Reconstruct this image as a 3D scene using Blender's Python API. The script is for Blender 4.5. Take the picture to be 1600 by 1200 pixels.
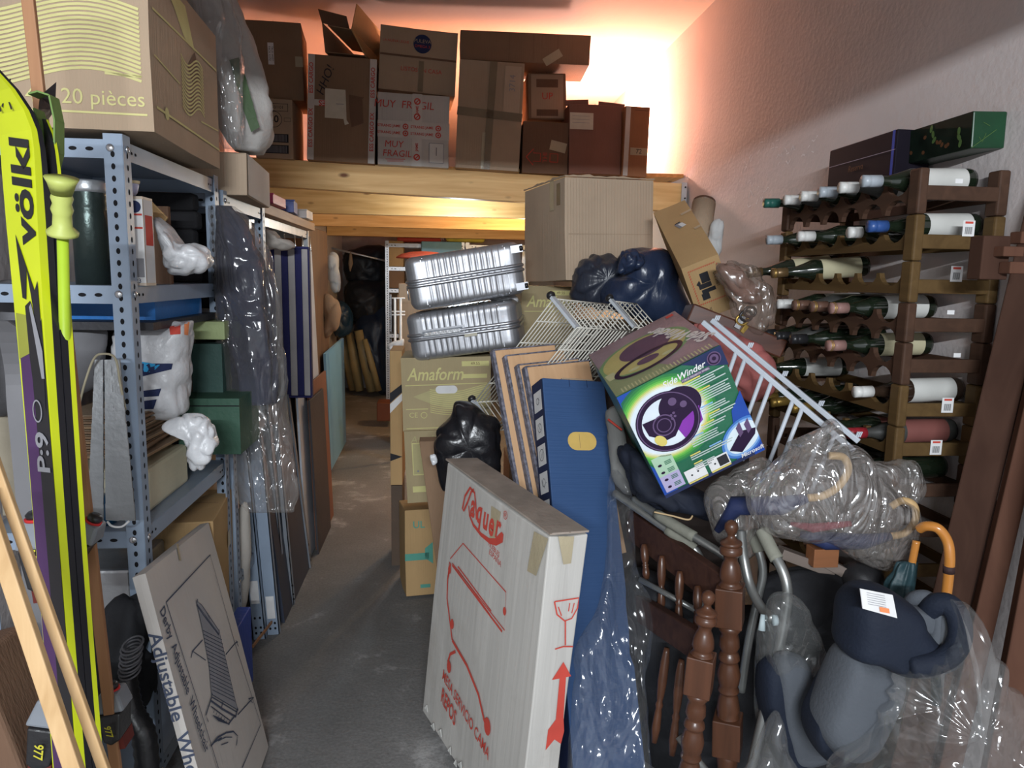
import bpy, bmesh, math, random
from mathutils import Vector, Matrix, Euler, noise
PI = math.pi
C = bpy.context.scene.collection
scene = bpy.context.scene
for o in list(bpy.data.objects):
    bpy.data.objects.remove(o)

# ------------------------------------------------------------------ camera
F = 1150.0; CAMH = 1.6
YAW, PITCH, ROLL = 0.096882, 0.1434, 0.0175
def cam_axes():
    cy, sy, cp, sp = math.cos(YAW), math.sin(YAW), math.cos(PITCH), math.sin(PITCH)
    f = Vector((sy*cp, cy*cp, -sp)); r = Vector((cy, -sy, 0)); u = r.cross(f)
    c, s = math.cos(ROLL), math.sin(ROLL)
    return c*r + s*u, c*u - s*r, f
CR, CU, CF = cam_axes()
cam = bpy.data.cameras.new('camera'); cam.sensor_width = 36; cam.lens = 36*F/1600; cam.clip_start = .05
camo = bpy.data.objects.new('camera', cam); C.objects.link(camo)
m = Matrix((CR, CU, -CF)).transposed().to_4x4(); m.translation = Vector((0, 0, CAMH))
camo.matrix_world = m
scene.camera = camo
# real distances measured off the photograph: a viewing ray met with a plane of the room
def ray(px, py): return CF + CR*((px-800)/F) - CU*((py-600)/F)
def onY(px, py, Y):
    d = ray(px, py); return Vector((0, 0, CAMH)) + d*(Y/d.y)
def onX(px, py, X):
    d = ray(px, py); return Vector((0, 0, CAMH)) + d*(X/d.x)
def onZ(px, py, Z):
    d = ray(px, py); return Vector((0, 0, CAMH)) + d*((Z-CAMH)/d.z)

# ------------------------------------------------------------------ world, lights, exposure
w = bpy.data.worlds.new('world'); scene.world = w; w.use_nodes = True
bg = w.node_tree.nodes['Background']; bg.inputs[0].default_value = (.88, .94, 1, 1); bg.inputs[1].default_value = .55
scene.view_settings.view_transform = 'Standard'; scene.view_settings.look = 'None'
scene.view_settings.gamma = 1; scene.view_settings.use_curve_mapping = False
scene.view_settings.exposure = 0.5
def area(name, loc, rot, sx, sy, power, col):
    l = bpy.data.lights.new(name, 'AREA'); l.shape = 'RECTANGLE'; l.size = sx; l.size_y = sy; l.energy = power; l.color = col
    o = bpy.data.objects.new(name, l); C.objects.link(o); o.location = loc; o.rotation_euler = rot; return o
def point(name, loc, power, col, r=.04):
    l = bpy.data.lights.new(name, 'POINT'); l.energy = power; l.color = col; l.shadow_soft_size = r
    o = bpy.data.objects.new(name, l); C.objects.link(o); o.location = loc; return o
DZ = 2.371
# daylight through the open garage door behind the camera
area('door_daylight', (-.25, -2.4, DZ), (math.radians(86), 0, math.radians(-3)), 1.5, .03, 150, (.90, .95, 1))
# bare bulb on the loft behind the boxes, another lamp under the loft, a cool lamp moved up the aisle to brighten its boards
point('loft_bulb', (1.30, 6.05, 2.72), 125, (1, .55, .43), .04)
point('under_loft_lamp', (.80, 6.9, 1.98), 30, (1, .68, .34), .05)
point('rear_lamp', (.15, 5.75, 1.95), 17, (.72, .89, 1), .08)
point('corridor_lamp', (.05, 5.0, .45), 2.2, (1, .42, .2), .05)

# ------------------------------------------------------------------ materials
MATS = {}
def _base(name):
    m = bpy.data.materials.new(name); m.use_nodes = True; nt = m.node_tree
    return m, nt, nt.nodes['Principled BSDF']
def mat(name, col, rough=.75, metal=0, var=.12, vs=6, stretch=(1, 1, 1), bump=.15, bs=60, bstretch=(1, 1, 1), col2=None, spec=.4, dirt=0, coat=0, trans=0):
    if name in MATS: return MATS[name]
    m, nt, b = _base(name); N = nt.nodes.new; L = nt.links.new
    tc = N('ShaderNodeTexCoord'); mp = N('ShaderNodeMapping'); mp.inputs['Scale'].default_value = stretch
    L(tc.outputs['Object'], mp.inputs[0])
    nz = N('ShaderNodeTexNoise'); nz.inputs['Scale'].default_value = vs; nz.inputs['Detail'].default_value = 5; L(mp.outputs[0], nz.inputs[0])
    cr = N('ShaderNodeValToRGB'); cr.color_ramp.elements[0].position = .3; cr.color_ramp.elements[1].position = .7
    c1 = tuple(c*(1-var) for c in col); c2 = col2 or tuple(min(1, c*(1+var)) for c in col)
    cr.color_ramp.elements[0].color = (*c1, 1); cr.color_ramp.elements[1].color = (*c2, 1)
    L(nz.outputs['Fac'], cr.inputs[0]); out = cr.outputs[0]
    if dirt:
        n2 = N('ShaderNodeTexNoise'); n2.inputs['Scale'].default_value = 2.3; n2.inputs['Detail'].default_value = 8; n2.inputs['Roughness'].default_value = .7; L(tc.outputs['Object'], n2.inputs[0])
        r2 = N('ShaderNodeValToRGB'); r2.color_ramp.elements[0].position = .5; r2.color_ramp.elements[1].position = .75
        r2.color_ramp.elements[1].color = (dirt, dirt, dirt, 1); r2.color_ramp.elements[0].color = (0, 0, 0, 1); L(n2.outputs['Fac'], r2.inputs[0])
        mx = N('ShaderNodeMix'); mx.data_type = 'RGBA'; L(r2.outputs[0], mx.inputs[0]); L(out, mx.inputs[6]); mx.inputs[7].default_value = (.20, .15, .10, 1); out = mx.outputs[2]
    L(out, b.inputs['Base Color']); b.inputs['Roughness'].default_value = rough; b.inputs['Metallic'].default_value = metal
    b.inputs['Specular IOR Level'].default_value = spec
    if coat: b.inputs['Coat Weight'].default_value = coat; b.inputs['Coat Roughness'].default_value = .15
    if bump:
        m2 = N('ShaderNodeMapping'); m2.inputs['Scale'].default_value = bstretch; L(tc.outputs['Object'], m2.inputs[0])
        n3 = N('ShaderNodeTexNoise'); n3.inputs['Scale'].default_value = bs; n3.inputs['Detail'].default_value = 4; L(m2.outputs[0], n3.inputs[0])
        bp = N('ShaderNodeBump'); bp.inputs['Strength'].default_value = bump; bp.inputs['Distance'].default_value = .01; L(n3.outputs['Fac'], bp.inputs['Height']); L(bp.outputs[0], b.inputs['Normal'])
    MATS[name] = m; return m
def flat(name, col, rough=.7, metal=0, spec=.3):
    return mat(name, col, rough, metal, var=.06, vs=20, bump=0, spec=spec)
def wood(name, col, col2, axis=0, rough=.55, knots=True, scale=1.0, coat=0, spec=.3):
    if name in MATS: return MATS[name]
    m, nt, b = _base(name); N = nt.nodes.new; L = nt.links.new
    st = [14*scale]*3; st[axis] = .9*scale
    tc = N('ShaderNodeTexCoord'); mp = N('ShaderNodeMapping'); mp.inputs['Scale'].default_value = st; L(tc.outputs['Object'], mp.inputs[0])
    n0 = N('ShaderNodeTexNoise'); n0.inputs['Scale'].default_value = 1.6; n0.inputs['Detail'].default_value = 6; n0.inputs['Distortion'].default_value = 1.2; L(mp.outputs[0], n0.inputs[0])
    cr = N('ShaderNodeValToRGB'); cr.color_ramp.elements[0].position = .32; cr.color_ramp.elements[1].position = .68
    cr.color_ramp.elements[0].color = (*col2, 1); cr.color_ramp.elements[1].color = (*col, 1); L(n0.outputs['Fac'], cr.inputs[0]); out = cr.outputs[0]
    if knots:
        s2 = [5.]*3; s2[axis] = 2.2
        mk = N('ShaderNodeMapping'); mk.inputs['Scale'].default_value = s2; L(tc.outputs['Object'], mk.inputs[0])
        vo = N('ShaderNodeTexVoronoi'); vo.inputs['Scale'].default_value = 1.5; L(mk.outputs[0], vo.inputs[0])
        r2 = N('ShaderNodeValToRGB'); r2.color_ramp.elements[0].position = .06; r2.color_ramp.elements[1].position = .14
        r2.color_ramp.elements[0].color = (1, 1, 1, 1); r2.color_ramp.elements[1].color = (0, 0, 0, 1); L(vo.outputs['Distance'], r2.inputs[0])
        mx = N('ShaderNodeMix'); mx.data_type = 'RGBA'; L(r2.outputs[0], mx.inputs[0]); L(out, mx.inputs[6]); mx.inputs[7].default_value = (.18, .06, .02, 1); out = mx.outputs[2]
    L(out, b.inputs['Base Color']); b.inputs['Roughness'].default_value = rough; b.inputs['Specular IOR Level'].default_value = spec
    if coat: b.inputs['Coat Weight'].default_value = coat; b.inputs['Coat Roughness'].default_value = .2
    MATS[name] = m; return m
def film(name, tint=(.8, .8, .8), op=.22, rough=.12, bs=14, bump=.6, edge=.35, gl=.6):
    """clear plastic film: see-through, sharp creased highlights, milkier where it is seen edge-on"""
    if name in MATS: return MATS[name]
    m, nt, b = _base(name); N = nt.nodes.new; L = nt.links.new; nt.nodes.remove(b)
    tc = N('ShaderNodeTexCoord'); mp = N('ShaderNodeMapping'); mp.inputs['Scale'].default_value = (1, 1, .4); mp.inputs['Rotation'].default_value = (.2, .5, .1); L(tc.outputs['Object'], mp.inputs[0])
    n1 = N('ShaderNodeTexNoise'); n1.inputs['Scale'].default_value = bs; n1.inputs['Detail'].default_value = 3; n1.inputs['Distortion'].default_value = 1.2; L(mp.outputs[0], n1.inputs[0])
    # sharp creases: ridge of the noise
    a = N('ShaderNodeMath'); a.operation = 'SUBTRACT'; a.inputs[1].default_value = .5; L(n1.outputs['Fac'], a.inputs[0])
    a2 = N('ShaderNodeMath'); a2.operation = 'ABSOLUTE'; L(a.outputs[0], a2.inputs[0])
    bp = N('ShaderNodeBump'); bp.inputs['Strength'].default_value = bump; bp.inputs['Distance'].default_value = .12; L(a2.outputs[0], bp.inputs['Height'])
    g = N('ShaderNodeBsdfGlossy'); g.inputs['Roughness'].default_value = rough; g.inputs['Color'].default_value = (.9, .9, .9, 1); L(bp.outputs[0], g.inputs['Normal'])
    df = N('ShaderNodeBsdfDiffuse'); df.inputs['Color'].default_value = (*tint, 1); L(bp.outputs[0], df.inputs['Normal'])
    m1 = N('ShaderNodeMixShader'); m1.inputs[0].default_value = gl; L(df.outputs[0], m1.inputs[1]); L(g.outputs[0], m1.inputs[2])
    tr = N('ShaderNodeBsdfTransparent'); tr.inputs[0].default_value = (.97, .97, .97, 1)
    lw = N('ShaderNodeLayerWeight'); lw.inputs[0].default_value = .3; L(bp.outputs[0], lw.inputs[1])
    mr = N('ShaderNodeMapRange'); mr.inputs[3].default_value = op; mr.inputs[4].default_value = min(1, op+edge); L(lw.outputs['Facing'], mr.inputs[0])
    mx = N('ShaderNodeMixShader'); L(mr.outputs[0], mx.inputs[0]); L(tr.outputs[0], mx.inputs[1]); L(m1.outputs[0], mx.inputs[2])
    L(mx.outputs[0], nt.nodes['Material Output'].inputs[0]); MATS[name] = m; return m

# ------------------------------------------------------------------ mesh building
class MB:
    def __init__(s): s.v = []; s.f = []; s.mi = []; s.sm = []; s.mats = []; s.clip = None
    def _c(s, pts):      # keep a print inside the face it is printed on
        if not s.clip: return pts
        a, b = s.clip; return [(max(-a, min(a, x)), max(-b, min(b, y)))+tuple(r) for x, y, *r in pts]
    def idx(s, m):
        if m not in s.mats: s.mats.append(m)
        return s.mats.index(m)
    def add(s, vs, fs, m, smooth=False, M=None):
        k = len(s.v); i = s.idx(m)
        for v in vs:
            v = Vector(v); s.v.append(M @ v if M is not None else v)
        for f in fs:
            s.f.append([a+k for a in f]); s.mi.append(i); s.sm.append(smooth)
        return s
    def box(s, c, d, m, M=None):
        x, y, z = c; a, b, h = d[0]/2, d[1]/2, d[2]/2
        vs = [(x+i*a, y+j*b, z+k*h) for i in (-1, 1) for j in (-1, 1) for k in (-1, 1)]
        return s.add(vs, [(0, 1, 3, 2), (4, 6, 7, 5), (0, 4, 5, 1), (2, 3, 7, 6), (0, 2, 6, 4), (1, 5, 7, 3)], m, False, M)
    def bar(s, p0, p1, wd, th, m, side=None):
        """rectangular bar from p0 to p1; wd along `side`, th across"""
        p0 = Vector(p0); p1 = Vector(p1); a = (p1-p0); L = a.length; a.normalize()
        sd = Vector(side) if side is not None else (Vector((0, 0, 1)) if abs(a.z) < .9 else Vector((1, 0, 0)))
        sd = (sd - a*sd.dot(a)).normalized(); t = a.cross(sd)
        M = Matrix((sd, t, a)).transposed().to_4x4(); M.translation = p0
        return s.box((0, 0, L/2), (wd, th, L), m, M)
    def tube(s, pts, r, m, n=10, caps=True, closed=False, M=None):
        pts = [Vector(p) for p in pts]; K = len(pts); rs = r if isinstance(r, (list, tuple)) else [r]*K
        vs = []; up = None
        for i, p in enumerate(pts):
            if closed: t = pts[(i+1) % K]-pts[i-1]
            else: t = pts[min(i+1, K-1)]-pts[max(i-1, 0)]
            t.normalize()
            if up is None: up = Vector((0, 0, 1)) if abs(t.z) < .9 else Vector((1, 0, 0))
            a = (up - t*up.dot(t)); a.normalize(); b = t.cross(a); up = a
            for k in range(n):
                q = 2*PI*k/n; vs.append(p + a*(math.cos(q)*rs[i]) + b*(math.sin(q)*rs[i]))
        fs = []
        for i in range(K if closed else K-1):
            j = (i+1) % K
            for k in range(n): fs.append((i*n+k, i*n+(k+1) % n, j*n+(k+1) % n, j*n+k))
        if caps and not closed: fs += [tuple(range(n-1, -1, -1)), tuple((K-1)*n+k for k in range(n))]
        return s.add(vs, fs, m, True, M)
    def lathe(s, prof, m, n=20, M=None):
        vs = [(r*math.cos(2*PI*k/n), r*math.sin(2*PI*k/n), z) for r, z in prof for k in range(n)]
        fs = [(i*n+k, i*n+(k+1) % n, (i+1)*n+(k+1) % n, (i+1)*n+k) for i in range(len(prof)-1) for k in range(n)]
        fs += [tuple(range(n-1, -1, -1)), tuple((len(prof)-1)*n+k for k in range(n))]
        return s.add(vs, fs, m, True, M)
    def prism(s, pts, M, depth, m):
        """2-D outline in M's xy plane, extruded by -depth along its z"""
        n = len(pts)
        vs = [(x, y, 0) for x, y in pts]+[(x, y, -depth) for x, y in pts]
        fs = [tuple(range(n)), tuple(range(2*n-1, n-1, -1))]+[(i, i+n, (i+1) % n+n, (i+1) % n) for i in range(n)]
        return s.add(vs, fs, m, False, M)
    def build(s, name, parent=None, bevel=0, seg=2, sub=0, recenter=None, M=None, solid=0):
        vs = [M @ v for v in s.v] if M is not None else s.v
        rc = (parent is None and M is None) if recenter is None else recenter
        off = Vector((0, 0, 0))
        if rc:
            lo = [min(v[i] for v in vs) for i in range(3)]; hi = [max(v[i] for v in vs) for i in range(3)]
            off = Vector(((lo[0]+hi[0])/2, (lo[1]+hi[1])/2, lo[2]))
        me = bpy.data.meshes.new(name); me.from_pydata([tuple(v-off) for v in vs], [], s.f)
        for mm in s.mats: me.materials.append(mm)
        for p, i, q in zip(me.polygons, s.mi, s.sm): p.material_index = i; p.use_smooth = q
        me.update()
        o = bpy.data.objects.new(name, me); C.objects.link(o); o.location = off
        if parent is not None: o.parent = parent
        if solid:
            mod = o.modifiers.new('solid', 'SOLIDIFY'); mod.thickness = solid; mod.offset = 0
        if sub:
            mod = o.modifiers.new('sub', 'SUBSURF'); mod.levels = sub; mod.render_levels = sub
        if bevel:
            mod = o.modifiers.new('bev', 'BEVEL'); mod.width = bevel; mod.segments = seg; mod.limit_method = 'ANGLE'; mod.angle_limit = math.radians(50)
        return o
    # flat print on a plane (M maps x,y to the surface, z is its normal)
    def poly(s, pts, M, m, e=.0008): return s.add([(x, y, e) for x, y in s._c(pts)], [tuple(range(len(pts)))], m, False, M)
    def rect(s, x, y, w_, h, M, m, e=.0008, rot=0):
        c, q = math.cos(rot), math.sin(rot)
        return s.poly([(x+c*a-q*b, y+q*a+c*b) for a, b in ((-w_/2, -h/2), (w_/2, -h/2), (w_/2, h/2), (-w_/2, h/2))], M, m, e)
    def line(s, pts, wd, M, m, e=.0012, closed=False):
        n = len(pts); vs = []; P = [Vector((x, y)) for x, y in pts]
        for i in range(n):
            t = (P[(i+1) % n]-P[i-1]) if closed else (P[min(i+1, n-1)]-P[max(i-1, 0)])
            if t.length < 1e-9: t = Vector((1, 0))
            t.normalize(); q = Vector((-t.y, t.x))*(wd/2 if not isinstance(wd, list) else wd[i]/2)
            vs += [(P[i].x+q.x, P[i].y+q.y, e), (P[i].x-q.x, P[i].y-q.y, e)]
        fs = [(2*i, 2*i+1, (2*i+3) % (2*n), (2*i+2) % (2*n)) for i in range(n if closed else n-1)]
        return s.add(s._c(vs), fs, m, False, M)
    def disc(s, x, y, r, M, m, e=.0010, ry=None, n=24, rot=0):
        ry = ry or r; c, q = math.cos(rot), math.sin(rot)
        return s.poly([(x+r*math.cos(2*PI*k/n)*c-ry*math.sin(2*PI*k/n)*q, y+r*math.cos(2*PI*k/n)*q+ry*math.sin(2*PI*k/n)*c) for k in range(n)], M, m, e)
    def stadium(s, x, y, L_, h, M, m, e=.0012):
        r = h/2; a = L_/2-r; return s.poly([(x+a+r*math.cos(t), y+r*math.sin(t)) for t in [-PI/2+k*PI/10 for k in range(11)]]+[(x-a+r*math.cos(t), y+r*math.sin(t)) for t in [PI/2+k*PI/10 for k in range(11)]], M, m, e)
    def ring(s, x, y, r, wd, M, m, e=.0014, ry=None, n=32, rot=0):
        ry = ry or r; c, q = math.cos(rot), math.sin(rot)
        return s.line([(x+r*math.cos(2*PI*k/n)*c-ry*math.sin(2*PI*k/n)*q, y+r*math.cos(2*PI*k/n)*q+ry*math.sin(2*PI*k/n)*c) for k in range(n)], wd, M, m, e, True)
    def text(s, st, x, y, size, M, m, rot=0, e=.0013, shear=0, bold=0, sx=1, align='CENTER'):
        vs, fs = text_mesh(st, size, shear, bold, align)
        c, q = math.cos(rot), math.sin(rot)
        return s.add([(x+c*a*sx-q*b, y+q*a*sx+c*b, e) for a, b, _ in vs], fs, m, False, M)
_tx = {}
def text_mesh(st, size, shear, bold, align):
    k = (st, size, shear, bold, align)
    if k in _tx: return _tx[k]
    cu = bpy.data.curves.new('t', 'FONT'); cu.body = st; cu.size = size; cu.shear = shear; cu.offset = bold*size; cu.align_x = align; cu.align_y = 'CENTER'; cu.resolution_u = 3
    o = bpy.data.objects.new('t', cu); C.objects.link(o); bpy.context.view_layer.update()
    me = bpy.data.meshes.new_from_object(o.evaluated_get(bpy.context.evaluated_depsgraph_get()))
    r = ([tuple(v.co) for v in me.vertices], [tuple(p.vertices) for p in me.polygons])
    bpy.data.objects.remove(o); bpy.data.curves.remove(cu); bpy.data.meshes.remove(me)
    _tx[k] = r; return r

def tag(o, label, cat, group=None, kind=None):
    o['label'] = label; o['category'] = cat
    if group: o['group'] = group
    if kind: o['kind'] = kind
    return o
def thing(name, label, cat, loc=(0, 0, 0), group=None, rot=(0, 0, 0)):
    o = bpy.data.objects.new(name, None); C.objects.link(o); o.location = loc; o.rotation_euler = rot
    o.empty_display_size = .05
    return tag(o, label, cat, group)
def struct(mb, name):
    o = mb.build(name); o['kind'] = 'structure'; return o
def face(f, d):
    """frame of one face of a box of size d standing on z=0: x right, y up, z outwards"""
    w_, dp, h = d
    T = {'n': ((1, 0, 0), (0, 0, 1), (0, -dp/2, h/2)), 'f': ((-1, 0, 0), (0, 0, 1), (0, dp/2, h/2)),
         'l': ((0, -1, 0), (0, 0, 1), (-w_/2, 0, h/2)), 'r': ((0, 1, 0), (0, 0, 1), (w_/2, 0, h/2)),
         't': ((1, 0, 0), (0, 1, 0), (0, 0, h))}[f]
    u = Vector(T[0]); v = Vector(T[1]); n = u.cross(v)
    M = Matrix((u, v, n)).transposed().to_4x4(); M.translation = Vector(T[2]); return M
def pose(k):
    d, b, r = POSES[k]; return d, Matrix.Translation(Vector(b)) @ Euler(r, 'XYZ').to_matrix().to_4x4()
def place(o, M): o.matrix_world = M; return o
def smoothpath(pts, n=8, closed=False):
    P = [Vector(p) for p in pts]; K = len(P); out = []
    for i in range(K if closed else K-1):
        if closed: a, b, c, d = P[i-1], P[i], P[(i+1) % K], P[(i+2) % K]
        else: a, b, c, d = P[max(i-1, 0)], P[i], P[i+1], P[min(i+2, K-1)]
        for j in range(n):
            t = j/n; out.append(.5*((2*b)+(-a+c)*t+(2*a-5*b+4*c-d)*t*t+(-a+3*b-3*c+d)*t**3))
    if not closed: out.append(P[-1])
    return out
def puffy(outline, Y, T, m, amp=.012, ns=9, rings=14, seg=7, seed=0, crease=1.0, back=None, centre=None, flatness=.75, folds=None):
    """a soft bag: pixel outline at distance Y, T = half thickness, wrinkled by noise"""
    pts = [onY(p[0], p[1], p[2] if len(p) > 2 else Y) for p in outline]
    pts = smoothpath(pts, seg, True); n = len(pts)
    c = sum(pts, Vector())/n if centre is None else onY(centre[0], centre[1], centre[2] if len(centre) > 2 else Y)
    mb = MB(); back = T if back is None else back; vs = []; fs = []
    R = rings
    def pt(p, s, h):
        q = c+(p-c)*s; q = q+Vector((0, h, 0))
        o = Vector((seed*7.3, seed*3.1, 0))
        a = noise.noise(q*ns+o); b = noise.noise(q*ns*2.3+o); r = 1-abs(noise.noise(q*ns*1.4-o))*2.4
        k = amp*(.8*a+.35*b-crease*.7*max(0, r)**2)
        if folds: k += amp*folds[1]*math.sin(folds[0]*math.atan2(p.z-c.z, p.x-c.x)+3*a)*s
        dr = (q-(c+Vector((0, (back-T)/2, 0))))
        if dr.length > 1e-6: dr.normalize()
        return q+dr*k
    vs.append(pt(c, 0, -T))
    for i in range(1, R+1):
        s = (i/R); s2 = math.sin(s*PI/2)**flatness; h = -T*math.cos(s*PI/2)
        for p in pts: vs.append(pt(p, s2, h))
    for i in range(R-1, 0, -1):
        s = (i/R); s2 = math.sin(s*PI/2)**flatness; h = back*math.cos(s*PI/2)
        for p in pts: vs.append(pt(p, s2, h))
    vs.append(pt(c, 0, back)); tot = 2*R-1
    for k in range(n): fs.append((0, 1+k, 1+(k+1) % n))
    for i in range(tot-1):
        for k in range(n):
            a = 1+i*n; fs.append((a+k, a+n+k, a+n+(k+1) % n, a+(k+1) % n))
    a = 1+(tot-1)*n; e = len(vs)-1
    for k in range(n): fs.append((a+k, e, a+(k+1) % n))
    mb.add(vs, fs, m, True); return mb
def loft(path, m, folds=7, fa=.15, n=40, amp=.01, ns=8, seed=0, sub=6):
    """path of (point, rx, ry): a hanging folded bag with elliptical sections"""
    P = smoothpath([p for p, _, _ in path], sub); A = smoothpath([(a, b, 0) for _, a, b in path], sub)
    vs = []; fs = []
    for i, p in enumerate(P):
        for k in range(n):
            q = 2*PI*k/n; f = 1+fa*math.sin(folds*q+i*.12+seed)+fa*.6*math.sin((folds*2-1)*q-i*.2)
            v = p+Vector((math.cos(q)*A[i].x*f, math.sin(q)*A[i].y*f, 0))
            d = (v-p); d = d.normalized() if d.length > 1e-6 else d
            vs.append(v+d*amp*(noise.noise(v*ns+Vector((seed, 0, 0)))-.8*max(0, 1-3*abs(noise.noise(v*ns*1.6)))))
    K = len(P)
    for i in range(K-1):
        for k in range(n): fs.append((i*n+k, i*n+(k+1) % n, (i+1)*n+(k+1) % n, (i+1)*n+k))
    fs += [tuple(range(n-1, -1, -1)), tuple((K-1)*n+k for k in range(n))]
    mb = MB(); mb.add(vs, fs, m, True); return mb

# ------------------------------------------------------------------ palette (linear colours)
def card(name, c, **k):
    return mat(name, c, .85, var=.10, vs=3, bump=.25, bs=1, bstretch=(160, 160, 2), spec=.2, **k)
K_BROWN = card('cardboard brown', (.25, .16, .10)); K_TAN = card('cardboard tan', (.40, .30, .21)); K_LIGHT = card('cardboard light', (.48, .37, .27))
K_DARK = card('cardboard dark', (.17, .10, .065)); K_RED = card('cardboard reddish', (.24, .12, .09)); K_ORANGE = card('cardboard ochre', (.47, .31, .15))
K_WHITE = card('carton white', (.60, .60, .57)); K_DWHITE = card('carton dusty white', (.52, .50, .47), dirt=.25); K_INSIDE = card('cardboard inside', (.33, .22, .13))
P_YEL = flat('yellow print', (.60, .56, .25), .8); P_RED = flat('red print', (.55, .07, .05), .8); P_BLK = flat('black print', (.025, .025, .03), .8)
P_NAVY = flat('navy print', (.02, .03, .09), .8); P_TEAL = flat('teal print', (.10, .33, .26), .8); P_WHITE = flat('white paper', (.70, .70, .70), .8)
P_CREAM = flat('cream paper', (.58, .55, .45), .8); P_GREY = flat('grey print', (.25, .25, .27), .8)
TAPE = mat('brown tape', (.20, .15, .09), .35, var=.15, spec=.5); TAPEC = mat('clear tape', (.42, .36, .24), .3, spec=.6); TAPEW = mat('white tape', (.55, .52, .48), .4)
STEEL = mat('blue grey enamel', (.27, .34, .44), .42, var=.06, vs=8, bump=.05, spec=.5); STEELD = mat('grey enamel', (.20, .22, .25), .5, var=.1, bump=.05); HOLE = flat('slot dark', (.01, .01, .012), .9)
GALV = mat('galvanised steel', (.50, .52, .54), .38, .7, var=.12, vs=14); CHROME = mat('worn chrome', (.62, .63, .65), .25, .9, var=.08); BRASS = mat('brass', (.45, .30, .08), .35, .8)
PINE = wood('pine', (.84, .56, .25), (.66, .38, .14), 0); PINEY = wood('pine deck', (.78, .48, .18), (.6, .33, .1), 1)
SLAT = wood('pale slat', (.62, .42, .22), (.48, .30, .14), 2, knots=False); SLATO = wood('orange slat', (.42, .22, .11), (.33, .16, .08), 2, knots=False)
RUBBER = mat('black rubber', (.012, .012, .014), .6, bump=.2); BLACKP = mat('black plastic', (.018, .018, .02), .35, spec=.5)

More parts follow.
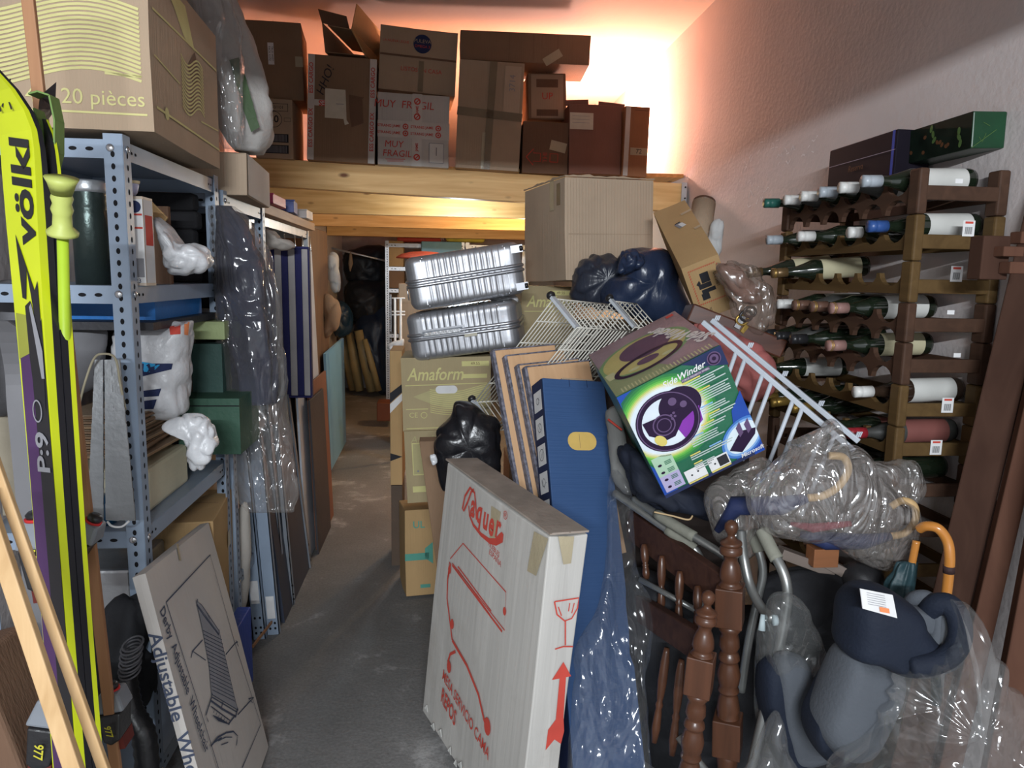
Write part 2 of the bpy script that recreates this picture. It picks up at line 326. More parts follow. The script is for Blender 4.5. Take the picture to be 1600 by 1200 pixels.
POSES = {
    'near_box': ((0.5814, 0.6414, 0.4248), (-1.0173, 2.2972, 1.9422), (-0.0028, 0.0031, 0.0365)),
    'white_carton': ((0.2816, 0.5343, 0.1591), (-0.8832, 3.1695, 1.8856), (-0.0039, 0.0044, 0.0734)),
    'A2': ((0.2243, 0.3506, 0.3529), (-1.0154, 4.9301, 2.2924), (-0.0058, 0.0091, -0.0052)),
    'A': ((0.3288, 0.4, 0.456), (-1.0227, 5.0074, 2.6478), (0.0049, -0.0228, 0.0877)),
    'B': ((0.4089, 0.4005, 0.6223), (-0.6224, 4.9309, 2.2791), (-0.0062, 0.0328, 0.0309)),
    'C': ((0.4752, 0.4, 0.3777), (-0.1685, 4.9934, 2.7197), (-0.0012, 0.0488, 0.0637)),
    'D': ((0.4366, 0.4005, 0.429), (-0.1884, 4.9289, 2.2696), (-0.0056, 0.0123, 0.0611)),
    'E': ((0.4012, 0.3003, 0.6428), (0.286, 4.8519, 2.2588), (-0.0073, 0.0405, -0.0601)),
    'F': ((0.8097, 0.4, 0.1803), (0.517, 4.954, 2.9142), (-0.001, 0.0115, -0.0474)),
    'G': ((0.2492, 0.3, 0.2864), (0.6691, 5.0339, 2.6084), (-0.0048, -0.0299, 0.0286)),
    'H': ((0.29, 0.3504, 0.316), (0.6442, 4.9144, 2.2515), (-0.0042, 0.0134, -0.0041)),
    'I': ((0.345, 0.4011, 0.4291), (0.9527, 4.9329, 2.2512), (-0.0098, -0.0077, 0.0396)),
    'J': ((0.167, 0.4015, 0.4327), (1.209, 4.914, 2.2442), (-0.0089, 0.0193, 0.0216)),
    'big': ((0.4773, 0.541, 0.4841), (0.7469, 3.8038, 1.5875), (-0.0219, -0.0251, 0.2508)),
    'ama3': ((0.2873, 0.35, 0.345), (0.5587, 4.0688, 1.2143), (-0.0007, 0.0055, 0.0092)),
    'case1': ((0.5368, 0.42, 0.242), (0.1266, 3.6181, 1.4869), (0.0115, -0.1729, 0.0243)),
    'case2': ((0.525, 0.42, 0.2252), (0.1498, 3.6436, 1.2411), (0.0291, -0.1571, -0.1746)),
    'ama_up': ((0.4312, 0.36, 0.3592), (0.034, 3.6803, 0.8634), (0.0026, -0.029, -0.0155)),
    'ama_low': ((0.42, 0.36, 0.3588), (0.0477, 3.6694, 0.514), (0.0003, -0.0467, 0.0009)),
    'floor_box': ((0.3999, 0.2912, 0.4371), (0.0016, 3.6906, -0.0049), (-0.1161, 0.0031, 0.1557)),
    'raquel': ((0.1221, 0.7467, 0.9421), (0.1243, 2.1666, 0.0168), (0.0342, 0.076, 0.3654)),
    'blue': ((0.251, 0.0997, 1.319), (0.5157, 2.0785, 0.0317), (-0.4454, 0.0751, 0.2426)),
    'board0': ((0.2585, 0.03, 1.4059), (0.5569, 2.4086, 0.0114), (-0.3525, -0.0626, 0.3303)),
    'board1': ((0.2456, 0.03, 1.3936), (0.6054, 2.3704, 0.0117), (-0.3549, -0.0674, 0.3319)),
    'board2': ((0.2535, 0.03, 1.3605), (0.6423, 2.3428, 0.0119), (-0.3531, -0.0638, 0.3307)),
    'board3': ((0.2658, 0.03, 1.3522), (0.6607, 2.3189, 0.0123), (-0.35, -0.0577, 0.3286)),
    'wheelgame': ((0.3165, 0.4166, 0.3559), (0.7892, 2.2047, 1.0848), (0.2002, -0.4972, -0.0977)),
    'uncarton': ((0.1541, 0.5995, 0.2599), (1.1307, 3.1686, 1.5955), (0.4924, -0.4081, -0.2748)),
    'green': ((0.1028, 0.3909, 0.1025), (1.5547, 2.2344, 1.9894), (0.0013, -0.0249, -0.0171)),
    'black': ((0.12, 0.4212, 0.0836), (1.5157, 2.5614, 1.9944), (0.0004, -0.0316, 0.0006)),
    'derby': ((0.6425, 0.035, 0.7976), (-0.5745, 2.0495, 0.0439), (-0.2368, 0.128, 1.6344)),
    'brownbox': ((0.2996, 0.3857, 0.4409), (-0.9431, 2.6589, 0.332), (0.0121, 0.0211, 0.1135)),
    'basket': ((0.3642, 0.1546, 0.5757), (0.3049, 3.0697, 1.0256), (0.7097, 0.0742, 0.7569)),
}
# ================================================================== the garage itself
WXR, WXL, CEIL, BACK = 1.60, -1.38, 3.24, 10.6
PLAST = mat('painted plaster', (.58, .53, .52), .85, var=.05, vs=2.5, bump=.25, bs=45, spec=.2)
PLASTC = mat('ceiling plaster', (.62, .58, .56), .9, var=.04, vs=1.5, bump=.1, bs=30, spec=.1)
def floor_mat():
    m, nt, b = _base('concrete floor'); N = nt.nodes.new; L = nt.links.new
    tc = N('ShaderNodeTexCoord')
    def noi(s, d, r=.6):
        n = N('ShaderNodeTexNoise'); n.inputs['Scale'].default_value = s; n.inputs['Detail'].default_value = d; n.inputs['Roughness'].default_value = r; L(tc.outputs['Object'], n.inputs[0]); return n
    def ramp(n, a, b_, ca, cb):
        r = N('ShaderNodeValToRGB'); r.color_ramp.elements[0].position = a; r.color_ramp.elements[1].position = b_
        r.color_ramp.elements[0].color = (*ca, 1); r.color_ramp.elements[1].color = (*cb, 1); L(n.outputs['Fac'], r.inputs[0]); return r
    a = ramp(noi(1.3, 6), .35, .7, (.15, .15, .148), (.25, .245, .24))
    s = ramp(noi(2.6, 9, .65), .56, .66, (0, 0, 0), (.75, .75, .75))
    mx = N('ShaderNodeMix'); mx.data_type = 'RGBA'; L(s.outputs[0], mx.inputs[0]); L(a.outputs[0], mx.inputs[6]); mx.inputs[7].default_value = (.46, .455, .45, 1)
    g = ramp(noi(90, 3), .3, .7, (.8, .8, .8), (1.15, 1.15, 1.15))
    m2 = N('ShaderNodeMix'); m2.data_type = 'RGBA'; m2.blend_type = 'MULTIPLY'; m2.inputs[0].default_value = 1; L(mx.outputs[2], m2.inputs[6]); L(g.outputs[0], m2.inputs[7])
    L(m2.outputs[2], b.inputs['Base Color']); b.inputs['Roughness'].default_value = .75
    bp = N('ShaderNodeBump'); bp.inputs['Strength'].default_value = .3; bp.inputs['Distance'].default_value = .01; L(noi(40, 5).outputs['Fac'], bp.inputs['Height']); L(bp.outputs[0], b.inputs['Normal'])
    return m
FLOORM = floor_mat()
Y0 = -.7
struct(MB().box(((WXL+WXR)/2, (Y0+BACK)/2, -.05), (WXR-WXL+.3, BACK-Y0, .1), FLOORM), 'floor')
struct(MB().box(((WXL+WXR)/2, (Y0+BACK)/2, CEIL+.05), (WXR-WXL+.3, BACK-Y0, .1), PLASTC), 'ceiling')
struct(MB().box((WXL-.075, (Y0+BACK)/2, CEIL/2), (.15, BACK-Y0, CEIL), PLAST), 'wall_left')
rw = MB().box((WXR+.075, (Y0+BACK)/2, CEIL/2), (.15, BACK-Y0, CEIL), PLAST)
SCR = flat('plaster scrape', (.74, .72, .72), .9)
Mw = Matrix((Vector((0, -1, 0)), Vector((0, 0, 1)), Vector((-1, 0, 0)))).transposed().to_4x4(); Mw.translation = Vector((WXR, 0, 0))
random.seed(4)
for px, py, sc in ((1178, 235, 2), (1205, 225, 1.5), (1240, 240, 2), (1270, 228, 1.5), (1178, 308, 2.2), (1188, 300, 1.5), (1216, 250, 1.5), (1160, 262, 1.2), (1145, 320, 1), (1172, 285, 1)):
    p = onX(px, py, WXR); u = -p.y; v = p.z
    for k in range(4):
        a, b2 = u+random.uniform(-.04, .04)*sc, v+random.uniform(-.02, .02)*sc; q = random.uniform(.006, .02)*sc
        rw.line([(a, b2), (a+q*random.uniform(.3, 1), b2+q*random.uniform(-1, 1)), (a+q*1.4, b2+q*random.uniform(-.4, 1))], .0035*sc, Mw, SCR, .001)
o = rw.build('wall_right'); o['kind'] = 'structure'
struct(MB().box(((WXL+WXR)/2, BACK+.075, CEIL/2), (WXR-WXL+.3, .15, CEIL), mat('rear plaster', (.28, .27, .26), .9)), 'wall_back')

# up-and-over garage door, parked flat under the ceiling behind and above the camera
gd = MB().box(((WXL+WXR)/2, .12, 2.60), (WXR-WXL-.04, 1.5, .04), mat('garage door panel', (.45, .46, .47), .5))
struct(MB().box(((WXL+WXR)/2, -.72, 2.847), (WXR-WXL+.3, .08, 1.0), PLAST), 'wall_front')
o = gd.build('door_1'); o['kind'] = 'structure'
# ---- the loft: one front beam, joists and a plank deck
bl, br_ = onY(418, 251, 4.8), onY(1068, 288, 4.8)
mb = MB(); bz = 2.13
pts = [(WXL+.02, 2.31), (1.565, 2.225), (1.565, 2.045), (WXL+.02, 2.145)]
Mf = Matrix.Translation((0, 4.8, 0)) @ Matrix.Rotation(PI/2, 4, 'X')
mb.prism(pts, Mf, .09, PINE)
tag(mb.build('loft_beam', bevel=.004), 'long knotty pine front beam carrying the loft and its row of boxes', 'beam')
for i, (y, dz, lab) in enumerate(((6.2, .0, 'pine joist right behind the front loft beam'), (7.6, -.01, 'middle pine joist under the loft, glowing orange'), (9.2, -.02, 'farthest pale yellow joist under the loft above the metal shelves'))):
    o = MB().box(((WXL+WXR)/2, y, 2.18+dz), (WXR-WXL-.02, .09, .19), PINE).build('loft_joist', bevel=.004)
    tag(o, lab, 'beam', 'pine joists under the loft')
mb = MB().box(((WXL+WXR)/2, 7.3, 2.288), (WXR-WXL-.01, 4.8, .022), PINEY)
tag(mb.build('loft_deck'), 'pine plank deck of the loft lying on its joists', 'platform')
br = MB().box((1.578, 4.83, 2.13), (.012, .09, .20), GALV)
br.box((1.566, 4.785, 2.13), (.035, .006, .20), GALV)
for z in (2.06, 2.13, 2.2): br.add([], [], GALV); br.tube([(1.572, 4.783, z), (1.572, 4.776, z)], .006, BLACKP, 8)
tag(br.build('joist_bracket'), 'galvanised bracket holding the right end of the loft beam to the wall', 'bracket')

# ================================================================== cartons
def carton(key, label, K, deco=None, name='cardboard_box', group=None, cat='cardboard box', tape=None, bev=.004, lid=True, d=None, M=None, seam='t', after=None, jitter=.004):
    if key: d, M = pose(key)
    mb = MB(); w_, dp, h = d
    rnd = random.Random(hash(label) % 1000 if False else sum(map(ord, label)))
    # slightly bulged, slightly crushed box
    nx = 6; vs = []
    bm = bmesh.new(); bmesh.ops.create_cube(bm, size=1)
    bmesh.ops.subdivide_edges(bm, edges=bm.edges[:], cuts=1, use_grid_fill=True)
    idx = {v: i for i, v in enumerate(bm.verts)}
    for v in bm.verts:
        c = v.co.copy(); q = Vector((c.x*w_, c.y*dp, (c.z+.5)*h))
        ncor = sum(1 for a in c if abs(abs(a)-.5) < 1e-4)
        if ncor == 1 and False: q += Vector((c.x, c.y, c.z))*.01
        if ncor >= 2: q += Vector([rnd.uniform(-jitter, 0)*(1 if a > 0 else -1) if abs(a) > .4 else 0 for a in c])
        vs.append(q)
    fs = [[idx[v] for v in f.verts] for f in bm.faces]; bm.free()
    mb.add(vs, fs, K)
    e = .0045
    if lid:
        T = face('t', d); mb.line([(-w_/2+.01, 0), (w_/2-.01, 0)] if w_ > dp else [(0, -dp/2+.01), (0, dp/2-.01)], .003, T, P_BLK, e)
    if deco: deco(mb, d)
    o = mb.build(name, bevel=bev, recenter=False); place(o, M)
    if tape:
        for (f, x0, y0, x1, y1, wd, tm) in tape:
            tb = MB(); tb.line([(x0, y0), (x1, y1)], wd, face(f, d), tm, .0022); t = tb.build('packing_tape', parent=o, recenter=False); 
    if after: after(o, d)
    tag(o, label, cat, group); return o
def label_part(o, f, d, x, y, w_, h, m, name='paper_label', rot=0, deco=None, lab=None, e=.0028):
    mb = MB(); F_ = face(f, d) @ Matrix.Translation((x, y, 0)) @ Matrix.Rotation(rot, 4, 'Z'); mb.rect(0, 0, w_, h, F_, m, e)
    if deco: deco(mb, F_, e+.0006)
    q = mb.build(name, parent=o, recenter=False)
    if lab: q['label'] = lab
    return q
def waves(mb, F_, x0, x1, y0, n, dy, amp, m, wd=.0045, ph=0, e=.0012, cyc=1.0):
    for k in range(n):
        mb.line([(x0+(x1-x0)*t/24, y0-k*dy+amp*math.sin(ph+t/24*2*PI*cyc)) for t in range(25)], wd, F_, m, e)

# near carton on top of the left shelves
def deco_near(mb, d):
    F_ = face('n', d); w_, dp, h = d
    waves(mb, F_, -w_/2+.005, w_/2-.025, .075, 17, .0105, .028, P_YEL, .0065, ph=2.75, cyc=1.05)
    mb.line([(-w_/2, .145), (0, .145), (w_/2-.03, .135)], .006, F_, P_YEL); mb.line([(w_/2-.11, -.075), (w_/2-.025, -.08)], .006, F_, P_YEL)
    mb.text('4 x 20 pi\u00e8ces', w_/2-.018, -.135, .052, F_, P_YEL, align='RIGHT')
    mb.line([(-w_/2, -.168), (w_/2-.015, -.17)], .005, F_, P_YEL)
    # hand hole
    mb.prism([], F_, 0, P_YEL) if False else None
    x0 = w_/2-.225
    P = [(x0-.055, .112), (x0-.05, .135), (x0+.045, .135), (x0+.062, .118), (x0+.062, .10), (x0-.055, .10)]
    mb.poly(P, F_, HOLE, .0014); mb.poly([(x0-.053, .102), (x0+.06, .102), (x0+.06, .108), (x0-.01, .110), (x0-.053, .122)], F_, P_WHITE, .0018)
    G = face('r', d)
    mb.line([(-dp/2+.02, .09), (dp/2-.02, .10)], .006, G, P_YEL); mb.line([(-dp/2+.02, -.145), (dp/2-.01, -.15)], .006, G, P_YEL)
    mb.line([(-dp/2+.02, -.02), (-.1, -.04)], .004, G, P_YEL); mb.line([(.10, -.1), (dp/2-.02, -.09)], .004, G, P_YEL)
    waves(mb, G, -.08, .14, .05, 14, .0105, .02, P_YEL, .005, ph=3.4, cyc=.9)
    mb.disc(-.22, -.145, .016, G, P_YEL)
    mb.poly([(-.2, .19), (-.02, .19), (.06, .09), (-.04, .1), (-.12, .15)], G, P_YEL); mb.poly([(-.02, .03), (.06, .09), (.1, .02), (.03, -.01)], G, K_DARK, .0009)
carton('near_box', 'large carton printed with yellow wave lines on top of the near left shelf', K_TAN, deco_near)
carton('white_carton', 'long plain pale carton on the shelf top behind the wave-print carton', K_LIGHT,
       lambda mb, d: (mb.rect(0, 0, d[1]-.01, d[2]-.01, face('r', d), K_WHITE)))

# ---- row on the loft
def deco_A2(mb, d):
    F_ = face('n', d)
    mb.rect(0, .125, .17, .045, F_, P_BLK); mb.rect(0, .125, .165, .04, F_, K_TAN, .001); mb.text('28M50/101', 0, .125, .026, F_, P_BLK)
    mb.disc(.0, .055, .048, F_, P_BLK); mb.disc(0, .055, .045, F_, K_TAN, .0012); mb.text('50', 0, .055, .058, F_, P_BLK, bold=.02, e=.0016)
    for x in (-.08, .08): mb.rect(x, .055, .04, .022, F_, P_BLK); mb.rect(x, .055, .036, .018, F_, K_TAN, .0012)
    for y in (-.055, -.12):
        mb.rect(0, y, .17, .05, F_, P_BLK)
        for k in range(22): mb.rect(-.075+k*.007, y, .003, .04, F_, P_GREY, .0012)
carton('A2', 'carton marked 50 with barcodes, leftmost on the loft beam under a plain box', K_TAN, deco_A2)
def after_A(o, d):
    label_part(o, 'n', d, -.02, .04, .035, .125, P_WHITE, deco=lambda mb, F_, e: [mb.text(s, x, 0, .016, F_, P_BLK, rot=-PI/2, e=e) for s, x in (('TRUE WEST', .008), ('PACK 12 PZ', -.008))])
carton('A', 'plain brown box with small white label, leftmost of the loft top layer', K_BROWN,
       tape=[('n', -.165, .02, -.11, .02, .045, TAPEC), ('n', .12, 0, .165, 0, .06, TAPEC)], after=after_A)
def deco_B(mb, d):
    F_ = face('n', d); w_, _, h = d
    for sx, x in ((1, -w_/2+.022), (-1, w_/2-.022)):
        mb.rect(x, 0, .04, h-.01, F_, TAPEW)
        mb.text('ESS CARGO EX', x, -.12, .034, F_, P_RED, rot=PI/2, e=.0016, bold=.02); mb.text('ESS CARGO', x, .17, .034, F_, P_RED, rot=PI/2, e=.0016, bold=.02)
    mb.rect(-.13, .03, .12, .035, F_, TAPEW, .0012); mb.text('UES', -.1, .03, .045, F_, P_RED, rot=PI, e=.002, bold=.03)
    mb.text('HHO!', -.10, .16, .07, F_, P_BLK, rot=1.2, shear=.2)
    mb.poly([(.04, .09), (.13, .08), (.12, .07), (.13, -.07), (.06, -.10), (.05, -.04)], F_, K_DARK, .001)
def after_B(o, d): label_part(o, 'n', d, -.04, .03, .12, .17, P_CREAM, deco=lambda mb, F_, e: (mb.rect(.03, .0, .05, .004, F_, P_GREY, e), mb.poly([(.05, .08), (.06, .085), (.07, -.09), (.085, -.11), (.06, -.12), (.05, -.08)], F_, P_CREAM, e)))
carton('B', 'tall box sealed with lettered tape and a torn white label, second on the loft', K_BROWN, deco_B, after=after_B)
def deco_C(mb, d):
    F_ = face('n', d)
    mb.rect(0, .02, d[0]-.01, .012, F_, K_DARK); mb.disc(.02, .10, .055, F_, P_NAVY); mb.text('PULEVA', .02, .115, .03, F_, K_TAN, e=.002); mb.text('OMEGA 3', .02, .085, .022, F_, P_RED, e=.002)
    mb.text('LA NUEVA LECHE', -.14, .10, .02, F_, P_RED); mb.text('LISTOS EN CASA', .02, -.055, .034, F_, P_RED)
carton('C', 'open-topped food carton with a round blue emblem, on the tape-striped white box', K_TAN, deco_C, tape=[('n', .02, -.18, .02, .0, .03, TAPE)])
def deco_D(mb, d):
    F_ = face('n', d); w_, _, h = d
    mb.text('MUY  FRAGIL', -.06, .145, .062, F_, P_RED, shear=.1); mb.text('MUY', -.12, -.09, .055, F_, P_RED, shear=.1); mb.text('FRAGIL', -.1, -.145, .055, F_, P_RED, shear=.1)
    mb.line([(-.17, -.18), (-.05, -.176)], .004, F_, P_RED); mb.line([(-.16, -.192), (-.06, -.187)], .004, F_, P_RED)
    mb.rect(.14, -.13, .09, .12, F_, P_GREY); mb.rect(.14, -.13, .084, .114, F_, K_WHITE, .0012); mb.rect(.14, -.12, .004, .05, F_, P_BLK, .0016)
def after_D(o, d):
    w_, _, h = d
    def dd(mb, F_, e):
        for y in (.018, -.022):
            for x in (-.15, .05): mb.text('STRANG JAME', x, y, .022, F_, P_RED, e=e, bold=.02)
            for x in (-.05, .15): mb.ring(x, y, .014, .007, F_, P_RED, e); mb.disc(x, y, .006, F_, P_RED, e)
    label_part(o, 'n', d, 0, .0, w_, .10, TAPEW, 'printed_tape', deco=dd)
    def d2(mb, F_, e):
        for y in (.17, .08, -.16): mb.ring(0, y, .016, .008, F_, P_RED, e); mb.line([(-.01, y-.01), (.01, y+.01)], .006, F_, P_RED, e)
        for y in (.12, -.1): mb.text('JAME', 0, y, .022, F_, P_RED, e=e, rot=PI/2, bold=.03)
    label_part(o, 'n', d, .02, 0, .06, h, TAPEW, 'printed_tape', deco=d2, e=.002)
carton('D', 'whitish box handwritten MUY FRAGIL in red with crossed red-printed tape', K_DWHITE, deco_D, after=after_D)
carton('E', 'tall tan box with crossed brown tape overhanging the middle of the loft beam', K_TAN,
       lambda mb, d: (mb.rect(.13, .16, .10, .28, face('n', d), K_LIGHT), mb.text('3714', .13, .2, .05, face('n', d), P_GREY, rot=PI/2), mb.rect(0, -.31, d[0]-.02, .018, face('n', d), K_LIGHT)),
       tape=[('n', -.005, -.32, .01, .32, .045, TAPE), ('n', -.2, .02, .2, .0, .05, TAPE), ('n', -.03, -.32, -.03, -.1, .02, TAPEC)])
carton('F', 'long flat box laid across the tops of the two boxes nearest the lamp glow', K_BROWN,
       lambda mb, d: [mb.line([(x, -.08), (x, .08)], .002, face('n', d), K_DARK) for x in (-.1, .05, .2)], tape=[('n', .12, -.085, .22, -.02, .05, TAPEC)])
def deco_G(mb, d):
    F_ = face('n', d); mb.rect(0, 0, d[0]-.04, d[2]-.02, F_, K_TAN); mb.rect(.0, .08, .14, .05, F_, K_DARK, .0014); mb.rect(0, -.10, .14, .04, F_, K_DARK, .0014); mb.text('UP', 0, 0, .06, F_, P_RED, e=.002)
carton('G', 'small box with two dark printed bars, under the long flat loft box', K_BROWN, deco_G)
def deco_H(mb, d):
    F_ = face('n', d)
    mb.line([(-.12, -.06), (-.075, -.11), (-.075, -.085), (-.03, -.085), (-.03, -.035), (-.075, -.035), (-.075, -.01), (-.12, -.06)], .005, F_, P_RED)
    mb.line([(.03, -.085), (.08, -.085), (.08, -.035), (.03, -.035), (.03, -.085)], .005, F_, P_RED); mb.text('THI', 0, -.06, .04, F_, P_RED, rot=PI/2)
carton('H', 'dark box with a red outlined arrow and square, beside the crossed-tape box', K_DARK, deco_H, tape=[('n', .03, .02, .13, .0, .06, TAPEC)])
def after_I(o, d): label_part(o, 'n', d, -.09, .11, .15, .10, P_CREAM, rot=.0, deco=lambda mb, F_, e: [mb.line([(-.06, y), (.05, y)], .002, F_, P_GREY, e) for y in (.03, .01, -.01)])
carton('I', 'reddish box with a torn pale label and raised top flaps by the lamp glow', K_RED, None, after=after_I,
       tape=None, jitter=.008)
fl = MB(); d, M = pose('I'); w_, dp, h = d
fl.box((-.09, -dp/2+.03, h+.018), (.15, .004, .035), K_RED, Matrix.Rotation(-.06, 4, 'Y')); fl.box((.08, -dp/2+.04, h+.014), (.17, .004, .03), K_RED, Matrix.Rotation(.07, 4, 'Y'))
o2 = fl.build('box_flap', recenter=False, parent=[o for o in bpy.data.objects if o.get('label', '').startswith('reddish box')][0])
def deco_J(mb, d):
    F_ = face('n', d); mb.rect(-.06, 0, .03, d[2]-.01, F_, TAPEW); mb.rect(0.02, -.06, .11, .045, F_, TAPEC, .0015); mb.text('72', .02, -.06, .04, F_, P_BLK, e=.002)
    mb.line([(-.02, .19), (.07, .19)], .002, F_, P_BLK)
carton('J', 'narrow orange-lit box, rightmost on the loft beside the wall', card('cardboard lamp orange', (.34, .16, .08)), deco_J)  # warm bounce from the loft lamp is put into this card's orange
# open trough-shaped carton lying on top of box B
p0 = onY(560, 50, 5.0)
tr = MB(); P3 = [onY(507, 30, 4.75), onY(515, 85, 4.78), onY(585, 88, 4.80), onY(548, 48, 4.77)]
def wallq(a, b, off, th=.006):
    c, d_ = a+off, b+off; nrm = (b-a).cross(off).normalized()*th
    return [a, b, d_, c, a+nrm, b+nrm, d_+nrm, c+nrm], [(0, 1, 2, 3), (7, 6, 5, 4), (0, 4, 5, 1), (1, 5, 6, 2), (2, 6, 7, 3), (3, 7, 4, 0)]
off = Vector((.22, .62, -.10))
a, b, c_, d_ = onY(503, 36, 4.80), onY(508, 82, 4.80), onY(572, 88, 4.80), onY(550, 46, 4.80)
for q, r in ((a, b), (b, c_), (c_, d_)):
    vs, fs = wallq(q, r, off); tr.add(vs, fs, K_ORANGE if (q is c_) else K_BROWN)
f1, f2 = onY(497, 15, 4.72), onY(558, 6, 4.78)
vs, fs = wallq(a, f1, Vector((.16, .04, -.02))); tr.add(vs, fs, K_DARK)
vs, fs = wallq(d_, f2, off); tr.add(vs, fs, K_ORANGE)
vs, fs = wallq(onY(512, 40, 4.82), onY(549, 47, 4.80), off*.5); tr.add(vs, fs, K_INSIDE)
tag(tr.build('cardboard_tray'), 'long open cardboard tray lying on its side, highest thing on the loft', 'cardboard tray')

# ================================================================== slotted steel shelving
def angle_post(mb, x, y, z0, z1, sx, sy, a=.045, m=STEEL, holes=True, pitch=.03):
    """L-section post, corner at (x,y), legs running towards sx / sy"""
    t = .003
    mb.box((x+sx*a/2, y, (z0+z1)/2), (a, t, z1-z0), m); mb.box((x, y+sy*a/2, (z0+z1)/2), (t, a, z1-z0), m)
    if holes:
        n = int((z1-z0-.04)/pitch)
        Mn = Matrix.Translation((x+sx*a*.52, y-t/2, 0)) @ Matrix.Rotation(PI/2, 4, 'X')
        Mr = Matrix((Vector((0, 1, 0)), Vector((0, 0, 1)), Vector((1, 0, 0)))).transposed().to_4x4(); Mr.translation = Vector((x+t/2, y+sy*a*.52, 0))
        for k in range(n):
            z = z0+.03+k*pitch
            mb.disc(0, z, .0052, Mn, HOLE, .0006, .0078, 10); mb.disc(0, z, .0045, Mr, HOLE, .0006, .0078, 8)
def shelf_unit(label, x0, x1, y0, y1, z0, z1, levels, m=STEEL, name='steel_shelf', group=None, lip=.045, holes=True):
    r = thing(name, label, 'shelf', ((x0+x1)/2, (y0+y1)/2, z0), group)
    off = Matrix.Translation(-Vector(r.location))
    for i, (x, y, sx, sy) in enumerate(((x1, y0, -1, 1), (x0, y0, 1, 1), (x1, y1, -1, -1), (x0, y1, 1, -1))):
        mb = MB(); angle_post(mb, x, y, z0, z1, sx, sy, m=m, holes=holes)
        mb.build('post', parent=r, M=off)
    for z in levels:
        mb = MB(); xc, yc = (x0+x1)/2, (y0+y1)/2; w_, d = x1-x0-.012, y1-y0-.012
        mb.box((xc, yc, z), (w_, d, .003), m)
        for s in (-1, 1):
            mb.box((xc, yc+s*d/2, z-lip/2), (w_, .003, lip), m); mb.box((xc+s*w_/2, yc, z-lip/2), (.003, d, lip), m)
        Mn = Matrix.Translation((xc, yc-d/2-.0016, z-lip/2)) @ Matrix.Rotation(PI/2, 4, 'X')
        for s in (-1, 1):
            for q in (.075, .115): mb.disc(s*(w_/2-q), 0, .010, Mn, HOLE, .0006, .005, 12)
        Mr = Matrix((Vector((0, 1, 0)), Vector((0, 0, 1)), Vector((1, 0, 0)))).transposed().to_4x4(); Mr.translation = Vector((xc+w_/2+.0016, yc, z-lip/2))
        for s in (-1, 1):
            for q in (.06, .085): mb.disc(s*(d/2-q), 0, .006, Mr, HOLE, .0006, .004, 10)
        mb.build('shelf_panel', parent=r, M=off)
        bl = MB()
        bl.lathe([(.010, 0), (.010, .003), (.006, .005), (.001, .006)], CHROME, 12, Matrix.Translation((x1-.028, y0-.002, z-.02)) @ Matrix.Rotation(PI/2, 4, 'X'))
        bl.build('bolt', parent=r, M=off); bl = MB()
        bl.lathe([(.009, 0), (.009, .003), (.005, .005), (.001, .006)], CHROME, 12, Matrix.Translation((x1+.002, y0+.022, z-.02)) @ Matrix.Rotation(PI/2, 4, 'Y'))
        bl.build('bolt', parent=r, M=off)
    return r
SX = -.80
shelf_unit('blue-grey slotted shelf unit on the near left under the wave-print carton', -1.23, SX, 2.0, 2.80, 0, 1.94, (1.925, 1.56, .90, .20), group='slotted steel shelves along the left wall')
shelf_unit('dark slotted shelf unit behind the hanging wrapped garment', -1.23, SX, 2.86, 3.50, 0, 1.90, (1.885, 1.45, .95, .4), group='slotted steel shelves along the left wall')

# shelf contents: things on the 1.56 level (Y ~2.1)
zt = 1.5615; zm = .9015
p = onY(145, 400, 2.14)
mb = MB(); r_ = .045
mb.lathe([(0.001, 0), (r_, 0), (r_, .19), (r_*.96, .20), (r_*.96, .205), (r_, .212), (r_*.97, .222), (r_, .232), (r_*.97, .242), (r_, .252), (r_, .27), (r_*.9, .275), (.001, .272)], mat('dark green tin', (.05, .07, .065), .3, .6), 28)
mb.lathe([(r_*1.01, .245), (r_*1.03, .255), (r_*1.03, .272), (r_*.98, .277), (.001, .277)], GALV, 28)
tag(place(mb.build('metal_canister', recenter=False), Matrix.Translation((p.x, 2.14, zt))), 'tall dark metal canister with a ribbed silver top on the upper near shelf', 'canister')
# tetra carton
p = onY(207, 400, 2.10); pr = onY(229, 400, 2.10)
d = (.075, .07, .235); mb = MB().box((0, 0, d[2]/2), d, mat('cream carton', (.62, .52, .42), .5))
F_ = face('r', d); F2 = face('n', d)
mb.rect(.018, 0, .04, .22, F2, P_WHITE); mb.disc(.018, .09, .016, F2, P_NAVY, .0014)
for y in (.07, .035): mb.rect(.018, y, .036, .005, F2, P_RED, .0014)
mb.rect(.018, -.07, .034, .05, F2, P_GREY, .0014); mb.text('23', .018, -.105, .016, F2, P_NAVY, e=.0016); mb.rect(0, 0, .06, .22, F_, P_WHITE); mb.rect(0, .03, .05, .08, F_, P_RED, .0014)
mb.disc(-.018, .06, .014, F2, flat('orange print', (.75, .25, .1)), .0014, .04)
tag(place(mb.build('drink_carton', recenter=False), Matrix.Translation((pr.x-.036, 2.12, zt))), 'tall narrow printed drink carton just right of the near shelf post', 'carton')
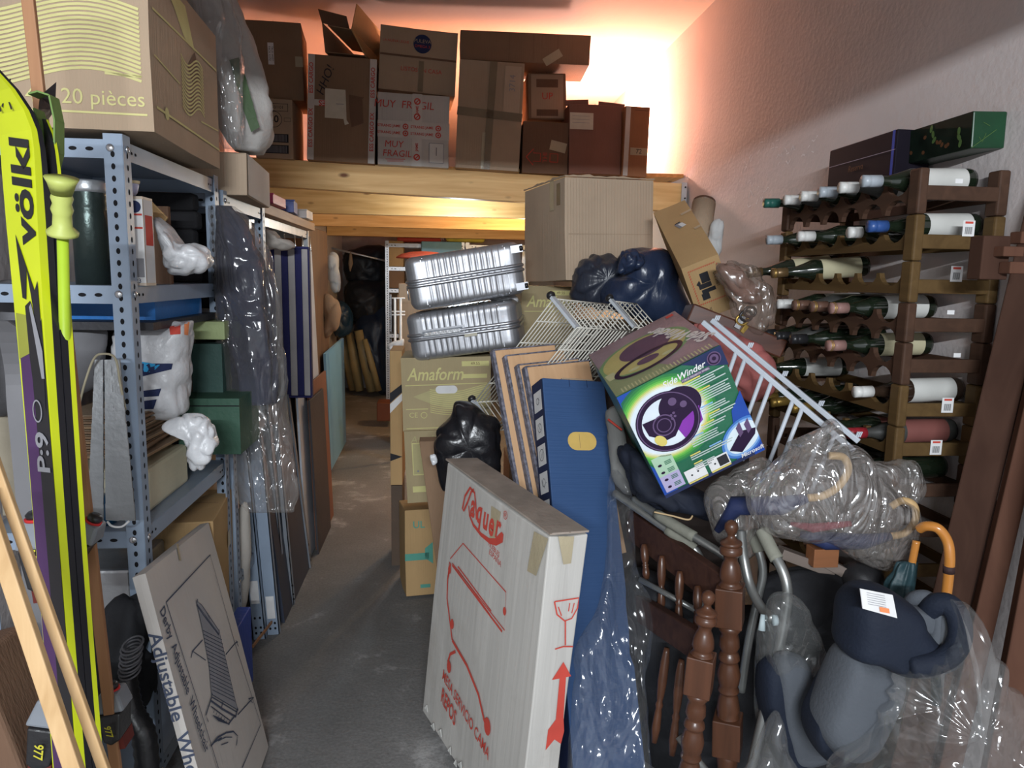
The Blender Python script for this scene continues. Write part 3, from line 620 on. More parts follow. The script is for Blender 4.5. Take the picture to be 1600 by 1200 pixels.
# cup with a toothbrush-like brush
cup = thing('plastic_cup', 'small lilac cup holding a blue and green brush, on the drink carton', 'cup', (pr.x-.045, 2.12, zt+.236))
mb = MB(); mb.lathe([(.001, 0), (.014, .001), (.022, .012), (.026, .03), (.026, .036), (.023, .036), (.001, .030)], mat('lilac plastic', (.50, .52, .72), .4), 24); mb.build('cup_body', parent=cup, recenter=False)
mb = MB(); mb.lathe([(.026, .034), (.029, .038), (.029, .042), (.024, .042)], flat('cream rim', (.65, .55, .35)), 24); mb.build('rim', parent=cup, recenter=False)
br = thing('dish_brush', 'little brush with blue head standing in the lilac cup', 'brush', (pr.x-.045, 2.115, zt+.27))
mb = MB().box((0, 0, .022), (.018, .014, .036), flat('mint plastic', (.40, .66, .45))); mb.tube([(0, 0, .035), (.004, 0, .065)], .0025, flat('mint plastic', (.4, .66, .45))); mb.build('handle', parent=br, recenter=False)
mb = MB().box((.005, 0, .082), (.017, .012, .036), flat('sky blue plastic', (.18, .42, .75))); mb.build('brush_head', parent=br, bevel=.003, recenter=False)
DKP = mat('black shelf filler', (.012, .012, .014), .95, var=.4, bump=.5, bs=20)  # stacked black filler, added to darken the depths of the shelves
for (xa, xb, y, z0_, z1_, lab) in ((-1.21, -.845, 2.72, 1.565, 1.87, 'black filler added to darken the back of the upper near shelf'), (-1.20, -.845, 3.1, 1.455, 1.83, 'black filler added to darken the upper level of the second shelf unit'), (-1.20, -.85, 3.2, .955, 1.40, 'black filler added to darken the middle level of the second shelf unit'), (-1.21, -.90, 2.77, .905, 1.50, 'black filler added to darken the back of the middle near shelf')):
    bm = MB(); n_ = 5
    for k in range(n_): hz_ = (z1_-z0_)/n_; bm.box(((xa+xb)/2+.004*(k % 2), y, z0_+hz_*(k+.5)), (xb-xa-.01*(k % 3), .05+.004*k, hz_), DKP)
    tag(bm.build('dark_filler', bevel=.012), lab, 'filler')
# bent brown card + white bag
Pm = [onY(232, 310, 2.35), onY(262, 340, 2.35), onY(255, 350, 2.35), onY(228, 334, 2.3)]
mb = MB(); nrm = Vector((0, .006, 0)); mb.add(Pm+[q+nrm for q in Pm], [(0, 1, 2, 3), (7, 6, 5, 4), (0, 4, 5, 1), (1, 5, 6, 2), (2, 6, 7, 3), (3, 7, 4, 0)], K_ORANGE)
tag(MB().box((-.83-.12, 2.45, zt+.12), (.2, .02, .24), K_DARK, None).build('cardboard_sheet'), 'dark bent cardboard sheet standing behind the white carrier bag', 'cardboard')
tag(mb.build('cardboard_flap'), 'bent ochre cardboard piece behind the drink carton', 'cardboard')
WBAG = mat('white plastic bag', (.60, .61, .63), .35, var=.08, bump=1, bs=16, spec=.6)
tag(puffy([(240, 338), (262, 352), (280, 378), (305, 378), (330, 392), (333, 412), (318, 425), (290, 431), (262, 424), (255, 385)], 2.25, .07, WBAG, .011, 13, seed=1, crease=1.4, centre=(288, 400)).build('plastic_bag'), 'crumpled white plastic bag on the upper near shelf', 'plastic bag')
# blue/white flat box under the upper shelf
a, b = onY(190, 470, 2.2), onY(330, 470, 2.2)
d = (.30, .42, .085); mb = MB().box((0, 0, d[2]/2), d, mat('blue carton', (.02, .16, .48), .4)); F_ = face('n', d)
mb.rect(0, .026, d[0], .032, F_, P_WHITE); mb.text('BRAKEMANN', .02, .026, .034, F_, P_BLK, e=.0016, bold=.01); mb.disc(.14, .026, .014, F_, P_RED, .0016)
zb = onY(300, 491, 2.25).z-.018
tag(place(mb.build('game_box', recenter=False), Matrix.Translation((-1.0+.02, 2.45, zb))), 'flat blue and white lettered box beneath the upper near shelf', 'box')
tag(MB().box((-1.0, 2.45, zb-.012), (.40, .62, .022), mat('black board', (.03, .03, .035), .5)).build('board'), 'black board carrying the flat blue and white box', 'board')
# big white bag with blue bars
sk = puffy([(190, 508), (285, 500), (301, 506), (299, 540), (294, 600), (290, 648), (240, 655), (178, 650), (176, 600), (182, 560)], 2.32, .09, WBAG, .009, 11, seed=5, flatness=.5, crease=1.4, centre=(238, 580))
o = tag(sk.build('carrier_bag'), 'full white carrier bag with navy bars and a red emblem on the middle near shelf', 'carrier bag')
def quadpart(name, parent, pts, Y, m, nb=.0):
    mb = MB(); P = [onY(x, y, Y) for x, y in pts]; c = sum(P, Vector())/len(P)
    mb.add(P+[q+Vector((0, .002, 0)) for q in P], [tuple(range(len(P)))], m); return mb
def onbag(name, obj, pts, m, Y=2.0):
    """print patch laid on the front of a bag: grid of viewing points dropped on its surface"""
    me = obj.data
    from mathutils.bvhtree import BVHTree
    V = [v.co+obj.location for v in me.vertices]; T = BVHTree.FromPolygons([tuple(v) for v in V], [tuple(p.vertices) for p in me.polygons])
    (a, b, c, d) = [Vector(q) for q in pts]; n = 6; vs = []
    for i in range(n+1):
        for j in range(n+1):
            q = (a*(1-i/n)+b*(i/n))*(1-j/n)+(d*(1-i/n)+c*(i/n))*(j/n)
            dr = ray(q.x, q.y).normalized(); h = T.ray_cast(Vector((0, 0, CAMH)), dr)
            vs.append((h[0]-dr*.003-obj.location) if h[0] is not None else onY(q.x, q.y, Y)-obj.location)
    mb = MB(); mb.add(vs, [(i*(n+1)+j, (i+1)*(n+1)+j, (i+1)*(n+1)+j+1, i*(n+1)+j+1) for i in range(n) for j in range(n)], m, True)
    return mb.build(name, parent=obj, recenter=False)
LB = flat('light blue print', (.03, .32, .62))
for pts, m in (([(215, 568), (270, 568), (268, 577), (215, 590)], P_NAVY), ([(214, 564), (250, 570), (240, 580), (214, 586)], LB), ([(214, 612), (252, 607), (248, 619), (214, 621)], P_NAVY), ([(214, 628), (245, 624), (240, 639), (214, 640)], P_NAVY),
               ([(172, 612), (186, 616), (178, 638), (173, 636)], P_NAVY), ([(172, 646), (188, 646), (188, 655), (172, 654)], P_NAVY), ([(264, 510), (282, 507), (282, 522), (266, 523)], P_RED), ([(288, 503), (296, 503), (294, 524), (288, 523)], flat('orange print', (.75, .25, .1)))):
    onbag('printed_mark', o, pts, m)
# stack of flattened cartons below it
random.seed(8)
r0 = onY(185, 716, 2.2); zb0 = onY(240, 716, 2.2).z
for k in range(9):
    z = zb0+.008+k*.0145
    mb = MB().box((0, 0, 0), (.25+random.uniform(-.02, .02), .36, .007), K_BROWN if k % 3 else K_INSIDE); mb.box((.0, 0, .0045), (.24, .34, .002), K_TAN)
    o = mb.build('flattened_box', recenter=False); place(o, Matrix.Translation((-.985+random.uniform(-.015, .015), 2.36, z)) @ Matrix.Rotation(random.uniform(-.05, .05), 4, 'Z') @ Matrix.Rotation(random.uniform(-.02, .02), 4, 'Y'))
    tag(o, 'flattened brown carton in the pile under the white carrier bag with navy bars', 'cardboard', 'pile of flattened cartons on the middle near shelf')
tag(puffy([(255, 668), (275, 652), (300, 645), (325, 648), (335, 670), (342, 700), (330, 722), (308, 735), (292, 722), (290, 690), (272, 672)], 2.16, .045, WBAG, .012, 15, seed=9, crease=1.4, centre=(308, 690)).build('plastic_bag'), 'knotted white plastic bag spilling off the pile of flattened cartons', 'plastic bag')
# cream container with round lid
mb = MB(); d = (.26, .34, .13); mb.box((0, 0, d[2]/2), d, mat('cream plastic', (.60, .57, .42), .45)); F_ = face('n', d); mb.ring(.04, -.0, .05, .003, F_, flat('cream groove', (.42, .40, .28))); mb.disc(.04, 0, .048, F_, mat('cream plastic', (.6, .57, .42), .45), .002)
zc = onY(240, 775, 2.15).z
tag(place(mb.build('food_container', recenter=False, bevel=.012), Matrix.Translation((-.975, 2.33, .902))), 'cream plastic container with a round lid under the flattened cartons', 'container')
mb = MB(); mb.lathe([(.001, 0), (.035, 0), (.04, .02), (.035, .07), (.02, .08), (.001, .08)], mat('dark blue plastic', (.01, .08, .18), .4), 20)
tag(place(mb.build('plastic_jar', recenter=False), Matrix.Translation((-.94, 2.08, .902))), 'small dark blue jar in front of the cream container', 'jar')
# green boxes
GRN = mat('green box board', (.03, .085, .055), .55, var=.08); GRD = mat('dark green box board', (.028, .07, .06), .6); LGR = mat('pale green lid', (.30, .36, .17), .6)
p = onX(350, 520, -.80); q1 = onY(290, 515, 2.62); q2 = onY(352, 515, 2.62); ql = onY(320, 640, 2.62)
g1 = thing('storage_box', 'dark green box with a pale green lid on the middle shelf', 'box', ((q1.x+q2.x)/2, 2.72, ql.z))
mb = MB().box((0, 0, .115), (q2.x-q1.x-.03, .2, .23+.0), GRD); mb.build('box_body', parent=g1, recenter=False)
hz = onY(320, 532, 2.62).z-ql.z
mb = MB().box((0, 0, hz+.035), (q2.x-q1.x, .22, .062), LGR); mb.build('lid', parent=g1, recenter=False, bevel=.003)
q1, q2 = onY(292, 700, 2.50), onY(368, 700, 2.50)
mb = MB().box((0, 0, .095), (.20, .26, .19), GRN); mb.box((0, -.131, .165), (.20, .003, .004), HOLE)
tag(place(mb.build('storage_box', recenter=False, bevel=.003), Matrix.Translation((q2.x-.08, 2.62, onY(330, 709, 2.5).z))), 'plain dark green box beside the knotted bag on the middle shelf', 'box')

# metal strap bundle hanging left of the post, with cord
tape_ = MB(); STRIP = mat('dull zinc', (.30, .31, .32), .45, .5)
A, B_ = onY(168, 562, 1.93), onY(178, 815, 1.90)
for dx, w0, w1 in ((-13, 12, 24), (1, 10, 20), (13, 12, 26)):
    pts = [onY(168+dx*(1+.9*t)+6*t, 562+250*t, 1.93-.02*math.sin(t*PI)) for t in [k/10 for k in range(11)]]
    for k in range(10):
        a, b = pts[k], pts[k+1]; ww = (w0+(w1-w0)*k/10)/590
        tape_.bar(a, b+(b-a)*.04, ww, .004, STRIP, (1, 0, 0))
o = tag(tape_.build('metal_strip'), 'bundle of long grey galvanised strips hanging left of the near shelf post', 'metal strip')
c = MB(); c.tube(smoothpath([onY(122, 640, 1.92), onY(132, 600, 1.91), onY(146, 562, 1.90), (onY(160, 553, 1.89)), onY(180, 560, 1.90), onY(188, 600, 1.91), onY(196, 640, 1.93)], 6), .003, flat('cord', (.38, .34, .24)), 6)
tag(c.build('cord'), 'thin beige cord looped round the top of the grey metal strips', 'cord')
tag(MB().tube(smoothpath([onY(168, 815, 1.93), onY(175, 822, 1.92), onY(190, 823, 1.92), onY(202, 814, 1.93)], 5), .003, P_WHITE, 6).build('wire_hook'), 'white wire hook below the grey metal strips', 'hook')
# left wall side: grey blanket + cream board + dark post behind the skis
tag(puffy([(-60, 470), (30, 440), (120, 500), (168, 520), (150, 600), (60, 640), (-60, 640)], 2.25, .08, mat('grey cloth', (.16, .16, .17), .9), .02, 8, seed=14).build('blanket'), 'grey crumpled cloth on the near shelf behind the yellow ski', 'cloth')
tag(MB().box((onY(30, 700, 2.3).x, 2.32, 1.03), (.14, .02, .36), mat('cream board', (.42, .37, .28), .7)).build('cream_panel', bevel=.004), 'pale cream panel standing behind the yellow ski', 'panel')

# ---- bottom of the near shelf
def deco_brown(mb, d): mb.line([(-.13, .0), (.13, .0)], .003, face('t', d), K_DARK, .005)
def after_br(o, d): label_part(o, 'r', d, .08, .06, .05, .06, P_CREAM)
carton('brownbox', 'brown carton on the floor shelf behind the leaning carton with the wheelchair-tray drawing', K_ORANGE, deco_brown, after=after_br)
# ================================================================== leaning carton with the tray drawing
SKT = flat('blue ink', (.06, .075, .12), .8)
def deco_derby(mb, d):
    w_, t, h = d; F_ = face('n', d); Mi = (pose('derby')[1] @ F_).inverted(); o_ = Mi @ Vector((0, 0, CAMH))
    def P(px, py):      # point of the front face under a pixel of the photograph
        q = Mi @ (Vector((0, 0, CAMH))+ray(px, py)); dd = q-o_; s = o_-dd*(o_.z/dd.z); return (s.x, s.y)
    L = lambda pts, wd, e=.0012, m=SKT: mb.line([P(*p) for p in pts], wd, F_, m, e)
    L([(259, 941), (328, 867), (365, 1000), (407, 1132), (378, 1200)], .004); L([(259, 941), (292, 1045), (330, 1165), (345, 1215)], .004)
    top = [P(*p) for p in [(306, 938), (315, 946), (342, 986), (352, 1030), (368, 1098), (372, 1110), (330, 1085), (326, 1040), (316, 985)]]
    mb.poly(top, F_, flat('ink tint', (.27, .275, .30)), .0008); mb.line(top, .003, F_, SKT, closed=True)
    for k in range(16): L([(316+k*1.0, 985+k*6.2), (346+k*1.4, 1000+k*6.4)], .0022, .0015)
    L([(308, 936), (307, 946), (318, 962), (341, 992), (342, 984)], .005); L([(307, 944), (341, 990)], .003); L([(324, 958), (327, 968)], .003)
    L([(331, 1083), (329, 1095), (347, 1108), (368, 1120), (371, 1106)], .007); L([(330, 1089), (370, 1113)], .004); L([(348, 1096), (345, 1108)], .004)
    L([(330, 1090), (321, 1118), (325, 1128)], .005); L([(367, 1118), (356, 1132)], .005)
    for k in range(7): L([(329+k*4, 1104+k*3), (335+k*4, 1108+k*3), (333+k*4, 1114+k*3)], .004)
    for k in range(5): L([(332+k*2, 1118+k*2), (346+k*3, 1124+k*2)], .003)
    L([(316, 1000), (300, 1018), (298, 1028)], .004); L([(301, 1018), (321, 1032)], .003)
    L([(352, 1023), (367, 1005), (371, 1003), (368, 1001), (372, 1010)], .004); L([(371, 1117), (390, 1096), (396, 1090), (388, 1092), (394, 1098)], .004)
    L([(329, 1166), (340, 1152), (353, 1145), (364, 1143), (371, 1150), (369, 1165)], .005); L([(334, 1160), (346, 1153)], .004); L([(340, 1158), (352, 1152), (362, 1152)], .003); L([(345, 1164), (356, 1160)], .003)
    a, b = P(252, 950), P(310, 1132); r = math.atan2(b[1]-a[1], b[0]-a[0]); D = math.hypot(b[0]-a[0], b[1]-a[1])
    mb.text('Derby  Adjustable  Wheelchair', a[0], a[1], .056, F_, SKT, rot=r, align='LEFT', bold=.010, sx=D/(.056*10.2))
    G = face('l', d)
    mb.text('Adjustable  Wheel', .0, h/2-.15, .044, G, SKT, rot=-PI/2, align='LEFT', bold=.014, sx=1.25)
    mb.rect(*P(279, 863), .05, .014, F_, TAPEC, rot=1.3)
K_DERBY = mat('printed white board', (.52, .49, .46), .8, var=.05, vs=4, bump=.1, bs=2, bstretch=(40, 40, 2))
carton('derby', 'pale carton with wheelchair tray drawing leaning against the near shelf post', K_DERBY, deco_derby, lid=False)
mat('dark board', (.10, .07, .05), .7)
# ================================================================== skis
YG = mat('ski yellow', (.55, .62, .015), .35, var=.05, vs=10, bump=0, coat=.4); SKB = mat('ski black', (.012, .012, .015), .3, bump=0, coat=.3); SKP = mat('ski purple', (.07, .03, .10), .4, bump=0)
SKG = flat('ski grey', (.25, .25, .27)); SKY2 = mat('ski dull yellow', (.30, .31, .05), .4, bump=0)
def ski(label, top, low, phi, flip=1, graphics=True, wmul=1, shift=Vector((0, 0, 0)), curl=1.0, th=.015):
    a = (top-low).normalized(); bot = low+a*((.03-low.z)/a.z); L = (top-bot).length
    n0 = Vector((-math.sin(phi), -math.cos(phi), 0)); n0 = (n0-a*n0.dot(a)).normalized(); b = a.cross(n0)*-1
    if b.x < 0: b = -b
    M = Matrix((b, a, b.cross(a))).transposed().to_4x4(); M.translation = bot+shift
    # local: x = width, y = along, z = topsheet normal
    r = thing('ski', label, 'ski', (0, 0, 0)); r.matrix_world = M
    N = 60
    def wd(t):
        y = t*L; w0 = .036+.018*((t-.5)/.5)**2*wmul
        if y > L-.20: w0 *= math.sqrt(max(0.02, 1-((y-(L-.20))/.20)**2))*.999+.001
        return w0
    def lift(t): y = t*L; return .10*curl*max(0, (y-(L-.15))/.15)**2
    vs = []; fs = []
    for i in range(N+1):
        t = i/N; w0 = wd(t); z = lift(t)
        tt = th*(1 if t < .85 else 1-.55*(t-.85)/.15)
        tb_ = .013*tt/th
        vs += [(-w0, t*L, z+tt/2*flip), (w0, t*L, z+tt/2*flip), (w0, t*L, z-tt/2*flip), (-w0, t*L, z-tt/2*flip), (w0, t*L, z-(tt/2+tb_)*flip), (-w0, t*L, z-(tt/2+tb_)*flip)]
    mb = MB(); q = 6
    topf = [(q*i, q*i+1, q*i+q+1, q*i+q) for i in range(N)]; sides = [(q*i+1, q*i+2, q*i+q+2, q*i+q+1) for i in range(N)]+[(q*i+3, q*i, q*i+q, q*i+q+3) for i in range(N)]
    bsd = [(q*i+2, q*i+4, q*i+q+4, q*i+q+2) for i in range(N)]+[(q*i+5, q*i+3, q*i+q+3, q*i+q+5) for i in range(N)]; base = [(q*i+4, q*i+5, q*i+q+5, q*i+q+4) for i in range(N)]
    mb.add(vs, topf, YG); mb.add(vs, sides+[(0, 1, 2, 3)], YG); mb.add(vs, bsd+base+[(3, 2, 4, 5)], SKB)
    if graphics:
        I = Matrix.Translation((0, 0, th/2)); yb = lambda f: f*L
        s = lambda py: ((onY(60, py, 1.45)-bot).dot(a))    # distance along the ski at a height in the photograph
        # black base colour of the lower part
        y1 = s(500); mb.poly([(-.034, .02), (.034, .02), (.035, y1-.12), (.012, y1+.0), (-.034, y1)], I, SKP, .0008)
        mb.poly([(-.036, s(560)), (-.036, s(488)), (.036, s(498)), (.036, s(540))], I, SKY2, .0012)
        mb.poly([(-.0, .02), (.036, .02), (.036, s(500)), (.006, s(520)), (-.002, s(600)), (.0, s(700))], I, SKB, .0016)
        # arrow
        mb.poly([(-.012, s(465)), (-.018, s(365)), (.024, s(455)), (.034, s(440)), (.034, s(520)), (.022, s(520)), (.006, s(420)), (-.002, s(468))], I, SKB, .002)
        mb.poly([(-.004, s(560)), (-.006, s(478)), (.01, s(470)), (.034, s(560)), (.03, s(640)), (.0, s(600))], I, SKB, .0024)
        mb.poly([(.006, s(480)), (.012, s(474)), (.034, s(548)), (.034, s(590)), (.026, s(590))], I, SKG, .0028)
        mb.text('v\u00f6lkl', .014, s(386), .074, I, SKB, rot=PI/2, align='LEFT', bold=.03, shear=.15, sx=1.35)
        for q in (0, .03):
            mb.line([(-.03+q, s(125)), (-.008+q, s(175))], .004, I, SKB, .016); mb.line([(-.004+q, s(128)), (-.034+q, s(168))], .004, I, SKB, .016)
        mb.ring(.006, s(640), .012, .003, I, SKG, ry=.02, e=.003)
        mb.text('P:9', .014, s(735), .05, I, SKG, rot=PI/2, align='LEFT', bold=.02, e=.003, sx=1.3)
    mb.build('ski_body', parent=r, recenter=False)
    return r, M, bot, a, b
T_, Lw = onY(20, 92, 1.47), onY(104, 1150, 1.40)
s1 = ski('yellow ski with black lettering, standing nearest at the left edge', T_, Lw, .52, curl=.9)
n1 = s1[1].to_3x3() @ Vector((0, 0, 1))
s2 = ski('yellow and black ski turned edge-on behind the lettered one', T_+(Lw-T_)*.075, Lw, .52, flip=-1, graphics=False, shift=-n1*.040, curl=-.1, th=.010)
# spare ski farther left with purple topsheet
s3 = ski('dark grey and purple ski behind the two pale slats', onY(40, 500, 1.75), onY(72, 1040, 1.72), -.1, graphics=False)
for o in s3[0].children:
    o.data.materials.clear()
    for m_ in (mat('ski grey top', (.16, .16, .17), .4, bump=0), flat('yellow edge', (.55, .55, .05)), SKB): o.data.materials.append(m_)
mb = MB(); I = Matrix.Translation((0, 0, .011)); mb.rect(.015, .72, .03, .36, I, mat('violet', (.10, .04, .28), .4), .001); mb.build('purple_panel', parent=s3[0], recenter=False)
GRS = mat('green strap', (.14, .24, .06), .7)
st = MB(); P_ = [onY(x, y, 1.50) for x, y in ((52, 150), (66, 146), (84, 152), (92, 190), (92, 240), (84, 272), (74, 268), (76, 230), (70, 200), (60, 172))]
for a_, b_ in zip(P_[:-1], P_[1:]): st.bar(a_, b_, .035, .003, GRS, (0, 1, 0))
tag(st.build('ski_strap'), 'green fabric strap wrapped round the ski tips', 'strap')
mb = MB(); mb.add([onY(62, 150, 1.52), onY(88, 128, 1.56), onY(86, 172, 1.55), onY(66, 200, 1.52), onY(60, 170, 1.50), onY(84, 140, 1.60)], [(0, 1, 5), (0, 4, 3), (4, 2, 3), (0, 1, 2, 4), (1, 2, 5)], BLACKP)
tag(mb.build('strap_buckle'), 'black pointed plastic clip above the green strap', 'clip')
# bindings
def binding(label, px, py, Y, tilt, sc=1.0, mark='977', body=(.22, .24, .27)):
    r = thing('ski_binding', label, 'ski binding', onY(px, py, Y)); r.rotation_euler = (0, tilt, 0)
    m1 = mat('binding grey', body, .35, bump=0)
    mb = MB(); mb.add([(-.03*sc, -.02, .05*sc), (.03*sc, -.02, .05*sc), (.045*sc, -.03, -.01*sc), (-.045*sc, -.03, -.01*sc), (-.03*sc, .03, .05*sc), (.03*sc, .03, .05*sc), (.045*sc, .03, -.01*sc), (-.045*sc, .03, -.01*sc)],
           [(0, 3, 2, 1), (4, 5, 6, 7), (0, 1, 5, 4), (3, 7, 6, 2), (1, 2, 6, 5), (0, 4, 7, 3)], m1); mb.build('toe_piece', parent=r, bevel=.006, recenter=False)
    mb = MB(); mb.lathe([(.001, 0), (.022*sc, 0), (.024*sc, .01), (.018*sc, .016), (.001, .016)], BLACKP, 20, Matrix.Translation((0, 0, .052*sc))); mb.lathe([(.026*sc, -.002), (.027*sc, .004), (.02*sc, .004)], flat('red ring', (.55, .03, .03)), 20, Matrix.Translation((0, 0, .05*sc))); mb.build('knob', parent=r, recenter=False)
    mb = MB(); mb.add([(-.036*sc, -.034, -.01*sc), (.036*sc, -.034, -.01*sc), (.028*sc, -.045, -.09*sc), (.0, -.045, -.105*sc), (-.022*sc, -.045, -.09*sc), (-.036*sc, .03, -.01*sc), (.036*sc, .03, -.01*sc), (.028*sc, .02, -.09*sc), (0, .02, -.105*sc), (-.022*sc, .02, -.09*sc)],
           [(0, 4, 3, 2, 1), (5, 6, 7, 8, 9), (0, 1, 6, 5), (1, 2, 7, 6), (2, 3, 8, 7), (3, 4, 9, 8), (4, 0, 5, 9)], BLACKP)
    Mx = Matrix.Translation((.002, -.0455, -.052*sc)) @ Matrix.Rotation(PI/2+.12, 4, 'X')
    mb.text(mark, 0, 0, .028*sc, Mx, flat('acid yellow', (.6, .55, .05)), rot=-PI/2, bold=.02, e=.003); mb.build('heel_lever', parent=r, bevel=.004, recenter=False)
    mb = MB().box((0, .0, -.115*sc), (.05*sc, .05, .03), flat('red plastic', (.12, .02, .015))); mb.build('base_plate', parent=r, recenter=False)
    return r
binding('grey and black binding with yellow lettering, left of the yellow skis', 66, 845, 1.62, -.08, 1.0, 'MARKER')
binding('grey binding lever tilted out to the right of the yellow skis', 135, 835, 1.56, .5, .62, 'MARKER')
binding('black binding numbered 977 to the right of the yellow skis near the floor', 178, 1100, 1.6, -.12, .7)
binding('black and grey binding numbered 977 at the bottom left corner', 82, 1120, 1.5, .2, .9)
# pole with yellow-green grip
YGP = mat('lime grip', (.42, .47, .12), .5, bump=.1, bs=30)
pt, pb = onY(96, 278, 1.37), onY(104, 640, 1.50); ax = (pb-pt).normalized()
r = thing('ski_pole', 'lime ski pole with a soft grip between the skis and the shelf', 'ski pole', pb+ax*((.03-pb.z)/ax.z))
Mo = Matrix.Translation(-r.location)
zq = Vector((0, 0, 1)).rotation_difference(-ax).to_matrix().to_4x4(); gl = (onY(98, 375, 1.37)-pt).length
mb = MB(); mb.lathe([(.010, 0), (.025, .004), (.026, .010), (.016, .02), (.015, .04), (.018, .05), (.015, .06), (.018, .07), (.015, .08), (.017, .095), (.016, gl-.03), (.022, gl-.01), (.027, gl), (.001, gl+.002)], YGP, 20, Mo @ Matrix.Translation(pt+ax*gl) @ zq); mb.build('grip', parent=r, recenter=False)
mb = MB(); mb.tube([pt+ax*gl, r.location], .0095, mat('lime shaft', (.35, .50, .03), .35, bump=0), 12, M=Mo); mb.build('shaft', parent=r, recenter=False)
# slats
def slat(label, a, b, w_, t, m, ext=True, side=(1, 0, 0), nm='wooden_batten'):
    if ext: d = (b-a).normalized(); b = a+d*((.005-a.z)/d.z)
    mb = MB().bar(a, b, w_, t, m, side); return tag(mb.build(nm, bevel=.002), label, 'slat')
slat('thin orange-brown slat standing behind the yellow skis in front of the wave-print carton', onY(34, -90, 1.60), onY(147, 900, 1.58), .023, .012, SLATO)
slat('pale wooden slat, upper of the two crossing the skis at the bottom left', onY(-20, 690, 1.25), onY(155, 1180, 1.18), .017, .012, SLAT)
slat('broader pale wooden slat, leftmost and lower of the two crossing the skis', onY(-30, 765, 1.20), onY(112, 1190, 1.12), .025, .016, SLAT)
# brown crumpled carton bottom left, dark tangle under the shelf
qa, qb = onY(2, 1000, 1.56), onY(80, 1200, 1.56); qd = (qb-qa).normalized(); qb = qa+qd*((.02-qa.z)/qd.z); qs = Vector((qd.z, 0, -qd.x)).normalized(); qs = qs if qs.x < 0 else -qs
tag(MB().bar(qa+qs*.11, qb+qs*.11, .22, .16, K_DARK, (1, 0, 0)).build('cardboard_box', bevel=.012, seg=3), 'worn dark brown carton leaning in the bottom left corner', 'cardboard box')
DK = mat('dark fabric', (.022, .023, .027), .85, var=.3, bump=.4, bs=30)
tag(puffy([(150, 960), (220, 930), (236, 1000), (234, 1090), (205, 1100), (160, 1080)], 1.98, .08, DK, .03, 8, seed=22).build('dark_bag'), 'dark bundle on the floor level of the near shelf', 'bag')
mb = MB()
for k in range(9):
    c = onY(203+k*.6-(k % 2)*2, 1050-k*5.5, 1.80); q = .024
    mb.tube([c+Vector((q*math.cos(t), q*.9*math.sin(t), .010*math.sin(t+.4))) for t in [j*PI/8 for j in range(16)]], .0028, mat('grey rubber', (.10, .10, .11), .4), 6, closed=True)
tag(mb.build('coiled_hose'), 'small grey coiled ribs hanging low beside the near post', 'hose')
mb = MB(); hp = smoothpath([onY(195, 1060, 1.86), onY(205, 1110, 1.84), onY(225, 1150, 1.82), onY(232, 1230, 1.80)], 10)
mb.tube(hp, [.028+.003*(i % 2) for i in range(len(hp))], BLACKP, 16)
tag(mb.build('ribbed_hose'), 'black ribbed hose at the foot of the near shelf post', 'hose')
tag(MB().box((onY(175, 905, 2.3).x, 2.35, onY(175, 905, 2.3).z-.0), (.2, .3, .14), GALV).build('metal_box', bevel=.01), 'grey metal box under the lowest near shelf, behind the orange slat', 'metal box')

# ================================================================== plastic wrapped garment, bags on the shelf top
NAVYC = mat('navy cloth', (.018, .022, .045), .9, var=.3, bump=.5, bs=25)
CLR = film('clear film', (.55, .52, .50), .10, .13, 6, .8, .30, .5)
CLRB = film('dusty brown film', (.34, .26, .21), .28, .22, 5, .7, .3, .4)
CLRW = film('milky film', (.70, .70, .70), .14, .13, 5, .8, .3, .5)
CLRT = film('thin clear film', (.62, .64, .66), .07, .12, 4, .9, .2, .7)
gp = [(onY(348, 322, 2.78), .03, .03), (onY(362, 350, 2.76), .055, .045), (onY(378, 420, 2.74), .085, .06), (onY(385, 500, 2.72), .09, .065), (onY(395, 570, 2.70), .085, .06), (onY(402, 630, 2.70), .07, .05)]
tag(loft(gp, NAVYC, 5, .10, seed=3, amp=.012).build('garment_bag'), 'folded navy garment inside the hanging clear plastic sleeve', 'garment')
gp2 = [(p+Vector((0, 0, .0)), a*1.12+.012, b*1.18+.012) for p, a, b in gp[:-1]]+[(onY(408, 640, 2.70), .092, .06), (onY(413, 690, 2.69), .10, .055), (onY(417, 740, 2.68), .105, .045), (onY(420, 775, 2.68), .11, .035), (onY(422, 800, 2.68), .085, .012)]
tag(loft(gp2, CLR, 5, .08, seed=5, amp=.010, ns=8, n=64).build('plastic_sleeve'), 'long clear plastic sleeve hanging from the shelf over a navy garment', 'plastic sleeve')
# wrapped roll on the shelf top at the back of the near carton
PIL = mat('grey wadding', (.40, .38, .36), .8, bump=.3)
gp = [(onY(318, -30, 3.0), .10, .12), (onY(352, 70, 3.0), .115, .13), (onY(375, 150, 3.0), .115, .13), (onY(385, 205, 3.0), .10, .12), (onY(388, 238, 3.0), .05, .07)]
tag(loft(gp, PIL, 5, .04, seed=8, amp=.012).build('wrapped_bundle'), 'pale grey padded bundle leaning on the shelf top behind the wave-print carton', 'bundle')
gp = [(onY(330, -30, 2.85), .06, .07), (onY(345, 60, 2.85), .075, .07), (onY(352, 130, 2.84), .065, .06), (onY(358, 200, 2.84), .05, .05), (onY(362, 232, 2.84), .03, .03)]
tag(loft(gp, CLRW, 5, .10, seed=9, amp=.012, ns=7).build('plastic_wrap'), 'shiny clear plastic wrap draped over the pale padded bundle', 'plastic wrap')
mb = MB()
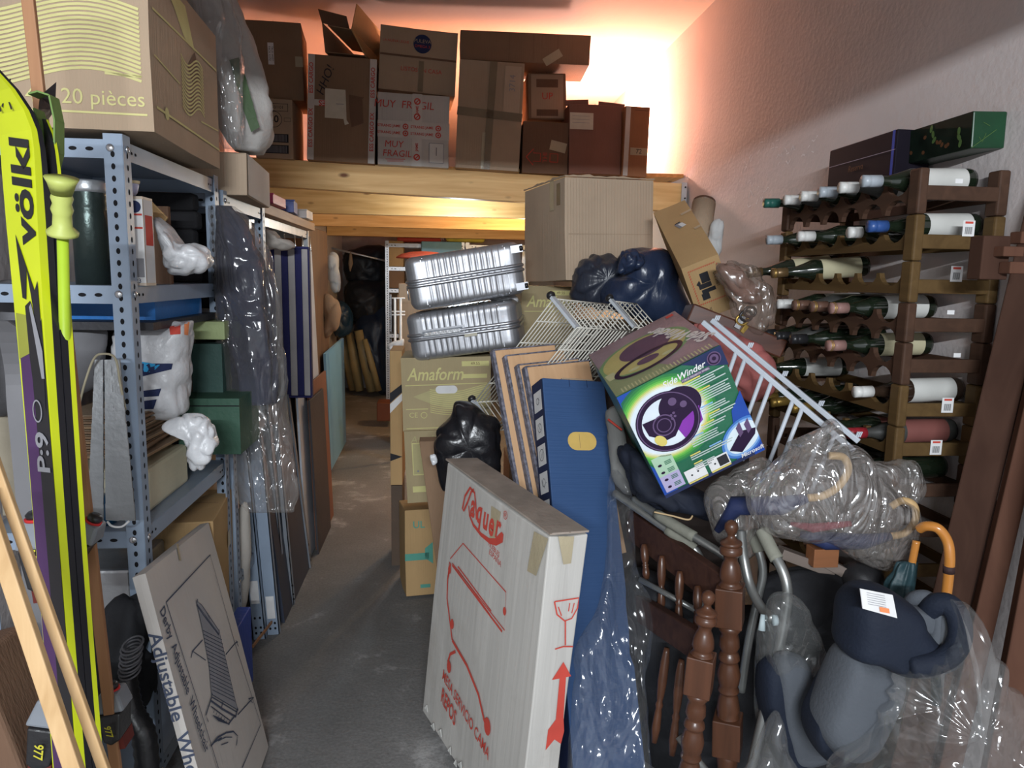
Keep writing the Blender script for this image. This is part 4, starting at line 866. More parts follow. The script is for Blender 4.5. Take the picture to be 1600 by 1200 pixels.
for k in range(5):
    c = onY(372+k*5, 108+k*18, 2.868); mb.add([c+Vector((-.03, -.0, .03)), c+Vector((.005, -.002, .04)), c+Vector((.03, -.0, -.04)), c+Vector((.0, -.002, -.06)), c+Vector((0, .01, 0))], [(0, 3, 2, 1), (0, 1, 4), (1, 2, 4), (2, 3, 4), (3, 0, 4)], mat('leaf green', (.05, .09, .035), .6))
tag(mb.build('green_leaf'), 'dark green leafy print strip on the padded bundle', 'leaf')

# ================================================================== second bay: shelf top clutter, striped cushion, panels
shelf_unit('galvanised shelf unit behind the striped cushion, third along the left wall', -1.20, -.90, 3.62, 5.2, 0, 1.90, (1.885, 1.715, 1.4, .9), m=GALV, group=None, holes=False)
tag(MB().box((-1.03, 4.4, 1.913), (.36, 1.5, .05), wood('shelf wood', (.45, .28, .15), (.35, .2, .1), 1)).build('wooden_board', bevel=.003), 'thick wooden board on the third shelf under the pink tray', 'board')
pk = mat('pink plastic', (.50, .06, .16), .4); bl_ = mat('blue plastic toy', (.06, .10, .36), .4)
def tray(name, lab, x, y, z, d, m, cat, rz=0, wall=.006):
    mb = MB(); a, b, h = d
    mb.box((0, 0, wall/2), (a, b, wall), m)
    for s in (-1, 1): mb.box((s*(a-wall)/2, 0, h/2), (wall, b, h), m); mb.box((0, s*(b-wall)/2, h/2), (a-.001, wall, h), m)
    mb.box((0, -b/2-.006, h-.004), (a+.012, .012, .008), m)
    return tag(place(mb.build(name, recenter=False, bevel=.002), Matrix.Translation((x, y, z)) @ Matrix.Rotation(rz, 4, 'Z')), lab, cat)
tray('plastic_tray', 'pink plastic tray on the wooden board of the third shelf', -.905, 3.95, 1.940, (.16, .3, .05), pk, 'tray')
tray('plastic_tray', 'blue plastic tray leaning beside the pink one on the third shelf', -.895, 4.42, 1.940, (.12, .22, .07), bl_, 'tray', .1)
tag(tray('x', '', -.90, 4.85, 1.940, (.14, .22, .055), mat('white tub', (.72, .70, .68), .35), 'tub'), 'white plastic tub at the far edge of the third shelf top, lit warm', 'tub').name = 'plastic_tub'
# crumpled paper and hooks
tag(puffy([(412, 358), (428, 360), (440, 372), (455, 376), (458, 388), (412, 388)], 3.75, .05, mat('grey paper', (.42, .38, .34), .85), .012, 14, seed=31).build('crumpled_paper'), 'crumpled grey paper above the striped cushion', 'paper')
for px in (444, 460, 472, 484):
    a = onX(px, 366+(px-444)*.12, -.893); b = a+Vector((.004, 0, -.16))
    mb = MB(); mb.tube([a, a+Vector((.004, 0, -.06)), b, b+Vector((.006, -.012, -.006))], .0028, CHROME, 8); mb.lathe([(.001, -.006), (.006, 0), (.001, .006)], CHROME, 10, Matrix.Translation(a))
    tag(mb.build('wire_hook'), 'thin metal hook hanging above the striped cushion', 'hook', 'row of hooks above the striped cushion')
# striped cushion
NV = mat('navy stripe', (.020, .022, .11), .8, bump=.2, bs=80); WS = mat('grey white stripe', (.42, .40, .40), .8, bump=.2, bs=80)
a, b = onY(412, 388, 3.98), onY(484, 400, 3.98); hh = a.z-onY(430, 617, 3.98).z; ww = b.x-a.x
mb = MB(); n = 16
wdt = [.035, .055, .055, .055, .055, .055, .05, .012]; cols = [WS, NV, WS, NV, WS, NV, WS, NV]; tot = sum(wdt); x = 0
for wv, cm in zip(wdt, cols):
    w2 = wv/tot*ww; mb.box((x+w2/2, 0, hh/2), (w2, .05, hh), cm); x += w2
mb.box((ww/2, 0, hh+.006), (ww, .055, .012), NV); mb.box((ww/2, 0, -.006), (ww, .055, .012), NV)
o = mb.build('striped_cushion', recenter=False, bevel=.004); place(o, Matrix.Translation((a.x, 3.98, onY(430, 617, 3.98).z)))
tag(o, 'tall folded sun-lounger cushion in navy and white stripes', 'cushion')
# boards on edge along the aisle
pl = [(-.745, 4.02, 4.72, 1.74, mat('white laminate', (.60, .66, .74), .4), 'tall white laminate board standing on edge right of the striped cushion'),
      (-.80, 4.02, 4.75, 1.72, mat('dark laminate', (.08, .07, .07), .4), 'dark board standing on edge directly beside the striped cushion'),
      (-.775, 4.15, 4.85, 1.66, wood('brown board', (.36, .20, .12), (.28, .15, .08), 2), 'brown wooden board standing on edge, just behind the white one'),
      (-.825, 4.3, 4.95, 1.60, mat('reddish board', (.40, .20, .13), .5), 'reddish board standing on edge at the back of the row beside the striped cushion')]
pl += [(-.722, 4.22, 4.86, .98, mat('red brown board', (.22, .09, .05), .6), 'low red-brown board leaning in front of the white laminate board, nearest the aisle'),
       (-.705, 4.15, 4.62, .90, mat('charcoal board', (.05, .045, .05), .6), 'low charcoal board leaning before the red-brown one, by the navy metal sheets')]
for x, y0, y1, h, m_, lab in pl:
    mb = MB().box((0, (y1-y0)/2, h/2), (.012, y1-y0, h), m_); o = mb.build('board', recenter=False, bevel=.002)
    place(o, Matrix.Translation((x, y0, 0)) @ Matrix.Rotation(-.035, 4, 'Y')); tag(o, lab, 'board')
# dark metal panels leaning along the shelf
NVM = mat('navy enamel sheet', (.045, .055, .085), .45, var=.1, bump=0)
for i, (x, y0, y1, h, ln, lab) in enumerate(((-.725, 3.3, 3.98, .97, -.10, 'dark navy metal sheet leaning below the striped cushion, outermost'), (-.765, 3.28, 3.9, .92, -.10, 'dark navy metal sheet leaning just behind the outermost one'))):
    mb = MB().box((0, (y1-y0)/2, h/2), (.016, y1-y0, h), NVM); mb.box((0.010, y1-y0-.02, h/2), (.012, .035, h), STEELD)
    Mr = Matrix((Vector((0, 1, 0)), Vector((0, 0, 1)), Vector((1, 0, 0)))).transposed().to_4x4(); Mr.translation = Vector((.017, y1-y0-.02, 0))
    for z in (.04, .07, .13): mb.disc(0, z, .006, Mr, HOLE, ry=.008)
    o = mb.build('metal_sheet', recenter=False); place(o, Matrix.Translation((x, y0, 0)) @ Matrix.Rotation(ln, 4, 'Y')); tag(o, lab, 'metal sheet')
# blue-grey bars with paper labels, standing by the aisle
for i, (px0, px1, pyb, Y, lx, ly, lab) in enumerate(((396, 416, 985, 3.16, 0, .22, 'blue-grey steel bar with a white label, left of the labelled pair'), (418, 438, 985, 3.20, 0, .13, 'blue-grey steel bar with a white label, right of the labelled pair'), (440, 449, 935, 3.42, None, 0, 'narrow dark steel bar behind the labelled pair'), (452, 460, 920, 3.5, None, 0, 'thin grey steel bar farthest behind the labelled pair'))):
    a, b = onY(px0, pyb, Y), onY(px1, pyb, Y); wv = b.x-a.x; h = .90
    d = (wv, .03, h); mb = MB().box((-wv/2+.002, 0, h/2), (.004, .03, h), STEELD); mb.box((0, -.013, h/2), (wv, .004, h), STEEL if lx is not None else STEELD); mb.box((wv/2-.002, 0, h/2), (.004, .03, h), STEEL)
    F_ = face('n', d)
    for z in (.03, .055, .10):
        for x in (-.010, .012): mb.disc(x, z-h/2, .005, F_, HOLE, ry=.006)
    o = mb.build('steel_bar', recenter=False); place(o, Matrix.Translation((a.x+wv/2, Y, 0)) @ Matrix.Rotation(-.06, 4, 'Y')); tag(o, lab, 'steel bar')
    if lx is not None: label_part(o, 'n', d, 0, ly-h/2, .036, .105, P_WHITE)
tag(puffy([(372, 800), (388, 790), (392, 860), (388, 930), (372, 975), (362, 900)], 3.0, .03, mat('pale sack', (.45, .42, .38), .8), .01, 12, seed=41).build('pale_sack'), 'pale sack between the drawing carton and the blue-grey bars', 'sack')
tag(MB().box((0, 0, .15), (.05, .2, .30), mat('blue plastic', (.02, .06, .35), .4)).build('blue_crate', bevel=.004), 'small blue plastic piece behind the leaning drawing carton', 'crate').location = Vector((-.74, 2.62, .05))
sl = MB().bar(onY(395, 1010, 2.95), onZ(412, 985, .06)+Vector((.02, .1, .0)), .012, .006, SLATO); tag(sl.build('wooden_stick'), 'short orange stick lying by the foot of the blue-grey bars', 'stick')
# light blue panel farther down the aisle
LBP = mat('pale blue panel', (.20, .42, .60), .35, var=.05, bump=0)
mb = MB(); P_ = [onY(509, 553, 5.9), onY(537, 528, 6.9), onY(541, 690, 6.9), onY(518, 735, 5.9)]
off = Vector((-.02, 0, 0)); mb.add(P_+[p+off for p in P_], [(0, 3, 2, 1), (4, 5, 6, 7), (0, 1, 5, 4), (1, 2, 6, 5), (2, 3, 7, 6), (3, 0, 4, 7)], LBP)
tag(mb.build('blue_board'), 'pale blue panel leaning on the left halfway down the aisle', 'panel')
# ================================================================== far end of the aisle
def far(label, name, cat, m, d, px, py, Y, rot=(0, 0, 0), bev=.01, group=None):
    o = MB().box((0, 0, d[2]/2), d, m).build(name, recenter=False, bevel=bev); p = onY(px, py, Y)
    place(o, Matrix.Translation(p) @ Euler(rot).to_matrix().to_4x4()); return tag(o, label, cat, group)
shelf_unit('galvanised shelf with dark slots at the far end, its left post beside the dark bags', onY(602, 400, 9.4).x, onY(602, 400, 9.4).x+.98, 9.4, 9.8, 0, onY(602, 376, 9.4).z, (onY(602, 380, 9.4).z, onY(602, 417, 9.5).z, onY(602, 451, 9.5).z, onY(602, 521, 9.5).z), m=GALV, group='far metal shelves')
xr = onY(602, 400, 9.4).x+1.0
shelf_unit('second galvanised shelf at the far end, behind the suitcases', xr, xr+.8, 9.4, 9.8, 0, onY(602, 376, 9.4).z, (onY(602, 380, 9.4).z, 1.25, .7), m=GALV, group=None, holes=False)
far('orange-brown carton on the top level of the far shelf beside its post', 'cardboard_box', 'cardboard box', K_ORANGE, (.20, .3, .32), 619, 417, 9.6)
far('dark striped carton below the orange one on the far shelf', 'cardboard_box', 'cardboard box', K_BROWN, (.22, .3, .24), 619, 450, 9.6)
far('pale carton on the lower level of the far shelf', 'cardboard_box', 'cardboard box', K_TAN, (.30, .3, .5), 640, 520, 9.6)
far('pale blue picture board on the far shelf, under the warm lamp', 'picture_board', 'board', mat('sky print', (.20, .42, .55), .5), (.5, .03, .16), 690, 398, 9.35)
far('red and orange parcel on top of the far shelf', 'red_parcel', 'parcel', mat('red parcel', (.45, .05, .03), .6), (.55, .2, .06), 655, 379, 9.6, bev=.02)
far('yellow tube lying on the far shelf top by the warm lamp', 'yellow_tube', 'tube', mat('yellow tube', (.75, .62, .10), .5), (.5, .12, .09), 727, 379, 9.55, (0, 0, -.05), .04)
# red dome (sun hat like) in front
mb = MB(); mb.lathe([(.24, 0), (.24, .01), (.20, .035), (.12, .055), (.04, .062), (.001, .063)], mat('coral felt', (.50, .09, .05), .8), 32)
o = mb.build('red_cushion', recenter=False); place(o, Matrix.Translation(onY(662, 404, 6.6))); tag(o, 'flat coral-red round cushion just above the left end of the upper suitcase', 'cushion')
far('white carton showing at the left of the upper suitcase', 'white_box', 'box', K_WHITE, (.13, .2, .20), 650, 440, 6.95)
far('brown column-like carton standing left of the suitcases', 'cardboard_box', 'cardboard box', K_TAN, (.30, .4, onY(650, 441, 7.0).z-.01), 650, 600, 7.0).location.z = 0
far('tall brown wall-darkening cupboard on the left between the edge-on boards and the pale blue panel', 'infill', 'infill', wood('dark cupboard', (.16, .09, .05), (.11, .06, .035), 2), (.40, .9, 1.95), 400, 600, 5.9).location = Vector((-1.155, 5.95, 0))  # tall brown block added to darken the pale wall left of the aisle
# white folding rack seen beside suitcase
mb = MB()
for px in (617, 626): a = onY(px, 466, 6.3); mb.tube([a, Vector((a.x, a.y, 0))], .010, P_WHITE, 8)
for py in (466, 487, 492): mb.tube([onY(612, py, 6.3), onY(633, py, 6.3)], .007, P_WHITE, 8)
tag(mb.build('white_rack'), 'white tubular rack left of the lower suitcase', 'rack')
tag(puffy([(606, 540), (630, 530), (628, 548), (616, 556)], 6.2, .05, WBAG, .02, 10, seed=51).build('plastic_bag'), 'scrap of white plastic hanging below the white tubular rack', 'plastic bag')
# dark end: hanging and piled bags
BLKB = mat('black bag film', (.008, .010, .014), .5, bump=.6, bs=9, spec=.3); BLUB = mat('blue bag film', (.012, .05, .11), .4, bump=.5, bs=14, spec=.7)
random.seed(12)
for i, (ol, Y, T, m_, lab) in enumerate((
    ([(540, 395), (600, 385), (604, 440), (570, 450), (545, 440)], 10.1, .25, BLKB, 'black bag on the upper left of the dark far end'),
    ([(545, 440), (604, 440), (604, 500), (560, 510), (540, 480)], 10.0, .3, BLKB, 'black bag in the middle of the dark far end'),
    ([(560, 490), (604, 480), (606, 560), (606, 610), (590, 612), (556, 540)], 9.9, .3, mat('blue black film', (.006, .016, .04), .45, bump=.6, bs=9, spec=.4), 'blue-black bag low beside the far shelf post'),
    ([(524, 470), (548, 478), (550, 515), (530, 530), (520, 510)], 9.4, .15, BLUB, 'bright blue bag above the rolled brown tubes'),
    ([(514, 395), (530, 400), (532, 450), (520, 455), (512, 430)], 6.9, .08, mat('grey white cloth', (.4, .42, .42), .8), 'grey-white cloth hanging on the left at the far end'),
    ([(505, 462), (526, 468), (532, 492), (524, 520), (506, 525)], 6.2, .08, K_BROWN, 'brown paper bundle behind the striped cushion boards'))):
    tag(puffy(ol, Y, T, m_, .03, 5, seed=60+i).build('bag' if i != 5 else 'paper_bundle'), lab, 'bag' if i != 5 else 'bundle')
OCH = mat('ochre roll', (.30, .25, .13), .45, bump=.2, bs=10)
for i, (x0, y0, x1, y1, r_, lab) in enumerate(((533, 522, 552, 615, .055, 'leftmost rolled ochre tube leaning at the far end'), (546, 520, 562, 615, .06, 'second rolled ochre tube from the left at the far end'), (560, 516, 582, 618, .07, 'thick rolled ochre tube in the middle of the far end'), (570, 530, 592, 610, .04, 'rightmost thin rolled ochre tube at the far end'))):
    Y = 9.85-i*.10; a, b = onY(x0, y0, Y), onY(x1, y1, Y+.1); b.z = max(b.z, .02+r_)
    mb = MB(); mb.tube([a, a+(b-a)*.5, b], [r_*.8, r_*1.05, r_], OCH, 16); tag(mb.build('rolled_tube'), lab, 'tube')
far('dark red-brown box on the floor at the foot of the far shelf', 'floor_crate', 'box', mat('red brown crate', (.16, .05, .02), .6), (.16, .25, .2), 602, 655, 7.9)
mb = MB(); mb.tube([Vector((WXL, 9.6, onY(532, 393, 9.6).z+.04)), onY(604, 408, 9.6)], .012, GALV, 8); tag(mb.build('metal_rail'), 'thin rail across the dark far end', 'rail')
mb = MB(); mb.tube([onY(548, 394, 9.6), onY(548, 412, 9.6), onY(547, 424, 9.6)], [.012, .03, .006], mat('beige cloth', (.25, .18, .12), .9), 10); tag(mb.build('hanging_strap'), 'beige strap hanging from the thin rail at the far end', 'strap')

# ================================================================== middle: cartons, suitcases
K_AMA = card('cardboard olive tan', (.40, .325, .19))
def deco_ama(full=True):
    def f(mb, d):
        w_, dp, h = d; F_ = face('n', d); Y_ = P_YEL
        mb.text('Amaform', -w_/2+.03, h/2-.085, .085, F_, Y_, align='LEFT', shear=.25, bold=.012, sx=.82)
        mb.line([(-w_/2+.02, h/2-.135), (w_/2-.02, h/2-.13)], .004, F_, Y_)
        mb.rect(w_/2-.075, h/2-.035, .13, .024, F_, Y_); mb.text('49.55', w_/2-.075, h/2-.035, .02, F_, K_DARK, e=.0016)
        if full:
            mb.rect(w_/2-.08, h/2-.095, .12, .02, F_, Y_)
            mb.poly([(-.05, .03)]+[(-.16+.34*t/10, -.01-.06*math.sin(t/10*PI*.8)) for t in range(11)]+[(w_/2-.01, .045), (.09, .015)], F_, flat('pale yellow tint', (.44, .39, .20)), .0006)
            waves(mb, F_, -.08, w_/2-.015, .03, 12, .010, .02, Y_, .003, ph=3.4, cyc=.6)
            mb.stadium(0, .022, .104, .038, F_, P_WHITE, .002)
            mb.line([(-w_/2+.02, -.07), (-.09, -.07)], .004, F_, Y_); mb.line([(-w_/2+.02, -h/2+.015), (w_/2-.02, -h/2+.02)], .004, F_, Y_)
            mb.text('CE', -w_/2+.055, -.10, .035, F_, Y_, e=.0014)
            mb.ring(-w_/2+.105, -.10, .014, .003, F_, Y_)
    return f
carton('ama_up', 'tan carton with yellow script and oval hand hole under the silver suitcases', K_AMA, deco_ama())
def deco_amal(mb, d):
    F_ = face('n', d); w_, _, h = d
    mb.rect(-.13, .04, .09, .16, F_, P_YEL); mb.rect(-.13, .04, .08, .15, F_, flat('pale yellow tint', (.44, .39, .20)), .0012); mb.rect(-.13, -.11, .10, .03, F_, P_YEL)
    for k in range(2): mb.disc(-.15+k*.03, -.02, .005, F_, P_GREY, .0016)
    mb.text('Amaform', -w_/2+.03, h/2-.045, .05, F_, flat('pale yellow tint', (.44, .39, .2)), align='LEFT', shear=.2)
carton('ama_low', 'tan carton with yellow panels, second from the floor under the suitcases', K_AMA, deco_amal)
def deco_fb(mb, d):
    F_ = face('n', d); w_, _, h = d
    mb.rect(-.14, -.02, .12, .035, F_, P_TEAL); mb.poly([(-.10, .02), (-.06, .05), (-.06, -.06), (-.10, -.03)], F_, P_TEAL)
    mb.text('UL', -.13, .14, .05, F_, P_TEAL, e=.002, bold=.01); mb.rect(-.1, -.17, .05, .018, F_, P_TEAL)
carton('floor_box', 'brown carton with teal print, bottom of the stack by the aisle', K_ORANGE, deco_fb)
carton('ama3', 'tan carton with yellow script beneath the big plain carton', K_AMA, deco_ama(False))
# cardboard columns that carry the heap behind
carton(None, 'plain carton under the script carton, mostly behind the wire basket', K_TAN, None, d=(.34, .36, .60), M=Matrix.Translation((.57, 4.08, .60)))
carton(None, 'plain carton on the floor under the heap, behind the leaning boards', K_BROWN, None, d=(.40, .40, .60), M=Matrix.Translation((.57, 4.08, 0)))
tag(MB().box((.98, 3.3, .70), (.62, .8, 1.40), mat('dark chest', (.05, .035, .03), .7)).build('wooden_chest', bevel=.01), 'dark chest under the blue bags at the heart of the heap', 'chest')
carton(None, 'low carton on the floor carrying the four leaning beech boards', K_BROWN, None, d=(.36, .32, .56), M=Matrix.Translation((.46, 2.78, 0)))
# big plain carton
def deco_big(mb, d):
    F_ = face('n', d); mb.line([(-d[0]/2+.02, -.02), (d[0]/2-.02, -.02)], .003, F_, K_TAN)
    for k in range(30):
        x = -d[0]/2+.015+k*(d[0]-.03)/29; mb.line([(x, -d[2]/2+.01), (x, d[2]/2-.01)], .0012, F_, K_TAN, .0006)
def after_big(o, d):
    w_, dp, h = d; rnd = random.Random(3); mb = MB()
    T = face('t', d)
    for (ax, n) in (('x', 22), ('y', 22)):
        vs = []
        for k in range(n+1):
            q = k/n-.5; hh = .004+.022*abs(noise.noise(Vector((k*.9, 3.1, 0))))
            p = Vector((q*w_, -dp/2+.002, h)) if ax == 'x' else Vector((-w_/2+.002, q*dp, h)); vs += [p, p+Vector((0, 0, hh))]
        mb.add(vs, [(2*i, 2*i+2, 2*i+3, 2*i+1) for i in range(n)], K_TAN)
    mb.build('torn_rim', parent=o, recenter=False, solid=.004)
carton('big', 'large plain light carton with a torn rim, highest in the middle heap', K_LIGHT, deco_big, after=after_big, tape=[('l', .12, .10, .12, .24, .05, TAPEC), ('l', .2, .12, .2, .22, .04, TAPE)], jitter=.006)
# edge-on carton with black stripes by the aisle
a, b = onY(609, 560, 3.95), onY(628, 560, 3.95)
mb = MB(); h = 1.22; z0 = onY(618, 762, 3.9).z; d = (b.x-a.x, .3, onY(618, 548, 3.95).z-z0)
mb.box((0, 0, d[2]/2), d, K_ORANGE); F_ = face('n', d)
mb.poly([(-d[0]/2, .14), (d[0]/2, .19), (d[0]/2, .145), (-d[0]/2, .085)], F_, P_BLK); mb.poly([(-d[0]/2, .08), (d[0]/2, .14), (d[0]/2, .10), (-d[0]/2, .03)], F_, P_WHITE, .001); mb.poly([(-d[0]/2, -.19), (d[0]/2, -.21), (-d[0]/2, -.235)], F_, P_BLK)
tag(place(mb.build('tall_carton', recenter=False, bevel=.002), Matrix.Translation(((a.x+b.x)/2, 4.1, z0))), 'narrow ochre carton with black and white stripes standing by the aisle', 'cardboard box')
tag(MB().box((0, 0, z0/2-.003), (.06, .28, z0-.006), MATS['dark board']).build('wooden_block', recenter=False), 'low dark block under the striped ochre carton', 'block').location = Vector(((a.x+b.x)/2, 4.1, 0))

ALU = mat('dented aluminium', (.47, .48, .51), .42, .75, var=.10, vs=10, bump=.15, bs=9)
ALUD = mat('aluminium frame', (.42, .43, .46), .35, .85, bump=0)
def suitcase(key, label, handle=True, wheels=False):
    d, M = pose(key); w_, dp, h = d
    r = thing('suitcase', label, 'suitcase'); r.matrix_world = M; r['group'] = 'grooved aluminium suitcases'
    # grooved rounded shell: outline of the section in x-z, extruded along y with rounded ends
    def shell(z0, z1, top):
        mb = MB(); R = .055; N = []
        # perimeter in xy plan, rounded
        per = []
        for cx, cy, a0 in ((w_/2-R, dp/2-R, 0), (-w_/2+R, dp/2-R, PI/2), (-w_/2+R, -dp/2+R, PI), (w_/2-R, -dp/2+R, 1.5*PI)):
            for k in range(7): q = a0+k*PI/12; per.append((cx+R*math.cos(q), cy+R*math.sin(q), q))
        # resample the perimeter
        pts = []; K = len(per)
        for i in range(K):
            x0, y0_, q0 = per[i]; x1, y1_, q1 = per[(i+1) % K]; L = math.hypot(x1-x0, y1_-y0_); n = max(1, int(L/.0045)); 
            if q1 < q0: q1 += 2*PI
            for j in range(n): t = j/n; pts.append((x0+(x1-x0)*t, y0_+(y1_-y0_)*t, q0+(q1-q0)*t))
        n = len(pts); vs = []; rows = []
        e = .035
        zs = [(0, 1, .0), (.25, 1, 1), (.5, 1, 1), (.75, 1, 1)]+[(1, math.cos(a), 1-.3*a) for a in ()]
        prof = [(z0, 0, .0), (z0+(z1-z0)*.12, 0, 1), (z0+(z1-z0)*.45, 0, 1), (z0+(z1-z0)*.62, 0, 1)]
        zc = z1-e if top else z1+e
        for k in range(7):
            a = k/6*PI/2; prof.append((zc+(e*math.sin(a) if top else -e*math.sin(a)), e*(1-math.cos(a)), 1))
        prof.append((z1, .09, 1)); prof.append((z1, .16, 1))
        for z, ins, gr in prof:
            for (x, y, q) in pts:
                # grooves run up the sides, repeating along the perimeter coordinate
                fx = x if abs(math.sin(q)) > .7 else y
                edge = max(abs(x)-(w_/2-.075), 0) > 0 and max(abs(y)-(dp/2-.075), 0) > 0
                g = -.0032*gr*(1 if (math.cos(fx*2*PI/.028) > .55) else 0)*(0 if edge else 1)
                dent = .004*noise.noise(Vector((x*9, y*9, z*9+d[0]*50)))
                ux, uy = math.cos(q), math.sin(q)
                vs.append((x+ux*(g+dent-ins), y+uy*(g+dent-ins), z+(0 if ins < .05 else (g if top else -g))))
        m_ = len(prof)
        for i in range(m_-1):
            for k in range(n): N.append((i*n+k, i*n+(k+1) % n, (i+1)*n+(k+1) % n, (i+1)*n+k))
        N.append(tuple((m_-1)*n+k for k in range(n)))
        mb.add(vs, N, ALU, True); return mb
    shell(h*.5, h, True).build('upper_shell', parent=r, recenter=False)
    shell(h*.5, 0, False).build('lower_shell', parent=r, recenter=False)
    mb = MB(); R = .055
    for dz in (-.011, .011):
        pr = []
        for cx, cy, a0 in ((w_/2-R, dp/2-R, 0), (-w_/2+R, dp/2-R, PI/2), (-w_/2+R, -dp/2+R, PI), (w_/2-R, -dp/2+R, 1.5*PI)):
            for k in range(7): q = a0+k*PI/12; pr.append((cx+(R+.002)*math.cos(q), cy+(R+.002)*math.sin(q), h*.5+dz))
        mb.tube(pr, .0085, ALUD, 8, closed=True)
    mb.build('rim_frame', parent=r, recenter=False)
    F_ = face('n', d)
    # corner guards and rivets
    for sx in (-1, 1):
        mb = MB()
        for sz in (-1, 1):
            x = sx*(w_/2-.075); mb.rect(x, sz*h*.26, .004, h*.32, F_, ALUD, .006)
            for q in (-.09, .09): mb.lathe([(.004, 0), (.003, .003), (.001, .003)], ALUD, 8, F_ @ Matrix.Translation((x-sx*.008, sz*h*.26+q*.5, .004)))
        mb.build('corner_guard', parent=r, recenter=False)
    if handle:
        mb = MB(); x0 = -.09; mb.rect(x0, .012, .21, .042, F_, ALUD, .008); mb.rect(x0, .012, .19, .026, F_, STEELD, .009); mb.box((x0, -dp/2-.014, h/2+.012), (.17, .012, .016), CHROME)
        mb.build('handle', parent=r, recenter=False); label_part(r, 'n', d, .04, -.018, .06, .014, P_CREAM, e=.012)
    if wheels:
        for sz in (-1, 1):
            mb = MB()
            mb.box((w_/2-.02, -dp/2+.005, h/2+sz*(h/2-.035)), (.055, .022, .034), ALUD)
            mb.lathe([(.001, -.008), (.012, -.008), (.014, 0), (.012, .008), (.001, .008)], BLACKP, 14, Matrix.Translation((w_/2+.0, -dp/2-.0, h/2+sz*(h/2-.035))) @ Matrix.Rotation(PI/2, 4, 'Y'))
            mb.build('wheel_housing', parent=r, recenter=False)
        mb = MB(); c = Vector((-w_/2-.008, -dp/2+.1, h*.42)); mb.tube([c+Vector((0, .012*math.cos(t), -.022+.022*math.sin(t)*1.3)) for t in [k*PI/6 for k in range(12)]], .003, CHROME, 6, closed=True); mb.build('carry_ring', parent=r, recenter=False)
    return r
suitcase('case1', 'upper silver grooved suitcase, tilted, with dark wheels at its right end', False, True)
suitcase('case2', 'lower silver grooved suitcase with a recessed handle on its side')
tag(puffy([(765, 465), (790, 458), (808, 462), (806, 474), (780, 478)], 3.62, .04, WBAG, .012, 12, seed=71).build('plastic_bag'), 'scrap of clear white plastic pinched between the two suitcases', 'plastic bag')

# blue bin bags
NB = mat('navy bin bag', (.022, .035, .075), .30, var=.15, bump=.9, bs=13, bstretch=(1, 1, .5), spec=.55); NB2 = mat('grey blue bin bag', (.030, .036, .055), .35, var=.2, bump=.9, bs=13, bstretch=(2, 1, .4), spec=.5)
tag(puffy([(892, 470), (896, 425), (915, 402), (940, 396), (968, 402), (985, 430), (985, 472), (935, 484)], 3.5, .14, NB2, .018, 6, seed=73, crease=1.2, flatness=.6, folds=(11, .35)).build('bin_bag'), 'grey-blue stuffed bin bag left of the navy bag, behind the wire basket', 'bin bag')
nb = puffy([(942, 480), (945, 440), (965, 425), (972, 395), (1000, 386), (1038, 390), (1052, 410), (1060, 440), (1085, 500), (1060, 512), (990, 500)], 3.36, .16, NB, .018, 5, seed=74, crease=1.1, flatness=.6)
tag(nb.build('bin_bag'), 'large knotted navy bin bag below the big plain carton', 'bin bag')
kn = puffy([(972, 392), (995, 390), (1008, 402), (1000, 418), (978, 428), (965, 425)], 3.20, .05, NB, .02, 14, seed=75).build('bag_knot', parent=[o for o in bpy.data.objects if o.get('label', '').startswith('large knotted')][0], M=None, recenter=False)
kn.location = -kn.parent.location

# carton with the battery mark
def deco_un(mb, d):
    F_ = face('n', d); w_, _, h = d
    x0, x1, y0, y1 = -.055, .055, -.06, .10
    for k in range(14):
        t = k/14
        for (ax, ay, bx, by) in ((x0, y0, x1, y0), (x0, y1, x1, y1)): mb.line([(ax+(bx-ax)*t, ay), (ax+(bx-ax)*(t+.045), ay+.006)], .003, F_, P_RED)
        for x in (x0, x1): mb.line([(x, y0+(y1-y0)*t), (x+.005, y0+(y1-y0)*(t+.045))], .003, F_, P_RED)
    mb.rect(.0, .055, .034, .045, F_, P_BLK); mb.rect(-.008, .02, .05, .022, F_, P_BLK, .001); mb.rect(.0, -.005, .055, .018, F_, P_BLK); mb.rect(-.018, -.028, .03, .03, F_, P_BLK, .001)
    mb.poly([(-.04, .035), (-.025, .05), (-.022, .035), (-.028, .02)], F_, P_BLK); mb.text('UN 3481', .04, .03, .018, F_, P_BLK, rot=-PI/2)
    for k, s in enumerate(('. ||', ':-|', '.||')): mb.text(s, -.05+.016*k, -.09, .018, F_, P_BLK, rot=-.1)
    T = face('t', d)
    mb.rect(-.0, .06, .028, .05, T, P_GREY, .003, rot=.3); mb.rect(.01, .055, .02, .04, T, P_WHITE, .004, rot=.3); mb.rect(-.005, .085, .025, .008, T, P_BLK, .004, rot=.3)
    mb.rect(.05, .16, .05, .02, T, TAPEC, .003, rot=.2); mb.rect(.06, -.02, .03, .02, T, TAPEC, .003, rot=.2)
carton('uncarton', 'ochre carton with a red dashed battery mark leaning beside the navy bag', K_ORANGE, deco_un, lid=False)
mb = MB(); a, b = onY(1100, 318, 3.5), onY(1088, 395, 3.4)
r_ = .055; mb.tube([a, b], r_, K_TAN, 24, caps=True); mb.tube([a+(a-b)*.05, a], .052, mat('dark tube end', (.10, .05, .03), .4), 24)
tag(mb.build('cardboard_tube'), 'short wide cardboard tube behind the battery-mark carton', 'tube')
tag(puffy([(1110, 352), (1122, 342), (1130, 350), (1127, 392), (1116, 410), (1106, 388)], 3.35, .03, mat('white cloth', (.55, .56, .56), .7), .01, 14, seed=77).build('white_cloth'), 'white cloth strip hanging by the wall behind the battery-mark carton', 'cloth')
